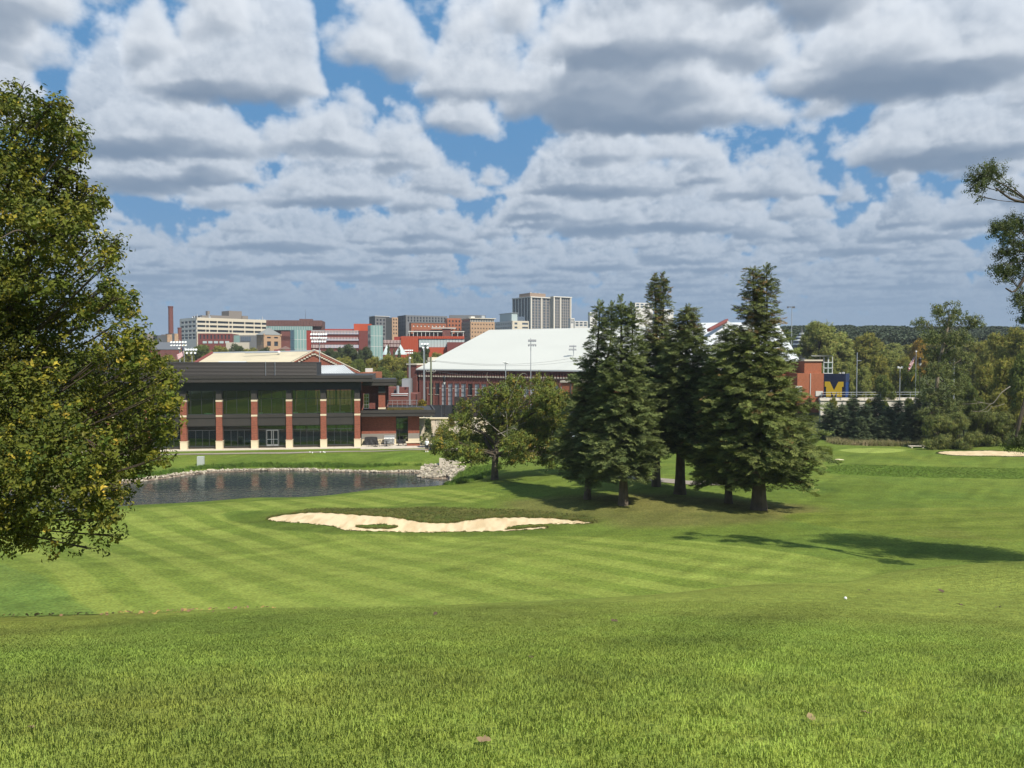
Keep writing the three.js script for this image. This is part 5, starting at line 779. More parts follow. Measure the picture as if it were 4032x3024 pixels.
// ------------------------------------------------------------------ headwall, stone walls, boulder
{
  const a = ground(1735, 1838, F), t = thing('culvert_headwall', 'pale concrete culvert wall above the stones at the pond inlet', 'wall', V(a.x, a.y, a.z)), k = 92 / FOC, z = -0.6;
  part('sloping_wall', (() => { const s = new THREE.Shape([[-0.2, -0.6], [2.3, -0.6], [2.3, 0.62], [-0.2, 1.05]].map(([x, y]) => new THREE.Vector2(x, y))); return metreUV(new THREE.ExtrudeGeometry(s, { depth: 0.35, bevelEnabled: false }).translate(0, 0, z)); })(), concreteMat, t);
  part('low_wall', metreUV(bb(2.3, 3.6, -0.6, 0.42, z - 0.1, z + 0.25)), concreteMat, t); part('end_block', metreUV(bb(3.6, 5.6, -0.6, 0.78, z + 0.1, z + 0.6)), concreteMat, t); part('coping', merge([bb(2.28, 3.62, 0.422, 0.5, z - 0.14, z + 0.3), bb(3.58, 5.65, 0.782, 0.86, z + 0.06, z + 0.64)]), creamStone, t);
  const R = rng(66), w = ground(2060, 1797, F), st = thing('stone_wall', 'low dry wall of brown stones behind the oak and spruces', 'wall', w, -0.05), mats = [[0.13, 0.095, 0.07], [0.10, 0.075, 0.06], [0.17, 0.125, 0.09]].map((c) => mat(...c, 0.95));
  for (let r = 0; r < 3; r++) { let x = r * -0.2; while (x < 6.6) { const L = 0.45 + 0.45 * R(); part('stone', rb(x + 0.015, x + L - 0.015, r * 0.36 - 0.1, r * 0.36 + 0.24, -0.35 - 0.06 * R(), 0.1 * R(), 0.06), mats[(R() * 3) | 0], st); x += L; } }
  part('coping', rb(-0.2, 6.8, 0.98, 1.1, -0.5, 0.16, 0.03), mat(0.42, 0.31, 0.17, 0.9), st);
  const bg = stoneGeos[0].clone().scale(1.15, 0.5, 0.6); single('sandstone_boulder', bg, mat(0.56, 0.38, 0.16, 0.95), 'tan sandstone slab leaning at the end of the brown stone wall', 'boulder', ground(2062, 1801, F).add(V(0, 0.22, 0.3)), 0.2);
  const w2 = ground(2215, 1773, F), s2 = thing('timber_steps', 'dark retaining steps with pale edges seen behind the spruces', 'steps', w2); part('riser', bb(-2.2, 3, -0.3, 0.35, -0.4, 0), mat(0.07, 0.05, 0.04, 0.9), s2); part('tread', bb(-2.25, 3.05, 0.352, 0.43, -0.5, 0.06), mat(0.45, 0.34, 0.2, 0.9), s2);
}

// ------------------------------------------------------------------ buildings farther off
const wGlass = mat(0.035, 0.045, 0.058, 0.12), wGlassBlue = mat(0.10, 0.13, 0.17, 0.1), greenGlass = new THREE.MeshPhysicalMaterial({ name: 'green curtain glass', color: rgbc(0.23, 0.36, 0.34), roughness: 0.12, metalness: 0.15 }), paleGlass = mat(0.42, 0.50, 0.50, 0.25);
const M = { cream: mat(0.58, 0.52, 0.41, 0.85), pale: mat(0.60, 0.59, 0.55, 0.85), grey: mat(0.15, 0.155, 0.16, 0.85), dgrey: mat(0.075, 0.082, 0.09, 0.85), taupe: mat(0.21, 0.185, 0.16, 0.9), redPanel: mat(0.28, 0.034, 0.022, 0.7), orangePanel: mat(0.40, 0.062, 0.020, 0.7), maroon: mat(0.16, 0.040, 0.034, 0.8), copper: mat(0.135, 0.062, 0.052, 0.8), fin: mat(0.62, 0.50, 0.48, 0.8), concrete: mat(0.50, 0.45, 0.37, 0.9), slate: mat(0.10, 0.11, 0.125, 0.8), roofWhite: mat(0.52, 0.55, 0.555, 0.8), galv: mat(0.42, 0.45, 0.47, 0.5, { metalness: 0.5 }), steelDark: mat(0.12, 0.125, 0.13, 0.5, { metalness: 0.4 }) };
function site(name, label, category, pxA, pxC, pxB, D, turn, group) {       // pxA .. pxC the face turned left, pxC .. pxB the front
  const xc = (pxC - PW / 2) / FOC * D, uA = (pxA - PW / 2) / FOC, uB = (pxB - PW / 2) / FOC, g = height(xc, -D), pos = V(xc, g, -D), t = thing(name, label, category, pos, turn, group), s = Math.sin(turn), c = Math.cos(turn);
  const Lf = (uB * D - xc) / (c - uB * s), den = s + uA * c, Ls = pxA < pxC && den > 0.08 ? Math.min(80, (xc - uA * D) / den) : 14;
  return { t, Lf, Ls, D, y: (py) => EYE - (py - HORIZON) * D / FOC - g, k: D / FOC, u: (px) => { const q = (px - PW / 2) / FOC; return (q * D - xc) / (c - q * s); } };
}
const onFace = { front: (g) => g, left: (g, L) => g.rotateY(-Math.PI / 2).translate(0, 0, -L), right: (g, L) => g.rotateY(Math.PI / 2).translate(L, 0, 0) };
function clad(t, face, o) {
  const place = (g) => onFace[face](g, face === 'left' ? o.L : o.at ?? 0), walls = [], th = o.th ?? 0.4, v = [o.v0, ...o.rows.flat(), o.v1];
  for (let i = 0; i < v.length; i += 2) if (v[i + 1] - v[i] > 0.01) walls.push(bb(o.u0 ?? 0, o.L, v[i], v[i + 1], -th, 0));
  for (const [a, b] of o.rows) { let u = o.u0 ?? 0; for (const [c, d] of [...o.cols, [o.L, o.L]]) { if (c - u > 0.01) walls.push(bb(u, c, a, b, -th, 0)); u = d; } }
  part('wall', metreUV(place(merge(walls))), o.mat, t);
  const panes = []; for (const [a, b] of o.rows) for (const [c, d] of o.cols) panes.push(bb(c, d, a, b, -th, -th + 0.06));
  if (o.merged) part('windows', place(merge(panes)), o.glass ?? wGlass, t, 'stuff'); else panes.forEach((g) => part('window', place(g), o.glass ?? wGlass, t));
}
const cols = (u0, u1, n, f = 0.6) => Array.from({ length: n }, (_, i) => { const w = (u1 - u0) / n; return [u0 + w * (i + 0.5 - f / 2), u0 + w * (i + 0.5 + f / 2)]; });
const core = (s, v1, m, th = 0.42, inset = 0) => part('body', bb(inset, s.Lf, -3, v1, -s.Ls, -th), m, s.t);
// smokestacks
{
  const stack = (label, px0, px1, top, D) => { const x = ((px0 + px1) / 2 - PW / 2) / FOC * D, g = height(x, -D), r = (px1 - px0) / 2 / FOC * D, h = P(px0, top, D).y - g, t = thing('smokestack', label, 'chimney', V(x, g, -D)); part('shaft', (() => { const c = new THREE.CylinderGeometry(r * 0.93, r * 1.06, h + 2, 24); const uv = c.attributes.uv; for (let i = 0; i < uv.count; i++) uv.setXY(i, uv.getX(i) * 6.28 * r, uv.getY(i) * h); return c.translate(0, h / 2 - 1, 0); })(), maroonBrick, t); part('rim', new THREE.CylinderGeometry(r * 1.08, r * 0.98, r * 0.7, 24).translate(0, h - r * 0.35, 0), maroonBrick, t); };
  stack('tall round brick smokestack left of the white office block', 666, 685, 1206, 500); stack('short round brick smokestack beside the white office block', 702, 717, 1290, 480);
}
{ // power plant
  const s = site('power_plant', 'dark and tan brick power plant blocks at the foot of the smokestack', 'building', 600, 622, 690, 470, 0.8); core(s, s.y(1320), M.dgrey, 0.2);
  part('tan_block', bb(s.u(659), s.u(678), -3, s.y(1316), -9, 0.6), tanBrick, s.t); part('dark_block', bb(s.u(677), s.u(688), -3, s.y(1312), -9, 0.3), M.dgrey, s.t); part('tan_block', bb(s.u(688), s.u(703), -3, s.y(1312), -9, 0.5), tanBrick, s.t); part('rear_block', bb(s.u(598), s.u(621), -3, s.y(1313), -14, -6), M.taupe, s.t);
  const q = site('slate_roof_house', 'low dark slate roof with brick chimney behind the left tree', 'building', 520, 560, 705, 420, 0.25); part('roof', (() => { const g = new THREE.BufferGeometry(), h0 = q.y(1376), h1 = q.y(1346), L = q.Lf; g.setAttribute('position', new THREE.Float32BufferAttribute([0, h0, 0, L, h0, 0, L, h1, -8, 0, h0, 0, L, h1, -8, 0, h1, -8], 3)); g.computeVertexNormals(); return g; })(), M.slate, q.t); core(q, q.y(1376), maroonBrick, 0.3);
  const ch = part('chimney', metreUV(bb(q.u(584), q.u(597), q.y(1385), q.y(1357), -3, -1)), maroonBrick, q.t); part('chimney_cap', bb(q.u(583), q.u(598), q.y(1357), q.y(1355), -3.2, -0.8), M.pale, ch);
}
{ // white office block
  const s = site('office_block', 'long white office block with bands of dark windows on the skyline', 'building', 712, 776, 1100, 520, 0.78), rows = [[1306, 1297], [1288, 1279], [1271, 1262]].map(([a, b]) => [s.y(a), s.y(b)]), low = [[1334, 1325], [1322, 1314]].map(([a, b]) => [s.y(a), s.y(b)]), top = s.y(1250);
  const edges = [[776, 812], [814, 826], [829, 857], [860, 902], [905, 916], [919, 965], [968, 1002], [1005, 1030], [1033, 1068], [1071, 1096]].map(([a, b]) => [s.u(a), s.u(b)]);
  clad(s.t, 'front', { L: s.Lf, v0: -3, v1: top, rows, cols: edges, mat: M.cream, th: 0.9 });
  const ls = s.Ls; clad(s.t, 'left', { L: ls, v0: -3, v1: top, rows: [...low, ...rows].sort((a, b) => a[0] - b[0]), cols: cols(ls * 0.02, ls * 0.96, 4, 0.84), mat: M.pale, th: 0.6 }); part('body', bb(0.95, s.Lf - 0.1, -3, top - 0.5, -ls + 0.3, -0.95), M.dgrey, s.t); part('left_edge', bb(0, 2, -3, top - 0.2, -ls - 0.6, -ls), M.taupe, s.t);
  const p = (a, b, y0, y1, z0 = -26, z1 = -10) => part('penthouse', bb(s.u(a), s.u(b), s.y(y0), s.y(y1), z0, z1), M.taupe, s.t); p(856, 936, 1251, 1236); p(934, 985, 1251, 1214, -24, -12); p(984, 1007, 1251, 1233, -23, -11); p(822, 857, 1251, 1238); part('vent_shaft', bb(s.u(861), s.u(870), s.y(1238), s.y(1217), -20, -17), M.taupe, s.t);
  for (const [px, py] of [[775, 1247], [783, 1243], [794, 1236], [808, 1246], [841, 1234], [845, 1243], [1030, 1247], [1040, 1245], [1051, 1235], [1058, 1246]]) part('roof_vent', new THREE.CylinderGeometry(0.25, 0.5, s.y(py) - top + 0.3, 8).translate(s.u(px), (s.y(py) + top) / 2, -6), M.galv, s.t);
}
{ // copper-clad hall with green glass, red hall with tall windows
  const s = site('copper_hall', 'brown ribbed metal hall with a green glass strip on the skyline', 'building', 1033, 1050, 1270, 440, 0.12); core(s, s.y(1284), M.copper, 1.2); for (let i = 0; i < 18; i++) { const a = lerp(0, s.Lf, i / 18); part('panel', bb(a + 0.06, a + s.Lf / 18 - 0.06, s.y(1284), s.y(1261), -0.6, 0.3), M.copper, s.t); } part('upper_body', bb(0, s.Lf, s.y(1284.5), s.y(1262), -s.Ls, -0.62), M.copper, s.t);
  part('glass_strip', bb(s.u(1050), s.u(1232), s.y(1300), s.y(1284.6), -1, 0.5), greenGlass, s.t); for (let k = 0; k < 20; k++) part('mullion', bb(s.u(1052 + k * 9.3), s.u(1052.7 + k * 9.3), s.y(1300), s.y(1285), 0.5, 0.62), M.pale, s.t); part('roof_box', bb(s.u(1176), s.u(1227), s.y(1262), s.y(1254), -9, -4), M.copper, s.t); part('antenna', cyl(0.12, 0.04, s.y(1215) - s.y(1254), 6, s.u(1199), s.y(1254), -6), M.steelDark, s.t); clad(s.t, 'front', { u0: s.u(1108), L: s.u(1152), v0: 0, v1: s.y(1302), rows: [[s.y(1326), s.y(1322)], [s.y(1342), s.y(1338)]], cols: [[1116, 1119], [1130, 1134], [1141, 1145]].map(([a, b]) => [s.u(a), s.u(b)]), mat: maroonBrick, glass: M.pale, th: 0.6 });
  const r = site('red_hall', 'dark red hall with nine narrow windows below the white office block', 'building', 770, 781, 915, 400, 0.1); clad(r.t, 'front', { L: r.Lf, v0: -3, v1: r.y(1313), rows: [[r.y(1335), r.y(1318)]], cols: Array.from({ length: 9 }, (_, i) => [r.u(788 + i * 14), r.u(794 + i * 14)]), mat: M.maroon }); core(r, r.y(1314), M.maroon); for (let i = 0; i < 5; i++) part('shop_window', bb(r.u(800 + i * 22), r.u(816 + i * 22), r.y(1352), r.y(1343), 0.01, 0.12), paleGlass, r.t);
  const g = site('glass_link', 'low glass-fronted building between red hall and turreted house', 'building', 915, 916, 1010, 405, 0.05); core(g, g.y(1320), M.grey, 0.3); part('glass_front', bb(g.u(917), g.u(945), g.y(1350), g.y(1321), -0.3, 0), greenGlass, g.t); for (let i = 0; i < 5; i++) part('window', bb(g.u(950 + i * 8), g.u(956 + i * 8), g.y(1343), g.y(1326), -0.3, -0.1), wGlassBlue, g.t); part('cream_wall', bb(g.u(900), g.u(990), -3, g.y(1349), 3, 3.8), M.concrete, g.t);
}
{ // turreted house
  const s = site('turreted_house', 'tan brick house with a steep grey pyramid roof', 'building', 1012, 1040, 1108, 380, 0.75); clad(s.t, 'front', { L: s.Lf, v0: -3, v1: s.y(1318), rows: [[s.y(1362), s.y(1344)], [s.y(1332), s.y(1326)]], cols: [[s.u(1053), s.u(1068)], [s.u(1081), s.u(1096)]], mat: tanBrick }); core(s, s.y(1318), tanBrick);
  part('roof', (() => { const g = new THREE.ConeGeometry(1, 1, 4, 1).rotateY(Math.PI / 4); g.scale(s.Lf * 0.78, s.y(1288) - s.y(1318), s.Ls * 0.74); return g.translate(s.Lf / 2, (s.y(1288) + s.y(1318)) / 2, -s.Ls / 2); })(), mat(0.21, 0.22, 0.21, 0.8), s.t); part('finial', cyl(0.14, 0.04, 1.8, 6, s.Lf / 2, s.y(1289), -s.Ls / 2), M.steelDark, s.t);
  for (const px of [1041, 1107]) part('corner_pinnacle', bb(s.u(px) - 0.3, s.u(px) + 0.3, s.y(1322), s.y(1314), -0.2, 0.3), tanBrick, s.t);
  const w = site('red_canopy_house', 'small brick house with orange roof edge before the glass tower', 'building', 1060, 1080, 1150, 345, 0.2); core(w, w.y(1376), maroonBrick, 0.2); part('roof', new THREE.ConeGeometry(1, 1, 4).rotateY(Math.PI / 4).scale(w.Lf * 0.6, w.y(1362) - w.y(1376), 7).translate(w.Lf * 0.6, (w.y(1362) + w.y(1376)) / 2, -5), mat(0.16, 0.10, 0.08, 0.9), w.t); part('red_band', bb(0.2, w.Lf, w.y(1386), w.y(1377), 0, 1), M.redPanel, w.t);
}
// glass stair towers and the finned parking structure
function glassTower(label, pxA, pxC, pxB, top, D, turn) { const s = site('glass_tower', label, 'tower', pxA, pxC, pxB, D, turn); part('core', bb(0.5, s.Lf - 0.5, -3, s.y(top) - 0.4, -s.Ls + 0.5, -0.5), mat(0.24, 0.30, 0.29, 0.8), s.t); const n = 6, h = (s.y(top) + 3) / n; for (let i = 0; i < n; i++) { part('glass_panel', bb(0, s.Lf, -3 + i * h + 0.12, -3 + (i + 1) * h, -0.2, 0), greenGlass, s.t); part('glass_panel', bb(-0.2, 0, -3 + i * h + 0.12, -3 + (i + 1) * h, -s.Ls, -0.2), greenGlass, s.t); part('rail', bb(-0.22, s.Lf, -3 + i * h, -3 + i * h + 0.12, -s.Ls, 0.02), M.pale, s.t); } for (let i = 1; i < 4; i++) part('mullion', bb(s.Lf * i / 4 - 0.06, s.Lf * i / 4 + 0.06, -3, s.y(top), 0.02, 0.08), M.pale, s.t); for (let i = 0; i < n; i++) part('stair_flight', rod(V(0.6, -3 + i * h + 0.3, -0.3), V(s.Lf - 0.6, -3 + (i + 1) * h - 0.3, -0.3), 0.18), M.pale, s.t); return s; }
glassTower('green glass stair tower at the left end of the finned car park', 1146, 1162, 1208, 1299, 326, 0.65); glassTower('green glass stair tower at the right end of the finned car park', 1451, 1462, 1508, 1281, 322, 0.5);
{
  const fins = (t, u0, u1, y0, y1, n, label) => { for (let i = 0; i < n; i++) { const a = lerp(u0, u1, i / n), w = (u1 - u0) / n; part('fin', bb(a + w * 0.2, a + w * 0.66, y0, y1, 0, 0.5), M.fin, t); } };
  const s = site('car_park', 'red car park with rows of pale pink vertical fins', 'building', 1207, 1226, 1452, 330, 0.12); part('left_panel', bb(s.u(1208), s.u(1226), -3, s.y(1302), -6, 0.6), M.redPanel, s.t); part('right_panel', bb(s.u(1413), s.u(1451), -3, s.y(1302), -6, 0.5), M.maroon, s.t);
  for (const [a, b] of [[1316, 1303], [1341, 1328], [1370, 1357], [1394, 1382]]) { part('deck', bb(s.u(1226), s.u(1413), s.y(b) - 0.2 - (s.y(b) - s.y(a)) * 2, s.y(a), -14, -0.1), M.maroon, s.t); fins(s.t, s.u(1227), s.u(1412), s.y(a), s.y(b), 32); }
  part('roof_deck', bb(s.u(1226), s.u(1413), s.y(1304), s.y(1301), -14, 0), M.galv, s.t); part('upper_red_wall', bb(s.u(1270), s.u(1392), s.y(1303), s.y(1292), -20, -9), M.redPanel, s.t); part('upper_red_box', bb(s.u(1388), s.u(1458), s.y(1302), s.y(1271), -16, -8), M.orangePanel, s.t);
  const q = site('red_annex', 'orange-red panelled annex with a long glass screen below the apartments', 'building', 1507, 1509, 1832, 340, 0.06); part('finned_wall', bb(s.u(1) * 0, q.u(1580), -3, q.y(1339), -9, 0), M.maroon, q.t); fins(q.t, 0.2, q.u(1579), q.y(1352), q.y(1339), 12); fins(q.t, 0.2, q.u(1579), q.y(1366), q.y(1355), 12);
  for (let i = 0; i < 11; i++) part('orange_panel', bb(q.u(1580 + i * 6.2), q.u(1585.6 + i * 6.2), -3, q.y(1324), -8, 1), M.orangePanel, q.t); for (let i = 0; i < 20; i++) part('orange_panel', bb(q.u(1649 + i * 9), q.u(1657 + i * 9), q.y(1334), q.y(1324), -8, 1), M.orangePanel, q.t);
  part('body', bb(q.u(1600), q.u(1828), -3, q.y(1327), -14, -0.5), M.maroon, q.t); for (let i = 0; i < 15; i++) part('glass_panel', bb(q.u(1651 + i * 11.9), q.u(1662 + i * 11.9), q.y(1367), q.y(1335), 0.2, 0.6), paleGlass, q.t); part('maroon_wing', bb(q.u(1762), q.u(1852), -3, q.y(1348), 0.7, 5), M.maroon, q.t); part('orange_base', bb(q.u(1690), q.u(1772), -3, q.y(1368), 0.8, 2.4), M.orangePanel, q.t); part('roof_band', bb(q.u(1552), q.u(1582), -3, q.y(1326), -8, -0.4), M.redPanel, q.t);
  for (const [a, b, c] of [[1508, 1538, 1358], [1555, 1600, 1357]]) single('glass_pyramid', new THREE.ConeGeometry(1, 1, 4).rotateY(Math.PI / 4).scale((b - a) * 0.078, 4.2, 2.2), paleGlass, c === 1358 ? 'small pale glass pyramid roof right of the glass tower' : 'larger pale glass pyramid roof below the orange panels', 'roof', P((a + b) / 2, c + 19, 318));
}
{ // apartments
  const s = site('apartment_block', 'dark grey apartment block at the left end of the skyline row', 'building', 1455, 1478, 1534, 575, 0.6); clad(s.t, 'front', { L: s.Lf, v0: -3, v1: s.y(1246), rows: [[1320, 1312], [1306, 1298], [1292, 1284], [1278, 1270], [1264, 1256]].map(([a, b]) => [s.y(a), s.y(b)]), cols: cols(0.6, s.Lf - 0.4, 4, 0.5), mat: M.grey, th: 0.6 }); core(s, s.y(1247), M.dgrey, 0.62); part('cornice', bb(-0.5, s.Lf + 0.4, s.y(1246), s.y(1244), -s.Ls, 0.6), M.pale, s.t);
  const a = site('apartment_block', 'brown and tan corner apartment block beside the dark grey one', 'building', 1520, 1545, 1568, 560, 0.75); clad(a.t, 'front', { L: a.Lf, v0: -3, v1: a.y(1250), rows: [[1316, 1309], [1302, 1295], [1289, 1282], [1275, 1268], [1262, 1255]].map(([p, q]) => [a.y(p), a.y(q)]), cols: cols(0.4, a.Lf - 0.4, 2, 0.5), mat: tanBrick, th: 0.6 }); core(a, a.y(1251), M.taupe, 0.62);
  const g = site('apartment_block', 'long grey apartment block with a stepped top floor', 'building', 1566, 1598, 1762, 570, 0.5); clad(g.t, 'front', { L: g.Lf, v0: -3, v1: g.y(1241), rows: [[1266, 1258], [1255, 1247]].map(([p, q]) => [g.y(p), g.y(q)]), cols: cols(1, g.Lf - 1, 13, 0.45), mat: M.grey, th: 0.6 }); core(g, g.y(1242), M.dgrey, 0.62); clad(g.t, 'left', { L: g.Ls, v0: -3, v1: g.y(1241), rows: [[1320, 1312], [1304, 1296], [1288, 1280], [1272, 1264], [1258, 1250]].map(([p, q]) => [g.y(p), g.y(q)]), cols: cols(1, g.Ls - 1, 6, 0.4), mat: M.grey, th: 0.4, merged: true });
  const o = site('apartment_block', 'low orange brick block with a row of pale windows', 'building', 1612, 1620, 1758, 530, 0.3); clad(o.t, 'front', { L: o.Lf, v0: -3, v1: o.y(1271), rows: [[o.y(1287), o.y(1279)]], cols: cols(0.5, o.Lf - 0.5, 9, 0.38), mat: orangeBrick, glass: M.pale, th: 0.5 }); core(o, o.y(1272), orangeBrick, 0.52); part('parapet', bb(-0.2, o.Lf + 0.2, o.y(1271), o.y(1269.5), -8, 0.3), M.grey, o.t);
  const p = site('apartment_block', 'orange brick corner block with square windows', 'building', 1752, 1762, 1818, 540, 0.35); clad(p.t, 'front', { L: p.Lf, v0: -3, v1: p.y(1253), rows: [[1300, 1292], [1285, 1277], [1269, 1261]].map(([x, y]) => [p.y(x), p.y(y)]), cols: cols(0.4, p.Lf - 0.4, 4, 0.45), mat: orangeBrick, glass: wGlass, th: 0.5 }); core(p, p.y(1254), orangeBrick, 0.52);
  const b = site('rear_slab', 'long plain dark grey roofline behind the orange blocks', 'building', 1765, 1770, 1912, 600, 0.1); core(b, b.y(1241), M.grey, 0);
  const r = site('pavilion', 'low brown brick pavilion with white canopy roofs on posts', 'building', 1603, 1608, 1830, 470, 0.15); core(r, r.y(1313), M.maroon, 3); part('brick_block', bb(r.u(1632), r.u(1785), r.y(1316), r.y(1297), -12, -5), maroonBrick, r.t); part('brick_pier', bb(r.u(1742), r.u(1775), -3, r.y(1295), -4, 0.8), maroonBrick, r.t); for (const [x0, x1, y] of [[1608, 1742, 1307], [1775, 1828, 1307], [1700, 1795, 1293]]) part('canopy', bb(r.u(x0), r.u(x1), r.y(y), r.y(y) + 0.5, -5, 1.6), M.pale, r.t); for (const x of [1612, 1628, 1644, 1660, 1676, 1692, 1708, 1724, 1780, 1802, 1824]) part('post', bb(r.u(x) - 0.15, r.u(x) + 0.15, -3, r.y(1307), 1, 1.3), M.pale, r.t);
}
{ // tan hall and its neighbour
  const s = site('tan_hall', 'tan brick hall with a glazed top floor and cream cornice', 'building', 1817, 1851, 1948, 520, 0.4), rows = [[1343, 1337], [1327, 1321], [1311, 1305], [1296, 1290], [1280, 1274]].map(([a, b]) => [s.y(a), s.y(b)]); clad(s.t, 'front', { L: s.Lf, v0: -3, v1: s.y(1267), rows, cols: cols(0.6, s.Lf - 0.6, 8, 0.36), mat: tanBrick, th: 0.5 }); clad(s.t, 'left', { L: s.Ls, v0: -3, v1: s.y(1267), rows, cols: cols(0.6, s.Ls - 0.6, 6, 0.4), mat: M.taupe, th: 0.5, merged: true }); part('body', bb(0.55, s.Lf - 0.1, -3, s.y(1268), -s.Ls + 0.1, -0.55), M.taupe, s.t); part('clerestory', bb(0.3, s.Lf - 0.3, s.y(1267), s.y(1255), -s.Ls + 0.3, -0.3), wGlassBlue, s.t); for (let i = 0; i < 15; i++) part('clerestory_post', bb(s.Lf * (i + 0.5) / 15 - 0.2, s.Lf * (i + 0.5) / 15 + 0.2, s.y(1267), s.y(1255), -0.28, -0.1), M.cream, s.t); part('cornice', bb(-0.6, s.Lf + 0.6, s.y(1255), s.y(1252), -s.Ls - 0.4, 0.7), M.cream, s.t); part('roof_unit', bb(s.u(1868), s.u(1884), s.y(1252), s.y(1244), -12, -7), M.pale, s.t); part('roof_unit', bb(s.u(1915), s.u(1928), s.y(1252), s.y(1239), -14, -9), M.galv, s.t);
  const q = site('cream_hall', 'cream stone hall with glass roof storey beside the high-rise', 'building', 1948, 2016, 2082, 545, 0.5); clad(q.t, 'front', { L: q.Lf, v0: -3, v1: q.y(1263), rows: [[1293, 1286], [1278, 1270]].map(([a, b]) => [q.y(a), q.y(b)]), cols: [[q.u(2026), q.u(2037)], [q.u(2056), q.u(2079)]], mat: M.cream, glass: wGlassBlue, th: 0.5 }); clad(q.t, 'left', { L: q.Ls, v0: -3, v1: q.y(1263), rows: [[1293, 1286], [1278, 1270]].map(([a, b]) => [q.y(a), q.y(b)]), cols: cols(1, q.Ls - 1, 9, 0.4), mat: M.pale, th: 0.5 }); part('body', bb(0.55, q.Lf - 0.1, -3, q.y(1264), -q.Ls + 0.1, -0.55), M.taupe, q.t); part('glass_storey', bb(0.8, q.Lf * 0.4, q.y(1263), q.y(1233), -q.Ls * 0.75, -2), paleGlass, q.t); part('glass_storey', bb(1.2, q.Lf * 0.9, q.y(1262), q.y(1245), -q.Ls * 0.4, -3), wGlassBlue, q.t); part('roof_slab', bb(0.4, q.Lf * 0.45, q.y(1233), q.y(1231), -q.Ls * 0.8, -1.5), M.galv, q.t);
}
{ // the high-rise
  const finM = mat(0.66, 0.62, 0.53, 0.85);
  const s = site('high_rise', 'tall dark-windowed high-rise with white vertical fins on the skyline', 'tower', 2020, 2090, 2168, 620, 0.62), top = s.y(1172), low = -3;
  const wing = (u0, u1, z0, z1, y0 = top) => part('core', bb(u0, u1, low, y0, z0, z1), mat(0.085, 0.088, 0.09, 0.6), s.t); const floors = Array.from({ length: 11 }, (_, i) => [s.y(1292 - i * 11), s.y(1284.5 - i * 11)]);
  const bay = (face, u0, u1, at, n, wallm) => clad(s.t, face, { u0, L: u1, v0: low, v1: top - 0.4, rows: floors, cols: cols(u0 + 0.3, u1 - 0.3, n, 0.62), mat: wallm, glass: wGlassBlue, th: 0.5, merged: true, at });
  const L1 = s.Lf * 0.98, taupe = mat(0.235, 0.225, 0.21, 0.9); wing(0.55, L1, -s.Ls, -0.55); bay('front', 0.6, L1 * 0.52, 0, 3, taupe); bay('front', L1 * 0.58, L1 - 0.4, 0, 2, taupe);
  for (const f of [0, 0.53, 0.99]) part('fin', bb(L1 * f - 0.5, L1 * f + 0.5, low, top + 0.4, -0.9, 0.7), finM, s.t);
  for (let i = 0; i < 6; i++) { const z = -s.Ls * (i + 1) / 6; part('fin', bb(-0.5, 0.5, low, top + 0.4, z - 0.4, z + 0.4), M.pale, s.t); if (i < 6) part('window_bay', bb(0.15, 0.5, low, top, z + 0.5, z + s.Ls / 6 - 0.5), wGlass, s.t); }
  part('roof_slab', bb(-0.9, L1 + 0.9, top, top + 0.8, -s.Ls - 0.6, 0.9), M.pale, s.t); part('penthouse', bb(L1 * 0.05, L1 * 0.85, top + 0.8, s.y(1153), -s.Ls * 0.7, -s.Ls * 0.1), mat(0.27, 0.20, 0.15, 0.9), s.t); for (const f of [0.25, 0.5, 0.7]) part('roof_unit', bb(L1 * f, L1 * f + 1.4, s.y(1153), s.y(1149), -s.Ls * 0.4, -s.Ls * 0.3), M.pale, s.t);
  const q = site('high_rise', 'right half of the white-finned high-rise, lower and set back', 'tower', 2152, 2180, 2246, 628, 0.55), t2 = q.y(1171); part('core', bb(0.55, q.Lf, low, t2, -q.Ls, -0.55), mat(0.085, 0.088, 0.09, 0.6), q.t); const fl = Array.from({ length: 11 }, (_, i) => [q.y(1292 - i * 11), q.y(1284.5 - i * 11)]);
  for (const [a, b, n] of [[0.04, 0.34, 2], [0.42, 0.95, 4]]) clad(q.t, 'front', { u0: q.Lf * a, L: q.Lf * b, v0: low, v1: t2 - 0.4, rows: fl, cols: cols(q.Lf * a + 0.3, q.Lf * b - 0.3, n, 0.62), mat: taupe, glass: wGlassBlue, th: 0.5, merged: true }); for (const f of [0, 0.38, 0.99]) part('fin', bb(q.Lf * f - 0.5, q.Lf * f + 0.5, low, t2 + 0.4, -0.9, 0.7), finM, q.t); for (let i = 1; i < 4; i++) part('fin', bb(-0.5, 0.5, low, t2 + 0.4, -q.Ls * i / 4 - 0.4, -q.Ls * i / 4 + 0.4), M.pale, q.t); part('roof_slab', bb(-0.9, q.Lf + 0.9, t2, t2 + 0.8, -q.Ls, 0.9), M.pale, q.t);
  const plain = (label, a, c, b, top2, D, m, turn = 0.4) => { const z = site('office_slab', label, 'building', a, c, b, D, turn); core(z, z.y(top2), m, 0.4); clad(z.t, 'front', { L: z.Lf, v0: -3, v1: z.y(top2), rows: [[z.y(top2 + 20), z.y(top2 + 13)], [z.y(top2 + 10), z.y(top2 + 4)]], cols: cols(0.3, z.Lf - 0.3, 4, 0.7), mat: m, glass: wGlassBlue, th: 0.4 }); };
  plain('small cream block at the right foot of the high-rise', 2238, 2246, 2262, 1253, 610, M.pale); plain('low pale glazed slab right of the high-rise', 2258, 2262, 2330, 1264, 600, M.pale, 0.15); plain('narrow grey block left of the spruce tops', 2314, 2322, 2352, 1229, 580, M.pale, 0.5); plain('tall pale block seen between the spruce tops', 2470, 2500, 2570, 1192, 600, M.pale, 0.4); plain('pale block just right of the tallest spruce', 2600, 2612, 2650, 1218, 590, M.pale, 0.4);
}

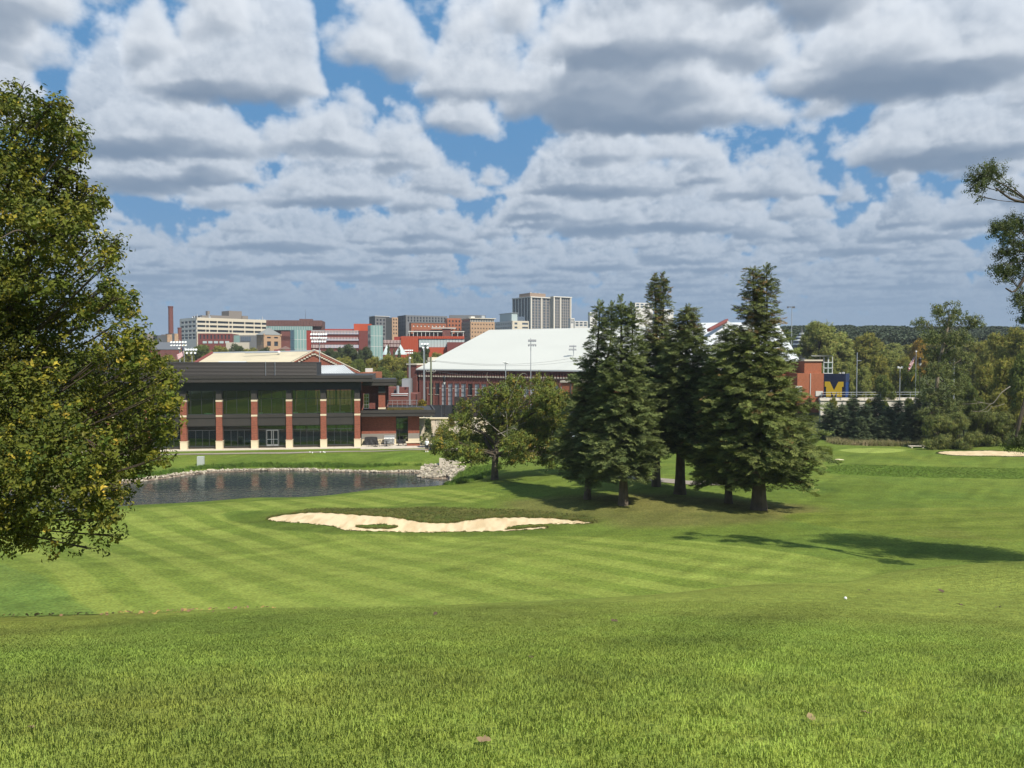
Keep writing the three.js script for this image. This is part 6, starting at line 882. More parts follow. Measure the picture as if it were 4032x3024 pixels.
// ------------------------------------------------------------------ gabled hall behind the clubhouse
const quad = (...p) => { const g = new THREE.BufferGeometry(); g.setAttribute('position', new THREE.Float32BufferAttribute([p[0], p[1], p[2], p[0], p[2], p[3]].flatMap((v) => [v.x, v.y, v.z]), 3)); g.setAttribute('uv', new THREE.Float32BufferAttribute([0, 0, 1, 0, 1, 1, 0, 0, 1, 1, 0, 1], 2)); g.computeVertexNormals(); return g; };
const sheet = (a, b, c, d, th) => { const n = b.clone().sub(a).cross(d.clone().sub(a)).normalize().multiplyScalar(th), lo = [a, b, c, d].map((v) => v.clone().sub(n)); return merge([quad(a, b, c, d), quad(lo[3], lo[2], lo[1], lo[0]), quad(a, lo[0], lo[1], b), quad(b, lo[1], lo[2], c), quad(c, lo[2], lo[3], d), quad(d, lo[3], lo[0], a)]); };
{
  const D = 165, t = thing('gabled_hall', 'brick hall with cream roof and front gable behind the clubhouse', 'building', footAt(1240, D)), o = t.position.clone(), L = (px, py, d) => P(px, py, d).sub(o), gy = (v) => V(v.x, -1, v.z);
  const rl = L(835, 1390, 182), rr = L(1262, 1382, 178), el = L(700, 1470, 168), er = L(1240, 1468, 163.5);
  const roofMat = new THREE.MeshStandardMaterial({ name: 'cream roof', map: colorTexture(256, 52, (u, v, R) => { const n = 0.9 + 0.16 * vnoise3(u * 12, v * 6, 0.5, 6); const k = clamp((vnoise3(u * 9, v * 18, 4.5, 9) - 0.66) * 5) * 0.35; return [0.53 * n * (1 - k * 0.3), 0.47 * n * (1 - k * 0.3), 0.33 * n * (1 - k * 0.2)]; }), roughness: 0.85 });
  part('roof', sheet(el, er, rr, rl, 0.3), roofMat, t);
  const slab = (a, b, r, m, name) => part(name, rod(a, b, r, r, 4), m, t); slab(el, rl, 0.5, M.maroon, 'rake'); slab(rl, rr, 0.22, M.galv, 'ridge_cap');
  // front gable
  const pk = L(1240, 1381, 157), gl = L(1120, 1448, 158), grt = L(1424, 1468, 158), gs = new THREE.Shape([[gl.x, -1], [grt.x, -1], [grt.x, grt.y], [pk.x, pk.y], [gl.x, gl.y]].map(([x, y]) => new THREE.Vector2(x, y)));
  part('gable_wall', metreUV(new THREE.ExtrudeGeometry(gs, { depth: 0.6, bevelEnabled: false }).translate(0, 0, pk.z)), brickMat, t);
  for (const [a, b, n] of [[gl, pk, 12], [pk, grt, 20]]) { const up = V(0, 0.25, 0.75), A = V(a.x, a.y, pk.z).add(up), Bv = V(b.x, b.y, pk.z).add(up); slab(A, Bv, 0.09, M.cream, 'coping'); slab(A.clone().add(V(0, -0.5, -0.1)), Bv.clone().add(V(0, -0.5, -0.1)), 0.2, brickMat, 'corbel_course'); for (let i = 0; i < n; i++) { const q = A.clone().lerp(Bv, (i + 0.5) / n); part('corbel', bx(0.42, 0.28, 0.3, q.x, q.y - 0.85, q.z - 0.05), M.cream, t); } }
  part('gable_roof', sheet(V(pk.x, pk.y - 1.6, pk.z), V(grt.x - 1.5, grt.y - 1.6, pk.z), V(grt.x - 1.5, grt.y - 1.6, pk.z - 12), V(pk.x, pk.y - 1.6, pk.z - 12), 0.2), M.galv, t);
  // metal lean-to roof with standing seams
  const a = L(1238, 1480, 146), b = L(1408, 1480, 147), c = L(1353, 1437, 155.5), d = L(1200, 1440, 155); part('metal_roof', sheet(a, b, c, d, 0.15), M.roofWhite, t); for (let i = 0; i <= 17; i++) { const f = i / 17; part('seam', rod(a.clone().lerp(b, f).add(V(0, 0.06, 0)), d.clone().lerp(c, f).add(V(0, 0.06, 0)), 0.05, 0.05, 4), M.galv, t); }
  part('lower_wall', metreUV(bb(a.x, b.x, -1, a.y - 0.1, a.z - 8, a.z - 0.5)), brickMat, t);
  const sb = L(1420, 1466, 150), sr = L(1477, 1466, 150); part('side_block', metreUV(bb(sb.x, sr.x, -1, sb.y, sb.z - 8, sb.z)), orangeBrick, t); const hv = L(1445, 1466, 150); part('roof_unit', rb(hv.x - 0.5, hv.x + 0.8, hv.y, hv.y + 0.75, hv.z - 2, hv.z - 0.8, 0.05), M.pale, t);
  const sk = L(855, 1428, 160), se = L(965, 1428, 160); part('skylight', (() => { const s = new THREE.Shape([[0, 0], [1.9, 0], [1.4, 0.45], [0.95, 0.62], [0.5, 0.45]].map(([x, y]) => new THREE.Vector2(x, y))); return new THREE.ExtrudeGeometry(s, { depth: se.x - sk.x, bevelEnabled: false }).rotateY(Math.PI / 2).translate(sk.x, sk.y - 0.35, sk.z); })(), M.roofWhite, t);
  const pipe = part('roof_pipe', rod(L(965, 1389, 177), L(1098, 1387, 177), 0.16), M.galv, t); part('pipe_end', new THREE.SphereGeometry(0.34, 10, 8).translate(...L(1098, 1387, 177).toArray()), whiteMat, pipe);
}
// ------------------------------------------------------------------ white-roofed field house
{
  const D = 200, th = -0.5, c = P(1650, 1452, D), pos = V(c.x, height(c.x, c.z), c.z), t = thing('field_house', 'long maroon brick field house with a huge white roof', 'building', pos, th), ey = c.y - pos.y, S = 37, L = 78, ry = ey + 11.3;
  // own axes: x along the front, z back is negative
  const roofMat = new THREE.MeshStandardMaterial({ name: 'white membrane roof', map: colorTexture(256, 55, (u, v, R) => { const n = 0.95 + 0.07 * vnoise3(u * 10, v * 10, 0.5, 10) + 0.02 * (R() - 0.5); return [0.50 * n, 0.515 * n, 0.475 * n]; }), roughness: 0.8 });
  part('roof', sheet(V(-0.5, ey, 0.6), V(L, ey, 0.6), V(L, ry, -S), V(-0.5, ry, -S), 0.3), roofMat, t); part('roof', sheet(V(-0.5, ry, -S), V(L, ry, -S), V(L, ey, -2 * S), V(-0.5, ey, -2 * S), 0.3), roofMat, t);
  part('gable_wall', metreUV(new THREE.ExtrudeGeometry(new THREE.Shape([[-0, -3], [2 * S, -3], [2 * S, ey - 0.4], [S, ry - 0.4], [0, ey - 0.4]].map(([x, y]) => new THREE.Vector2(x, y))), { depth: 0.5, bevelEnabled: false }).rotateY(Math.PI / 2)), maroonBrick, t);
  // front: windows, pilasters, corbel table
  const W = [], pitchW = 1.98, n = 30; for (let i = 0; i < n; i++) W.push(3.0 + i * pitchW);
  const tall = (i) => i >= 2 && i <= 5, dark = (i) => i < 2 || i === 6 || i === 9, wTop = ey - 3.7, wSill = ey - 6.5;
  const wall = [bb(0, L, wTop, ey - 0.3, -0.6, -0.05)]; let x = 0; for (let i = 0; i < n; i++) { wall.push(bb(x, W[i], -3, wTop, -0.6, -0.05)); if (!tall(i)) wall.push(bb(W[i], W[i] + 1.3, -3, wSill, -0.6, -0.05)); x = W[i] + 1.3; } wall.push(bb(x, L, -3, wTop, -0.6, -0.05)); part('front_wall', metreUV(merge(wall)), maroonBrick, t);
  part('inner_wall', bb(0.6, L - 0.5, -3, ey - 0.3, -2, -1.2), M.dgrey, t);
  const cream = mat(0.58, 0.61, 0.64, 0.3);
  for (let i = 0; i < n; i++) {
    const y0 = tall(i) ? ey - 10 : wSill, h = wTop - y0, w = part('window', bb(W[i] + 0.02, W[i] + 1.28, y0, wTop, -0.26, -0.2), dark(i) ? wGlass : cream, t);
    part('muntin', merge([...[0.34, 0.68].map((f) => bb(W[i] + 1.3 * f - 0.03, W[i] + 1.3 * f + 0.03, y0, wTop, -0.2, -0.14)), ...Array.from({ length: tall(i) ? 5 : 3 }, (_, k) => bb(W[i] + 0.02, W[i] + 1.28, y0 + h * (k + 0.7) / (tall(i) ? 5.6 : 3.6) - 0.03, y0 + h * (k + 0.7) / (tall(i) ? 5.6 : 3.6) + 0.03, -0.21, -0.135))]), M.dgrey, w); part('sill', bb(W[i] - 0.1, W[i] + 1.4, y0 - 0.14, y0, -0.4, 0.04), M.concrete, w);
    const p = part('pilaster', metreUV(bb(W[i] - 0.52, W[i] - 0.18, -3, ey - 3.2, -0.05, 0.16)), maroonBrick, t); part('pilaster_band', bb(W[i] - 0.62, W[i] - 0.08, ey - 5.0, ey - 4.86, -0.05, 0.22), M.concrete, p); part('downpipe', bb(W[i] - 0.42, W[i] - 0.34, -2, ey - 5.0, 0.162, 0.22), mat(0.33, 0.14, 0.10, 0.7), p);
  }
  part('eave_band', bb(-0.3, L, ey - 0.75, ey - 0.32, -0.6, 0.4), maroonBrick, t); part('gutter', bb(-0.5, L, ey - 0.32, ey - 0.1, 0.2, 0.66), M.roofWhite, t);
  for (let i = 0; i < 106; i++) { const u = 0.1 + i * 0.735; part('corbel', bb(u, u + 0.34, ey - 1.7, ey - 0.75, -0.05, 0.3), maroonBrick, t); part('corbel_stone', bb(u - 0.02, u + 0.36, ey - 2.05, ey - 1.7, -0.05, 0.32), M.concrete, t); }
  // stepped end with white coping
  part('end_tower', metreUV(bb(-3.6, -0.55, -3, ey + 1.0, -6, 0.3)), maroonBrick, t); part('coping', bb(-3.75, -0.4, ey + 1.0, ey + 1.35, -6.2, 0.5), M.cream, t); part('gable_parapet', bb(-1.6, -0.55, ey + 1.0, ey + 3.0, -16, -6.2), M.cream, t); part('slot_window', bb(-2.9, -2.6, ey - 8.5, ey - 3, 0.28, 0.33), M.dgrey, t); part('slot_window', bb(-2.1, -1.8, ey - 8.5, ey - 3, 0.28, 0.33), M.dgrey, t);
  // wing of orange brick standing forward on the right
  const q = P(2212, 1506, 165).sub(pos).applyAxisAngle(V(0, 1, 0), -th), q2 = P(2420, 1506, 165).sub(pos).applyAxisAngle(V(0, 1, 0), -th); part('forward_wing', metreUV(bb(q.x, q.x + 12, -3, q.y, q.z - 9, q.z)), orangeBrick, t); part('wing_coping', bb(q.x - 0.3, q.x + 12.3, q.y, q.y + 0.4, q.z - 9.2, q.z + 0.25), M.cream, t); for (const u of [2.1, 6.5]) part('pipe', bb(q.x + u, q.x + u + 0.14, -2, q.y, q.z, q.z + 0.14), M.dgrey, t);
}
{ // low annex, black screened fence, retaining wall
  const s = site('brick_annex', 'low windowless brown brick annex left of the field house', 'building', 1508, 1512, 1640, 188, 0.02); part('body', metreUV(bb(0, s.Lf, -1, s.y(1552), -10, 0)), maroonBrick, s.t); part('upper_body', metreUV(bb(0, s.u(1600), s.y(1552), s.y(1527), -10, -3)), maroonBrick, s.t); part('white_hatch', sheet(V(s.u(1540), s.y(1556), 0.2), V(s.u(1606), s.y(1556), 0.2), V(s.u(1603), s.y(1550), -2), V(s.u(1536), s.y(1551), -2), 0.12), M.roofWhite, s.t); part('door', bb(s.u(1545), s.u(1551), s.y(1550), s.y(1535), -3, -2.94), M.dgrey, s.t); part('duct', cyl(0.35, 0.35, s.y(1520) - s.y(1552), 10, s.u(1562), s.y(1552), -2), M.galv, s.t); part('grey_tower', bb(s.u(1570), s.u(1602), -1, s.y(1495), -12, -6), M.galv, s.t);
  const f = thing('screened_fence', 'black mesh-screened fence in front of the field house', 'fence', footAt(1510, 150), -0.02), fx = (px) => (px - 1510) / FOC * 150, fy = (py) => EYE - (py - HORIZON) * 150 / FOC - f.position.y; for (let i = 0; i < 14; i++) { const a = fx(1510 + i * 57), b = fx(1510 + (i + 1) * 57); part('screen_panel', (() => { const g = new THREE.PlaneGeometry(b - a - 0.06, fy(1595) + 0.9, 10, 6).translate((a + b) / 2, (fy(1595) - 0.9) / 2, 0), p = g.attributes.position; for (let k = 0; k < p.count; k++) p.setZ(k, 0.05 * noise2(p.getX(k) * 1.3, p.getY(k) * 1.3, 4)); const h = g.clone().translate(0, 0, -0.015); h.index.array.reverse(); g.computeVertexNormals(); h.computeVertexNormals(); return merge([g, h]); })(), mat(0.022, 0.026, 0.032, 0.8), f); part('post', cyl(0.05, 0.05, fy(1592) + 1, 6, a, -1, 0), M.steelDark, f); }
  part('tall_panel', bb(fx(1790), fx(1916), -0.5, fy(1562), 0.4, 0.6), mat(0.030, 0.022, 0.022, 0.8), f);
  const w = thing('retaining_wall', 'stepped cream stone retaining wall between clubhouse and oak', 'wall', footAt(1655, 128), 0), wx = (px) => (px - 1655) / FOC * 128, wy = (py) => EYE - (py - HORIZON) * 128 / FOC - w.position.y;
  for (let r = 0; r < 3; r++) for (let i = 0; i < 12; i++) { const a = wx(1640 + i * 24 + (r % 2) * 12), b = wx(1640 + (i + 1) * 24 + (r % 2) * 12); part('stone_block', rb(a + 0.02, b - 0.02, lerp(-0.6, wy(1652), r / 3) + 0.02, lerp(-0.6, wy(1652), (r + 1) / 3), -1.2 - r * 0.5, -r * 0.5, 0.04), [M.concrete, creamStone, mat(0.56, 0.49, 0.40, 0.9)][(i * 7 + r * 3) % 3], w); } part('coping', bb(wx(1636), wx(1945), wy(1652), wy(1648), -2.4, -0.8), creamStone, w);
}
// ------------------------------------------------------------------ arena at the right with the scoreboard
{
  const D = 178, o = footAt(2900, D), t = thing('brick_arena', 'brick arena with white roof glimpsed through the right spruces', 'building', o), L = (px, py, d) => P(px, py, d).sub(o);
  part('roof', sheet(L(2700, 1420, 172), L(3150, 1420, 172), L(3060, 1268, 200), L(2760, 1271, 200), 0.3), M.roofWhite, t); part('rake', rod(L(2790, 1300, 186), L(2862, 1262, 197), 0.55, 0.55, 4), M.maroon, t); part('rear_gable', (() => { const a = L(2862, 1262, 196), b = L(2790, 1305, 196), c = L(2950, 1305, 196); return sheet(b, c, a, a.clone().add(V(0.01, 0, 0)), 0.2); })(), M.roofWhite, t); part('front_wall', metreUV(bb(L(2700, 0, 174).x, L(3225, 0, 174).x, -2, L(0, 1425, 174).y, -8, 4)), orangeBrick, t);
  for (let i = 0; i < 5; i++) part('window', bb(L(2760 + i * 75, 0, 170).x, L(2795 + i * 75, 0, 170).x, L(0, 1550, 170).y, L(0, 1500, 170).y, 4.02, 4.14), M.pale, t);
  const bk = site('brick_wing', 'orange brick wing with white coping left of the blue scoreboard', 'building', 3130, 3140, 3245, 168, 0.05); part('wall', metreUV(bb(0, bk.Lf, -2, bk.y(1470), -8, 0)), orangeBrick, bk.t); part('upper_wall', metreUV(bb(bk.u(3175), bk.u(3243), bk.y(1470), bk.y(1422), -8, -1)), orangeBrick, bk.t); part('coping', bb(bk.u(3172), bk.u(3246), bk.y(1422), bk.y(1416), -8.3, -0.7), M.cream, bk.t); for (const [a, b, y0, y1] of [[3132, 3158, 1555, 1520], [3190, 3192, 1560, 1470], [3212, 3240, 1560, 1540]]) part('white_panel', bb(bk.u(a), bk.u(b), bk.y(y0), bk.y(y1), 0.01, 0.15), M.pale, bk.t);
  const st = site('stair_tower', 'glazed stair tower with a flat round white canopy', 'tower', 3238, 3243, 3277, 170, 0.05); for (const u of [0, 0.5, 1]) for (const z of [0, -1.8]) part('post', bb(st.Lf * u - 0.07, st.Lf * u + 0.07, -1, st.y(1404), z - 0.07, z + 0.07), M.roofWhite, st.t); for (const py of [1470, 1449, 1427]) part('ring_beam', bb(-0.1, st.Lf + 0.1, st.y(py) - 0.08, st.y(py) + 0.08, 0.07, 0.15), M.roofWhite, st.t); for (let i = 0; i < 2; i++) for (let k = 0; k < 2; k++) part('glass_panel', bb(st.Lf * i / 2 + 0.1, st.Lf * (i + 1) / 2 - 0.1, st.y(1469 - k * 21), st.y(1450 - k * 21), -0.03, 0.03), glassMat, st.t); part('canopy', new THREE.CylinderGeometry(2.35, 2.0, 0.3, 28).translate(st.u(3245), st.y(1401), -1.2), M.roofWhite, st.t); part('stair_core', bb(0.1, st.Lf * 0.45, -1, st.y(1470), -1.7, -0.2), paleGlass, st.t);
  // scoreboard
  const sb = site('scoreboard', 'navy blue scoreboard box bearing a large yellow block letter M', 'sign', 3243, 3244, 3330, 160, -0.55), navy = mat(0.004, 0.011, 0.042, 0.9), blue = mat(0.012, 0.05, 0.20, 0.6), yellow = mat(0.62, 0.40, 0.012, 0.6), h1 = sb.y(1471), h0 = sb.y(1564);
  part('front_panel', bb(0, sb.Lf, h0, h1, -0.3, 0), navy, sb.t); part('box', bb(0.05, sb.Lf - 0.2, h0, h1 - 0.1, -5.5, -0.3), navy, sb.t);
  part('side_panel', bb(sb.Lf - 0.2, sb.Lf, h0, h0 + 3.1, -5.6, -0.3), blue, sb.t); part('side_panel', bb(sb.Lf - 0.2, sb.Lf - 0.02, h0 + 3.1, h1, -5.6, -0.3), mat(0.008, 0.026, 0.085, 0.8), sb.t);
  const w = sb.Lf, mx = [0.05, 0.91], my = [h0 + 0.15, h0 + (h1 - h0) * 0.665], q = (u, v) => new THREE.Vector2(lerp(mx[0], mx[1], u) * w, lerp(my[0], my[1], v));
  const m = new THREE.Shape([q(0, 1), q(0.27, 1), q(0.5, 0.42), q(0.73, 1), q(1, 1), q(1, 0.66), q(0.92, 0.66), q(0.92, 0), q(0.66, 0), q(0.66, 0.34), q(0.5, 0), q(0.34, 0.34), q(0.34, 0), q(0.08, 0), q(0.08, 0.66), q(0, 0.66)]); part('letter', new THREE.ExtrudeGeometry(m, { depth: 0.08, bevelEnabled: false }).translate(0, 0, 0.004), yellow, sb.t);
  for (const [a, b, c] of [[3300, 3306, 4], [3312, 3320, 6]]) part('roof_unit', bb(sb.u(a), sb.u(b), h1, h1 + c / FOC * 160, -2, -1), M.pale, sb.t);
  // striped turret and mast
  const tu = thing('striped_turret', 'dark blue and white striped dome behind the largest spruce', 'tower', footAt(3155, 215)), r0 = 34 / FOC * 215, ty = (py) => EYE - (py - HORIZON) * 215 / FOC - tu.position.y; part('drum', cyl(r0, r0, ty(1358), 24), M.slate, tu); [[1.0, 1358, 1350, 1], [0.98, 1350, 1343, 0], [0.92, 1343, 1336, 1], [0.72, 1336, 1330, 0], [0.6, 1330, 1324, 1], [0.44, 1324, 1318, 0], [0.3, 1318, 1311, 1]].forEach(([f, a, b, wht]) => part('band', new THREE.CylinderGeometry(r0 * f * 0.9, r0 * f, ty(b) - ty(a), 24).translate(0, (ty(a) + ty(b)) / 2, 0), wht ? M.roofWhite : mat(0.02, 0.028, 0.06, 0.6), tu)); part('finial', cyl(0.3, 0.05, 1.6, 8, 0, ty(1311), 0), M.steelDark, tu);
  // concrete terraces
  const b = site('concrete_stand', 'pale weathered concrete stand wall with railings behind the pines', 'wall', 3230, 3232, 3700, 148, 0.06), cm = new THREE.MeshStandardMaterial({ name: 'weathered concrete', map: colorTexture(256, 58, (u, v, R) => { const n = 0.8 + 0.35 * vnoise3(u * 9, v * 9, 0.5, 9), k = clamp((vnoise3(u * 14, v * 3, 2.5, 14) - 0.55) * 4) * 0.5; return [0.58 * n * (1 - 0.5 * k), 0.54 * n * (1 - 0.5 * k), 0.47 * n * (1 - 0.5 * k)]; }, [0.2, 0.2]), roughness: 0.95 });
  for (let i = 0; i < 8; i++) { const a = b.Lf * i / 8, c = b.Lf * (i + 1) / 8; part('wall_panel', metreUV(bb(a + 0.03, c - 0.03, -2, b.y(1578), -0.5, 0)), cm, b.t); part('upper_panel', metreUV(bb(a + 0.03, c - 0.03, b.y(1576), b.y(1567), -0.8, -0.3)), cm, b.t); part('rail_post', cyl(0.04, 0.04, 1.1, 6, a + 0.4, b.y(1567), -0.5), M.galv, b.t); } part('rail', rod(V(0, b.y(1567) + 1.05, -0.5), V(b.Lf, b.y(1567) + 1.05, -0.5), 0.035), M.galv, b.t); part('rail', rod(V(0, b.y(1567) + 0.6, -0.5), V(b.Lf, b.y(1567) + 0.6, -0.5), 0.025), M.galv, b.t); part('shadow_ledge', bb(0, b.Lf, b.y(1578), b.y(1576), -0.9, 0.2), M.concrete, b.t);
  single('brick_kiosk', metreUV(bb(-0.9, 0.9, 0, 2.2, -0.8, 0.8)), orangeBrick, 'small orange brick kiosk peeping between the dark pines', 'kiosk', footAt(3570, 135));
}

// ------------------------------------------------------------------ shrubs by the clubhouse
{
  const shrub = (name, label, px, py0, py1, D, half, colors, seed, n = 900) => { const f = footAt(px, D), b = V(f.x, Math.max(f.y, P(px, py1, D).y), f.z), t = thing(name, label, 'shrub', b), top = P(px, py0, D).y - b.y, w = half / FOC * D, R = rng(seed), cl = []; for (let i = 0; i < 10; i++) { const q = i / 9, a = i * 2.4, r = w * (1 - q * 0.55) * 0.6; cl.push([Math.cos(a) * r * R(), lerp(w * 0.4, top - w * 0.3, q), Math.sin(a) * r * R(), w * (0.62 - 0.22 * q)]); } broadleaf(t, { seed, clumps: cl, n, gap: -0.6, sprig: sprig(9, 0.28, 0.09, 0.14, seed, 0.2), trunk: [V(0, -0.3, 0), V(0, top * 0.3, 0), V(0, top * 0.6, 0)], trunkR: 0.05, twigs: 1, limb: 0.05, fork: (x, y) => V(0, y * 0.5, 0), colors }); };
  shrub('conical_shrub', 'upright dark green shrub at the clubhouse wing corner', 1686, 1650, 1735, 113, 22, [[0.6, [0.05, 0.075, 0.02]], [0.4, [0.08, 0.10, 0.026]]], 131);
  shrub('flowering_shrub', 'white-flowering shrub below the upright shrub at the wing corner', 1678, 1706, 1752, 111, 24, [[0.45, [0.09, 0.115, 0.025]], [0.55, [0.55, 0.50, 0.30]]], 132);
  shrub('yellow_shrub', 'golden yellow shrub on the wing roof line before the field house', 1662, 1574, 1640, 136, 25, [[0.6, [0.30, 0.22, 0.02]], [0.4, [0.16, 0.15, 0.02]]], 133);
  shrub('yellow_shrub', 'small yellow-green shrub above the retaining wall left of the oak', 1778, 1632, 1680, 124, 14, [[0.6, [0.20, 0.17, 0.02]], [0.4, [0.12, 0.13, 0.02]]], 134, 500);
  shrub('round_shrub', 'green shrub between the oak and the spruces at the wall', 2230, 1630, 1730, 110, 28, [[0.6, [0.14, 0.12, 0.02]], [0.4, [0.07, 0.09, 0.02]]], 135);
}
// ------------------------------------------------------------------ masts, poles, wires, flags
const lampMat = mat(0.72, 0.74, 0.72, 0.5), poleMat = M.galv;
function mast(label, px, topPy, D, rows, headPx, lampM = lampMat, group = 'sports ground light masts') {   // rows: [py, left px, right px, count]
  const f = footAt(px, D), k = D / FOC, t = thing('light_mast', label, 'light mast', f, 0, group), y = (py) => EYE - (py - HORIZON) * k - f.y; part('pole', cyl(0.12, 0.07, y(topPy) + 0.5, 8, 0, -0.5, 0), poleMat, t);
  for (const [py, a, b, n] of rows) { part('crossarm', bb((a - px) * k, (b - px) * k, y(py) - 0.06, y(py) + 0.06, 0.1, 0.22), poleMat, t); for (let i = 0; i < n; i++) { const x = (lerp(a, b, n > 1 ? i / (n - 1) : 0.5) - px) * k, r = headPx * k / 2, h = part('lamp_head', new THREE.CylinderGeometry(r, r * 0.55, r * 1.5, 12).rotateX(Math.PI / 2 - 0.5).translate(x, y(py) - r * 0.9, 0.45), lampM, t); part('lens', new THREE.CylinderGeometry(r * 0.85, r * 0.85, 0.04, 12).rotateX(Math.PI / 2 - 0.5).translate(x, y(py) - r * 0.9 - r * 0.4, 0.45 + r * 0.68), wGlassBlue, h); } }
}
mast('light mast with three rows of white lamps above the clubhouse roof', 1259, 1308, 150, [[1314, 1230, 1288, 7], [1328, 1230, 1288, 7], [1342, 1234, 1284, 6]], 9); mast('light mast with two rows of white lamps behind the left flag', 757, 1366, 160, [[1374, 738, 778, 5], [1387, 742, 774, 3]], 9); mast('light mast with dense white lamps just above the left flag', 709, 1338, 165, [[1345, 681, 737, 6], [1357, 681, 737, 6], [1368, 712, 732, 2]], 9);
mast('light mast with small white lamps above the trees left of field house', 1611, 1374, 175, [[1378, 1597, 1625, 5], [1388, 1597, 1625, 5]], 6); mast('light mast with side-turned white lamps before the annex', 1672, 1346, 185, [[1352, 1663, 1685, 3], [1366, 1668, 1685, 2]], 9); mast('light mast with dark lamps in front of the white roof', 2090, 1332, 170, [[1338, 2082, 2108, 5], [1356, 2082, 2108, 4]], 8, mat(0.20, 0.21, 0.22, 0.5)); mast('light mast with dark lamps beside the left spruce', 2258, 1358, 190, [[1361, 2243, 2266, 5], [1374, 2241, 2266, 5]], 6, mat(0.20, 0.21, 0.22, 0.5)); mast('slim lamp mast rising inside the feathery tree', 3757, 1325, 118, [[1340, 3744, 3766, 3]], 9);
{
  const pole = (name, label, px, top, D, r, extra) => { const f = footAt(px, D), k = D / FOC, y = (py) => EYE - (py - HORIZON) * k - f.y, t = thing(name, label, 'pole', f); part('pole', cyl(r, r * 0.75, y(top) + 0.5, 8, 0, -0.5, 0), poleMat, t); extra?.(t, y, k); return t; };
  pole('steel_pole', 'plain grey steel pole before the brick annex', 1615, 1414, 150, 0.08, (t, y) => part('cap', new THREE.SphereGeometry(0.22, 10, 8).translate(0, y(1411), 0), whiteMat, t)); pole('steel_pole', 'taller plain grey steel pole right of the brick annex', 1668, 1380, 148, 0.09, (t, y) => part('cap', cyl(0.13, 0.02, 0.3, 8, 0, y(1380), 0), poleMat, t)); pole('steel_pole', 'plain pale pole between scoreboard and flag', 3374, 1388, 146, 0.10, (t, y) => part('bracket', bb(0, 0.8, y(1421), y(1419), -0.05, 0.05), poleMat, t)); pole('steel_pole', 'short pale lamp pole left of the right flag', 3544, 1446, 146, 0.09, (t, y) => { part('lamp_bar', bb(-0.5, 0.5, y(1450), y(1447), -0.1, 0.1), lampMat, t); for (const x of [-0.36, 0.36]) part('lamp_head', rb(x - 0.16, x + 0.16, y(1447), y(1443), -0.14, 0.14, 0.04), lampMat, t); });
  pole('lamp_post', 'pale lamp post with two heads in front of the white roof', 1991, 1426, 140, 0.09, (t, y) => { part('arm', bb(-0.3, 0.35, y(1433), y(1430), -0.05, 0.05), poleMat, t); for (const [x, py] of [[-0.3, 1428], [0.35, 1431]]) part('lamp_head', rb(x - 0.24, x + 0.24, y(py), y(py - 4), -0.16, 0.16, 0.06), lampMat, t); });
  const antenna = pole('radio_mast', 'slim radio mast with a crossbar right of the largest spruce', 3115, 1208, 270, 0.16, (t, y, k) => { part('crossbar', bb(-18 * k, 10 * k, y(1211), y(1208), -0.1, 0.1), M.steelDark, t); for (const x of [-16, 4, 9]) part('bracket', bb(x * k - 0.25, x * k + 0.25, y(1214), y(1207), -0.15, 0.15), M.steelDark, t); });
  const street = (label, px, top, D) => { const f = footAt(px, D), k = D / FOC, y = (py) => EYE - (py - HORIZON) * k - f.y, t = thing('street_lamp', label, 'street lamp', f, 0); part('post', cyl(0.09, 0.06, y(top + 14) + 0.4, 8, 0, -0.4, 0), blackMat, t); part('lantern', cyl(0.16, 0.26, 0.9, 8, 0, y(top + 14), 0), blackMat, t); part('globe', new THREE.CylinderGeometry(0.26, 0.12, 0.4, 10).translate(0, y(top + 14) - 0.15, 0.02), whiteMat, t); part('hood', new THREE.ConeGeometry(0.3, 0.4, 8).translate(0, y(top + 14) + 1.1, 0), blackMat, t); };
  street('black street lamp in front of the tall field house windows', 1749, 1492, 138); street('black street lamp right of the hanging flag', 3622, 1418, 146);
  // utility pole and wires
  const u = pole('utility_pole', 'green-grey wooden utility pole with two crossarms', 1697, 1404, 140, 0.20, (t, y) => { t.children[0].material = mat(0.17, 0.19, 0.12, 0.9); for (const [py, w] of [[1425, 0.85], [1464, 0.85]]) { part('crossarm', bb(-w, w, y(py), y(py - 3), -0.08, 0.08), mat(0.23, 0.22, 0.19, 0.9), t); for (const x of [-0.8, -0.35, 0.35, 0.8]) part('insulator', cyl(0.05, 0.04, 0.2, 8, x, y(py - 3), 0), mat(0.4, 0.42, 0.42, 0.4), t); } part('brace', rod(V(0.7, y(1464), 0), V(0, y(1474), 0), 0.03), steelMat, t); });
  const wire = (label, a, b, sag) => { const p = P(...a), q = P(...b), pts = Array.from({ length: 13 }, (_, i) => { const f = i / 12; return p.clone().lerp(q, f).add(V(0, -sag * 4 * f * (1 - f), 0)); }); single('overhead_wire', tube(pts, 0.022, 4, 40), mat(0.10, 0.10, 0.10, 0.6), label, 'wire', V(0, 0, 0), 0, 'overhead wires'); };
  wire('uppermost overhead wire from the utility pole across the white roof', [1697 + 15, 1420, 140], [2262, 1408, 185], 1.1); wire('second overhead wire from the utility pole across the white roof', [1697 - 15, 1420, 140], [2275, 1419, 185], 1.1); wire('low overhead wire crossing the field house cornice', [1712, 1462, 140], [2262, 1492, 180], 0.7); wire('overhead wire running left from the utility pole to the clubhouse', [1682, 1462, 140], [1545, 1503, 130], 0.3);
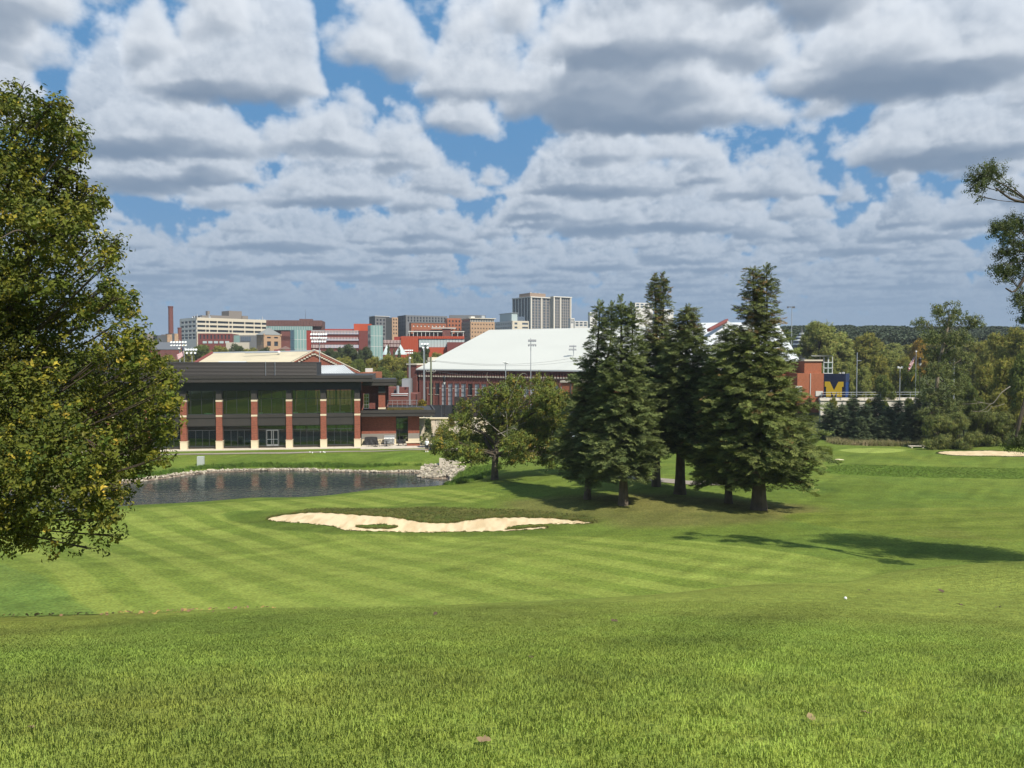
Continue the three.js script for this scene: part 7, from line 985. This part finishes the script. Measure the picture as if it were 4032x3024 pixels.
  // flags
  const flagMap = (() => { const c = document.createElement('canvas'); c.width = 380; c.height = 200; const x = c.getContext('2d'); for (let i = 0; i < 13; i++) { x.fillStyle = i % 2 ? '#e8e4e0' : '#9c1c2c'; x.fillRect(0, i * 200 / 13, 380, 200 / 13 + 1); } x.fillStyle = '#1e2748'; x.fillRect(0, 0, 152, 200 * 7 / 13); x.fillStyle = '#e8e4e0'; for (let r = 0; r < 9; r++) for (let k = 0; k < (r % 2 ? 5 : 6); k++) { x.beginPath(); const cx = 12 + (r % 2 ? 12.5 : 0) + k * 25, cy = 11 + r * 10.8; for (let p = 0; p < 10; p++) { const a = p * Math.PI / 5 - Math.PI / 2, q = p % 2 ? 2 : 5; x.lineTo(cx + Math.cos(a) * q, cy + Math.sin(a) * q); } x.fill(); } const t = new THREE.CanvasTexture(c); t.colorSpace = THREE.SRGBColorSpace; return t; })();
  const flagMat = new THREE.MeshStandardMaterial({ name: 'flag cloth', map: flagMap, roughness: 0.8, side: THREE.DoubleSide });
  const cloth = (w, h, f) => { const g = new THREE.PlaneGeometry(w, h, 26, 16).translate(w / 2, -h / 2, 0), p = g.attributes.position; for (let i = 0; i < p.count; i++) { const v = f(p.getX(i) / w, -p.getY(i) / h); p.setXYZ(i, v.x, v.y, v.z); } g.computeVertexNormals(); return g; };
  const f1 = pole('flagpole', 'flagpole carrying a striped flag above the clubhouse roof edge', 726, 1362, 122, 0.06, (t, y) => { part('finial', new THREE.SphereGeometry(0.12, 10, 8).translate(0, y(1360), 0), mat(0.6, 0.5, 0.2, 0.4), t); });
  single('flag', cloth(2.6, 1.6, (u, v) => V(-0.05 - u * 1.35 - 0.12 * Math.sin(u * 9 + v * 2), -u * 1.35 - v * 1.05 + 0.1 * Math.sin(u * 7), 0.28 * Math.sin(u * 10 + v * 1.5) * u)), flagMat, 'red and white striped flag with starry blue corner at the left', 'flag', P(729, 1366, 122), 0, 'national flags');
  const f2 = pole('flagpole', 'flagpole with a limp flag in front of the right-hand trees', 3606, 1386, 144, 0.06, (t, y) => { part('finial', new THREE.SphereGeometry(0.16, 10, 8).translate(0, y(1384), 0), whiteMat, t); });
  single('flag', cloth(2.4, 1.5, (u, v) => V(-0.08 - u * 0.35 - v * 0.9 - 0.14 * Math.sin(u * 14), -u * 1.6 - v * 1.6, 0.12 * Math.sin(u * 15 + v * 3))), flagMat, 'limp red and white striped flag hanging on the right flagpole', 'flag', P(3605, 1398, 144), 0, 'national flags');
  single('flag', cloth(1.4, 0.9, (u, v) => V(-0.06 - u * 0.3 - v * 0.45, -u * 0.8 - v * 0.8, 0.1 * Math.sin(u * 12 + v * 3))), mat(0.62, 0.38, 0.02, 0.8, { side: THREE.DoubleSide }), 'small limp yellow flag below the striped flag at right', 'flag', P(3605, 1470, 144), 0);
  const bol = thing('marker_post', 'thin orange and white marker post beside the oak top', 'post', footAt(1842, 138)); { const y = (py) => EYE - (py - HORIZON) * 138 / FOC - bol.position.y; part('post', cyl(0.06, 0.06, y(1578) + 0.3, 8, 0, -0.3, 0), whiteMat, bol); part('orange_band', cyl(0.068, 0.068, y(1565) - y(1578), 8, 0, y(1578), 0), mat(0.6, 0.12, 0.03, 0.6), bol); }
}
// ------------------------------------------------------------------ person, cart, cars
function sdf(bones, c, half, res, k = 0.03) {                               // bones: [ax, ay, az, ar, bx, by, bz, br]; a smooth skin round tapered capsules
  const m = new MarchingCubes(res, new THREE.MeshStandardMaterial(), false, false, 60000), n = res, h = n / 2; m.isolation = 0;
  for (let z = 0; z < n; z++) for (let y = 0; y < n; y++) for (let x = 0; x < n; x++) {
    const px = c[0] + (x - h) / h * half, py = c[1] + (y - h) / h * half, pz = c[2] + (z - h) / h * half; let d = 9;
    for (const [ax, ay, az, ar, ex, ey, ez, er, sx = 1] of bones) { const vx = ex - ax, vy = ey - ay, vz = ez - az, t = clamp(((px - ax) * vx + (py - ay) * vy + (pz - az) * vz) / (vx * vx + vy * vy + vz * vz + 1e-9)), q = Math.hypot((px - ax - vx * t) / sx, py - ay - vy * t, pz - az - vz * t) - lerp(ar, er, t), hh = clamp(0.5 + 0.5 * (d - q) / k); d = lerp(d, q, hh) - k * hh * (1 - hh); }
    m.field[x + y * n + z * n * n] = -d;
  }
  m.update(); const g = new THREE.BufferGeometry(); g.setAttribute('position', new THREE.BufferAttribute(m.positionArray.slice(0, m.count * 3), 3)); g.setAttribute('normal', new THREE.BufferAttribute(m.normalArray.slice(0, m.count * 3), 3)); g.scale(half, half, half); g.translate(...c); g.computeVertexNormals(); return g;
}
{
  const b = ground(1681, 1780, F), t = thing('person', 'person in white polo, dark shorts and white cap walking by the terrace', 'person', V(b.x, b.y, b.z), 2.9), skin = mat(0.42, 0.25, 0.17, 0.6);
  const legs = [[-0.10, 0.92, 0, 0.095, -0.11, 0.50, 0.07, 0.062], [-0.11, 0.50, 0.07, 0.062, -0.11, 0.09, 0.02, 0.042], [0.10, 0.92, 0, 0.095, 0.11, 0.50, -0.04, 0.062], [0.11, 0.50, -0.04, 0.062, 0.11, 0.10, -0.16, 0.042], [-0.11, 0.06, 0.0, 0.04, -0.11, 0.035, 0.14, 0.035], [0.11, 0.07, -0.18, 0.04, 0.11, 0.035, -0.05, 0.035]];
  const arms = [[-0.19, 1.42, 0, 0.06, -0.27, 1.14, -0.05, 0.048], [-0.27, 1.14, -0.05, 0.046, -0.26, 0.90, 0.06, 0.034], [0.19, 1.42, 0, 0.06, 0.27, 1.14, 0.03, 0.048], [0.27, 1.14, 0.03, 0.046, 0.27, 0.90, 0.12, 0.034]];
  const hand = (sx, z) => { const l = [[sx * 0.265, 0.89, z, 0.033, sx * 0.265, 0.82, z + 0.02, 0.034]]; for (let i = 0; i < 4; i++) l.push([sx * 0.262, 0.815, z - 0.012 + i * 0.018, 0.010, sx * (0.256 - 0.006 * i), 0.765 + 0.006 * Math.abs(i - 1.5), z + 0.0 + i * 0.016, 0.008]); l.push([sx * 0.252, 0.87, z + 0.03, 0.011, sx * 0.244, 0.815, z + 0.058, 0.009]); return l; };
  const torso = [[0, 0.98, 0, 0.13, 0, 1.18, 0, 0.12, 1.25], [0, 1.18, 0, 0.12, 0, 1.38, 0, 0.125, 1.45], [-0.15, 1.42, 0, 0.075, 0.15, 1.42, 0, 0.075]], head = [[0, 1.46, 0, 0.055, 0, 1.56, 0.01, 0.055], [0, 1.66, 0.01, 0.088, 0, 1.70, 0.0, 0.092], [0, 1.60, 0.035, 0.06, 0, 1.66, 0.02, 0.075], [0, 1.645, 0.10, 0.014, 0, 1.625, 0.113, 0.016], [-0.09, 1.65, 0, 0.02, -0.095, 1.67, 0, 0.018], [0.09, 1.65, 0, 0.02, 0.095, 1.67, 0, 0.018]];
  part('body', merge([sdf([...torso, ...legs, ...arms, ...head.slice(0, 1)], [0, 0.9, 0], 1.0, 84), sdf(head, [0, 1.62, 0], 0.22, 56, 0.02), sdf(hand(-1, 0.07), [-0.26, 0.83, 0.09], 0.13, 56, 0.008), sdf(hand(1, 0.13), [0.26, 0.83, 0.15], 0.13, 56, 0.008)]), skin, t);
  const grow = (l, r) => l.map((q) => [q[0], q[1], q[2], q[3] + r, q[4], q[5], q[6], q[7] + r, ...q.slice(8)]);
  part('shirt', sdf([...grow(torso, 0.022), [-0.19, 1.42, 0, 0.082, -0.25, 1.20, -0.04, 0.075], [0.19, 1.42, 0, 0.082, 0.25, 1.20, 0.02, 0.075]], [0, 1.2, 0], 0.48, 64), mat(0.80, 0.80, 0.82, 0.9), t); part('shorts', sdf([[0, 1.0, 0, 0.15, 0, 0.92, 0, 0.15, 1.2], [-0.10, 0.92, 0, 0.125, -0.115, 0.54, 0.06, 0.105], [0.10, 0.92, 0, 0.125, 0.115, 0.54, -0.035, 0.105]], [0, 0.78, 0], 0.42, 56), mat(0.012, 0.014, 0.022, 0.9), t);
  const cap = new THREE.SphereGeometry(0.106, 20, 10, 0, 6.283, 0, 1.5).translate(0, 1.70, 0); part('cap', merge([cap, new THREE.CylinderGeometry(0.085, 0.085, 0.012, 18, 1, false, -1.57, 3.14).scale(1, 1, 1.3).translate(0, 1.705, 0.07)]), whiteMat, t); for (const q of [[-0.11, 0.0], [0.11, -0.17]]) part('shoe', rb(q[0] - 0.05, q[0] + 0.05, 0, 0.09, q[1] - 0.08, q[1] + 0.2, 0.035), whiteMat, t); for (const [x, z] of [[-0.11, 0.02], [0.11, -0.16]]) part('sock', cyl(0.046, 0.05, 0.12, 10, x, 0.08, z), whiteMat, t);
  // golf cart
  const cb = ground(1722, 1774, F), g = thing('golf_cart', 'dark golf cart half hidden by the oak leaves near the person', 'golf cart', cb.add(V(0, 0.05, -0.6)), 0.5), green = mat(0.03, 0.05, 0.035, 0.35);
  part('chassis', rb(-1.15, 1.15, 0.28, 0.55, -0.55, 0.55, 0.06), green, g); part('front_cowl', rb(0.75, 1.2, 0.5, 0.92, -0.52, 0.52, 0.1), green, g); part('rear_body', rb(-1.15, -0.35, 0.5, 0.78, -0.55, 0.55, 0.06), green, g); part('seat', rb(-0.4, 0.15, 0.68, 0.8, -0.5, 0.5, 0.05), mat(0.45, 0.42, 0.36, 0.7), g); part('backrest', rb(-0.46, -0.36, 0.8, 1.2, -0.5, 0.5, 0.04), mat(0.45, 0.42, 0.36, 0.7), g); part('roof', rb(-0.8, 0.85, 1.82, 1.9, -0.58, 0.58, 0.03), blackMat, g); for (const [x0, x1] of [[0.9, 0.72], [-0.6, -0.7]]) for (const z of [-0.5, 0.5]) part('post', rod(V(x0, 0.75, z), V(x1, 1.83, z), 0.025), blackMat, g); part('steering_wheel', new THREE.TorusGeometry(0.16, 0.02, 6, 16).rotateX(0.9).rotateY(1.57).translate(0.5, 1.0, 0.25), blackMat, g);
  for (const x of [-0.78, 0.82]) for (const z of [-0.5, 0.5]) { const w = part('wheel', new THREE.TorusGeometry(0.17, 0.075, 10, 20).translate(x, 0.245, z), blackMat, g); part('rim', new THREE.CylinderGeometry(0.12, 0.12, 0.1, 16).rotateX(Math.PI / 2).translate(x, 0.245, z), steelMat, w); }
  // parked cars
  const car = (label, px, D, paint, turn) => {
    const f = footAt(px, D), c = thing('parked_car', label, 'car', V(f.x, Math.max(f.y, 0) + 0.02, f.z), turn, 'cars parked beyond the stone wall'), prof = [[-2.2, 0.3], [2.2, 0.3], [2.25, 0.62], [2.1, 0.82], [1.15, 0.95], [0.55, 1.38], [-0.9, 1.42], [-1.6, 0.98], [-2.2, 0.9], [-2.28, 0.6]], ex = (p, d) => new THREE.ExtrudeGeometry(new THREE.Shape(p.map(([x, y]) => new THREE.Vector2(x, y))), { depth: d, bevelEnabled: true, bevelSize: 0.06, bevelThickness: 0.06, bevelSegments: 2 }).translate(0, 0, -d / 2);
    part('body', ex(prof, 1.6), paint, c); for (const s of [-1, 1]) for (const q of [[[0.95, 0.98], [0.48, 1.32], [-0.12, 1.34], [-0.12, 0.98]], [[-0.2, 0.98], [-0.2, 1.34], [-0.85, 1.35], [-1.4, 0.99]]]) part('side_window', ex(q, 0.02).translate(0, 0, s * 0.875), wGlass, c); part('windscreen', sheet(V(1.2, 0.98, 0.7), V(1.2, 0.98, -0.7), V(0.62, 1.39, -0.62), V(0.62, 1.39, 0.62), 0.02).translate(0.07, 0.02, 0), wGlass, c);
    for (const s of [-1, 1]) { part('headlight', rb(2.18, 2.32, 0.62, 0.76, s * 0.62 - 0.18, s * 0.62 + 0.18, 0.04), whiteMat, c); part('tail_light', rb(-2.34, -2.2, 0.68, 0.82, s * 0.62 - 0.18, s * 0.62 + 0.18, 0.04), mat(0.4, 0.02, 0.02, 0.3), c); for (const x of [-1.38, 1.38]) { const w = part('wheel', new THREE.TorusGeometry(0.24, 0.09, 10, 20).translate(x, 0.33, s * 0.82), blackMat, c); part('rim', new THREE.CylinderGeometry(0.2, 0.2, 0.12, 16).rotateX(Math.PI / 2).translate(x, 0.33, s * 0.84), steelMat, w); } }
  };
  car('dark blue parked car glimpsed between oak and spruces', 2180, 117, mat(0.012, 0.02, 0.045, 0.25, { metalness: 0.3 }), -0.9); car('pale parked car behind the dark blue one at the spruces', 2222, 119, mat(0.45, 0.5, 0.55, 0.25, { metalness: 0.3 }), -0.9);
}
// ------------------------------------------------------------------ small things on the course
{
  const bp = ground(3610, 1764, F), bn = thing('stone_bench', 'low flat grey slab bench at the edge of the dry grass', 'bench', bp, 0.05); part('seat', rb(-1.2, 1.2, 0.22, 0.34, -0.25, 0.25, 0.03), M.concrete, bn); for (const x of [-0.8, 0.8]) part('leg', rb(x - 0.12, x + 0.12, -0.1, 0.22, -0.2, 0.2, 0.03), M.concrete, bn); part('end_block', rb(0.6, 0.8, 0.34, 0.46, -0.1, 0.1, 0.02), M.pale, bn);
  const yp = ground(3966, 1752, F), yb = thing('yellow_marker', 'bright yellow rounded marker half hidden by the right-hand bough', 'marker', yp); part('post', cyl(0.05, 0.05, 0.9, 8), blackMat, yb); part('dome', new THREE.SphereGeometry(0.36, 18, 10, 0, 6.283, 0, 1.7).scale(1, 0.8, 1).translate(0, 0.85, 0), mat(0.78, 0.62, 0.02, 0.5), yb);
  single('flat_stone', stoneGeos[2].clone().scale(0.5, 0.16, 0.3), creamStone, 'flat pale stone at the path end right of the spruces', 'stone', ground(3305, 1811, F));
  single('golf_ball', new THREE.SphereGeometry(0.026, 16, 12), mat(0.8, 0.8, 0.78, 0.35), 'white golf ball on the light fairway at right', 'golf ball', ground(3329, 2362).add(V(0, 0.03, 0)));
  const leafG = (() => { const s = new THREE.Shape(); s.moveTo(0, -0.5); s.bezierCurveTo(0.2, -0.4, 0.28, -0.25, 0.18, -0.14); s.bezierCurveTo(0.36, -0.1, 0.36, 0.08, 0.2, 0.1); s.bezierCurveTo(0.3, 0.22, 0.2, 0.38, 0, 0.5); s.bezierCurveTo(-0.2, 0.38, -0.3, 0.22, -0.2, 0.1); s.bezierCurveTo(-0.36, 0.08, -0.36, -0.1, -0.18, -0.14); s.bezierCurveTo(-0.28, -0.25, -0.2, -0.4, 0, -0.5); const g = new THREE.ShapeGeometry(s, 5); g.rotateX(-Math.PI / 2); const p = g.attributes.position; for (let i = 0; i < p.count; i++) p.setY(i, 0.5 * p.getX(i) ** 2 * 3 + 0.5 * p.getZ(i) ** 2 + 0.05 * Math.sin(p.getZ(i) * 9)); g.computeVertexNormals(); return g; })();
  const leafMs = [mat(0.22, 0.15, 0.08, 0.8), mat(0.09, 0.055, 0.032, 0.8), mat(0.32, 0.23, 0.11, 0.8)], R = rng(444);
  [[1905, 2935, 0.055, 0, 'curled brown fallen leaf in the lawn at the bottom centre'], [3195, 2846, 0.06, 2, 'tan curled fallen leaf in the lawn at the lower right'], [3410, 2825, 0.05, 0, 'small fallen leaf right of the tan one at the lower right'], [1715, 2426, 0.10, 1, 'small dark leaf near the brow left of centre'], [2420, 2453, 0.08, 1, 'small dark leaf near the brow right of centre'], [3705, 2333, 0.16, 1, 'larger brown leaf on the light fairway at right'], [3782, 2389, 0.13, 1, 'brown leaf below the larger one on the right fairway'], [3420, 2328, 0.08, 1, 'tiny dark leaf above the golf ball on the fairway'], [3930, 2398, 0.09, 1, 'tiny dark leaf at the right end of the near fairway'], [2090, 2600, 0.045, 1, 'tiny dark leaf in the lawn right of the centre'], [125, 2885, 0.045, 0, 'tiny brown leaf in the lawn at the lower left']].forEach(([px, py, s, m, label]) => { const p = ground(px, py), o = single('fallen_leaf', leafG, leafMs[m], label, 'leaf', p.add(V(0, 0.024, 0)), R() * 6.28, 'fallen leaves on the lawn'); o.scale.setScalar(s * 1.25); o.rotation.z = 0.25; });
  const lit = []; for (let i = 0; i < 420; i++) { const x = -12 + R() * 7.5, z = -11.5 - R() * 6, c = R() < 0.5 ? [0.32, 0.22, 0.06] : [0.20, 0.12, 0.06]; lit.push([x, height(x, z) + 0.025, z, R() * 6.28, 0.05 + 0.04 * R(), ...c, (R() - 0.5) * 0.8, (R() - 0.5) * 0.8]); }
  tag(scatter('leaf_litter', leafG, mat(1, 1, 1, 0.8), lit), 'yellow and brown leaves strewn on the grass under the left tree', 'leaves', null, 'stuff');
}
scene.fog = new THREE.FogExp2(new THREE.Color(0.72, 0.80, 0.90), 0.00016);                  // thin late-summer haze
renderer.render(scene, camera);
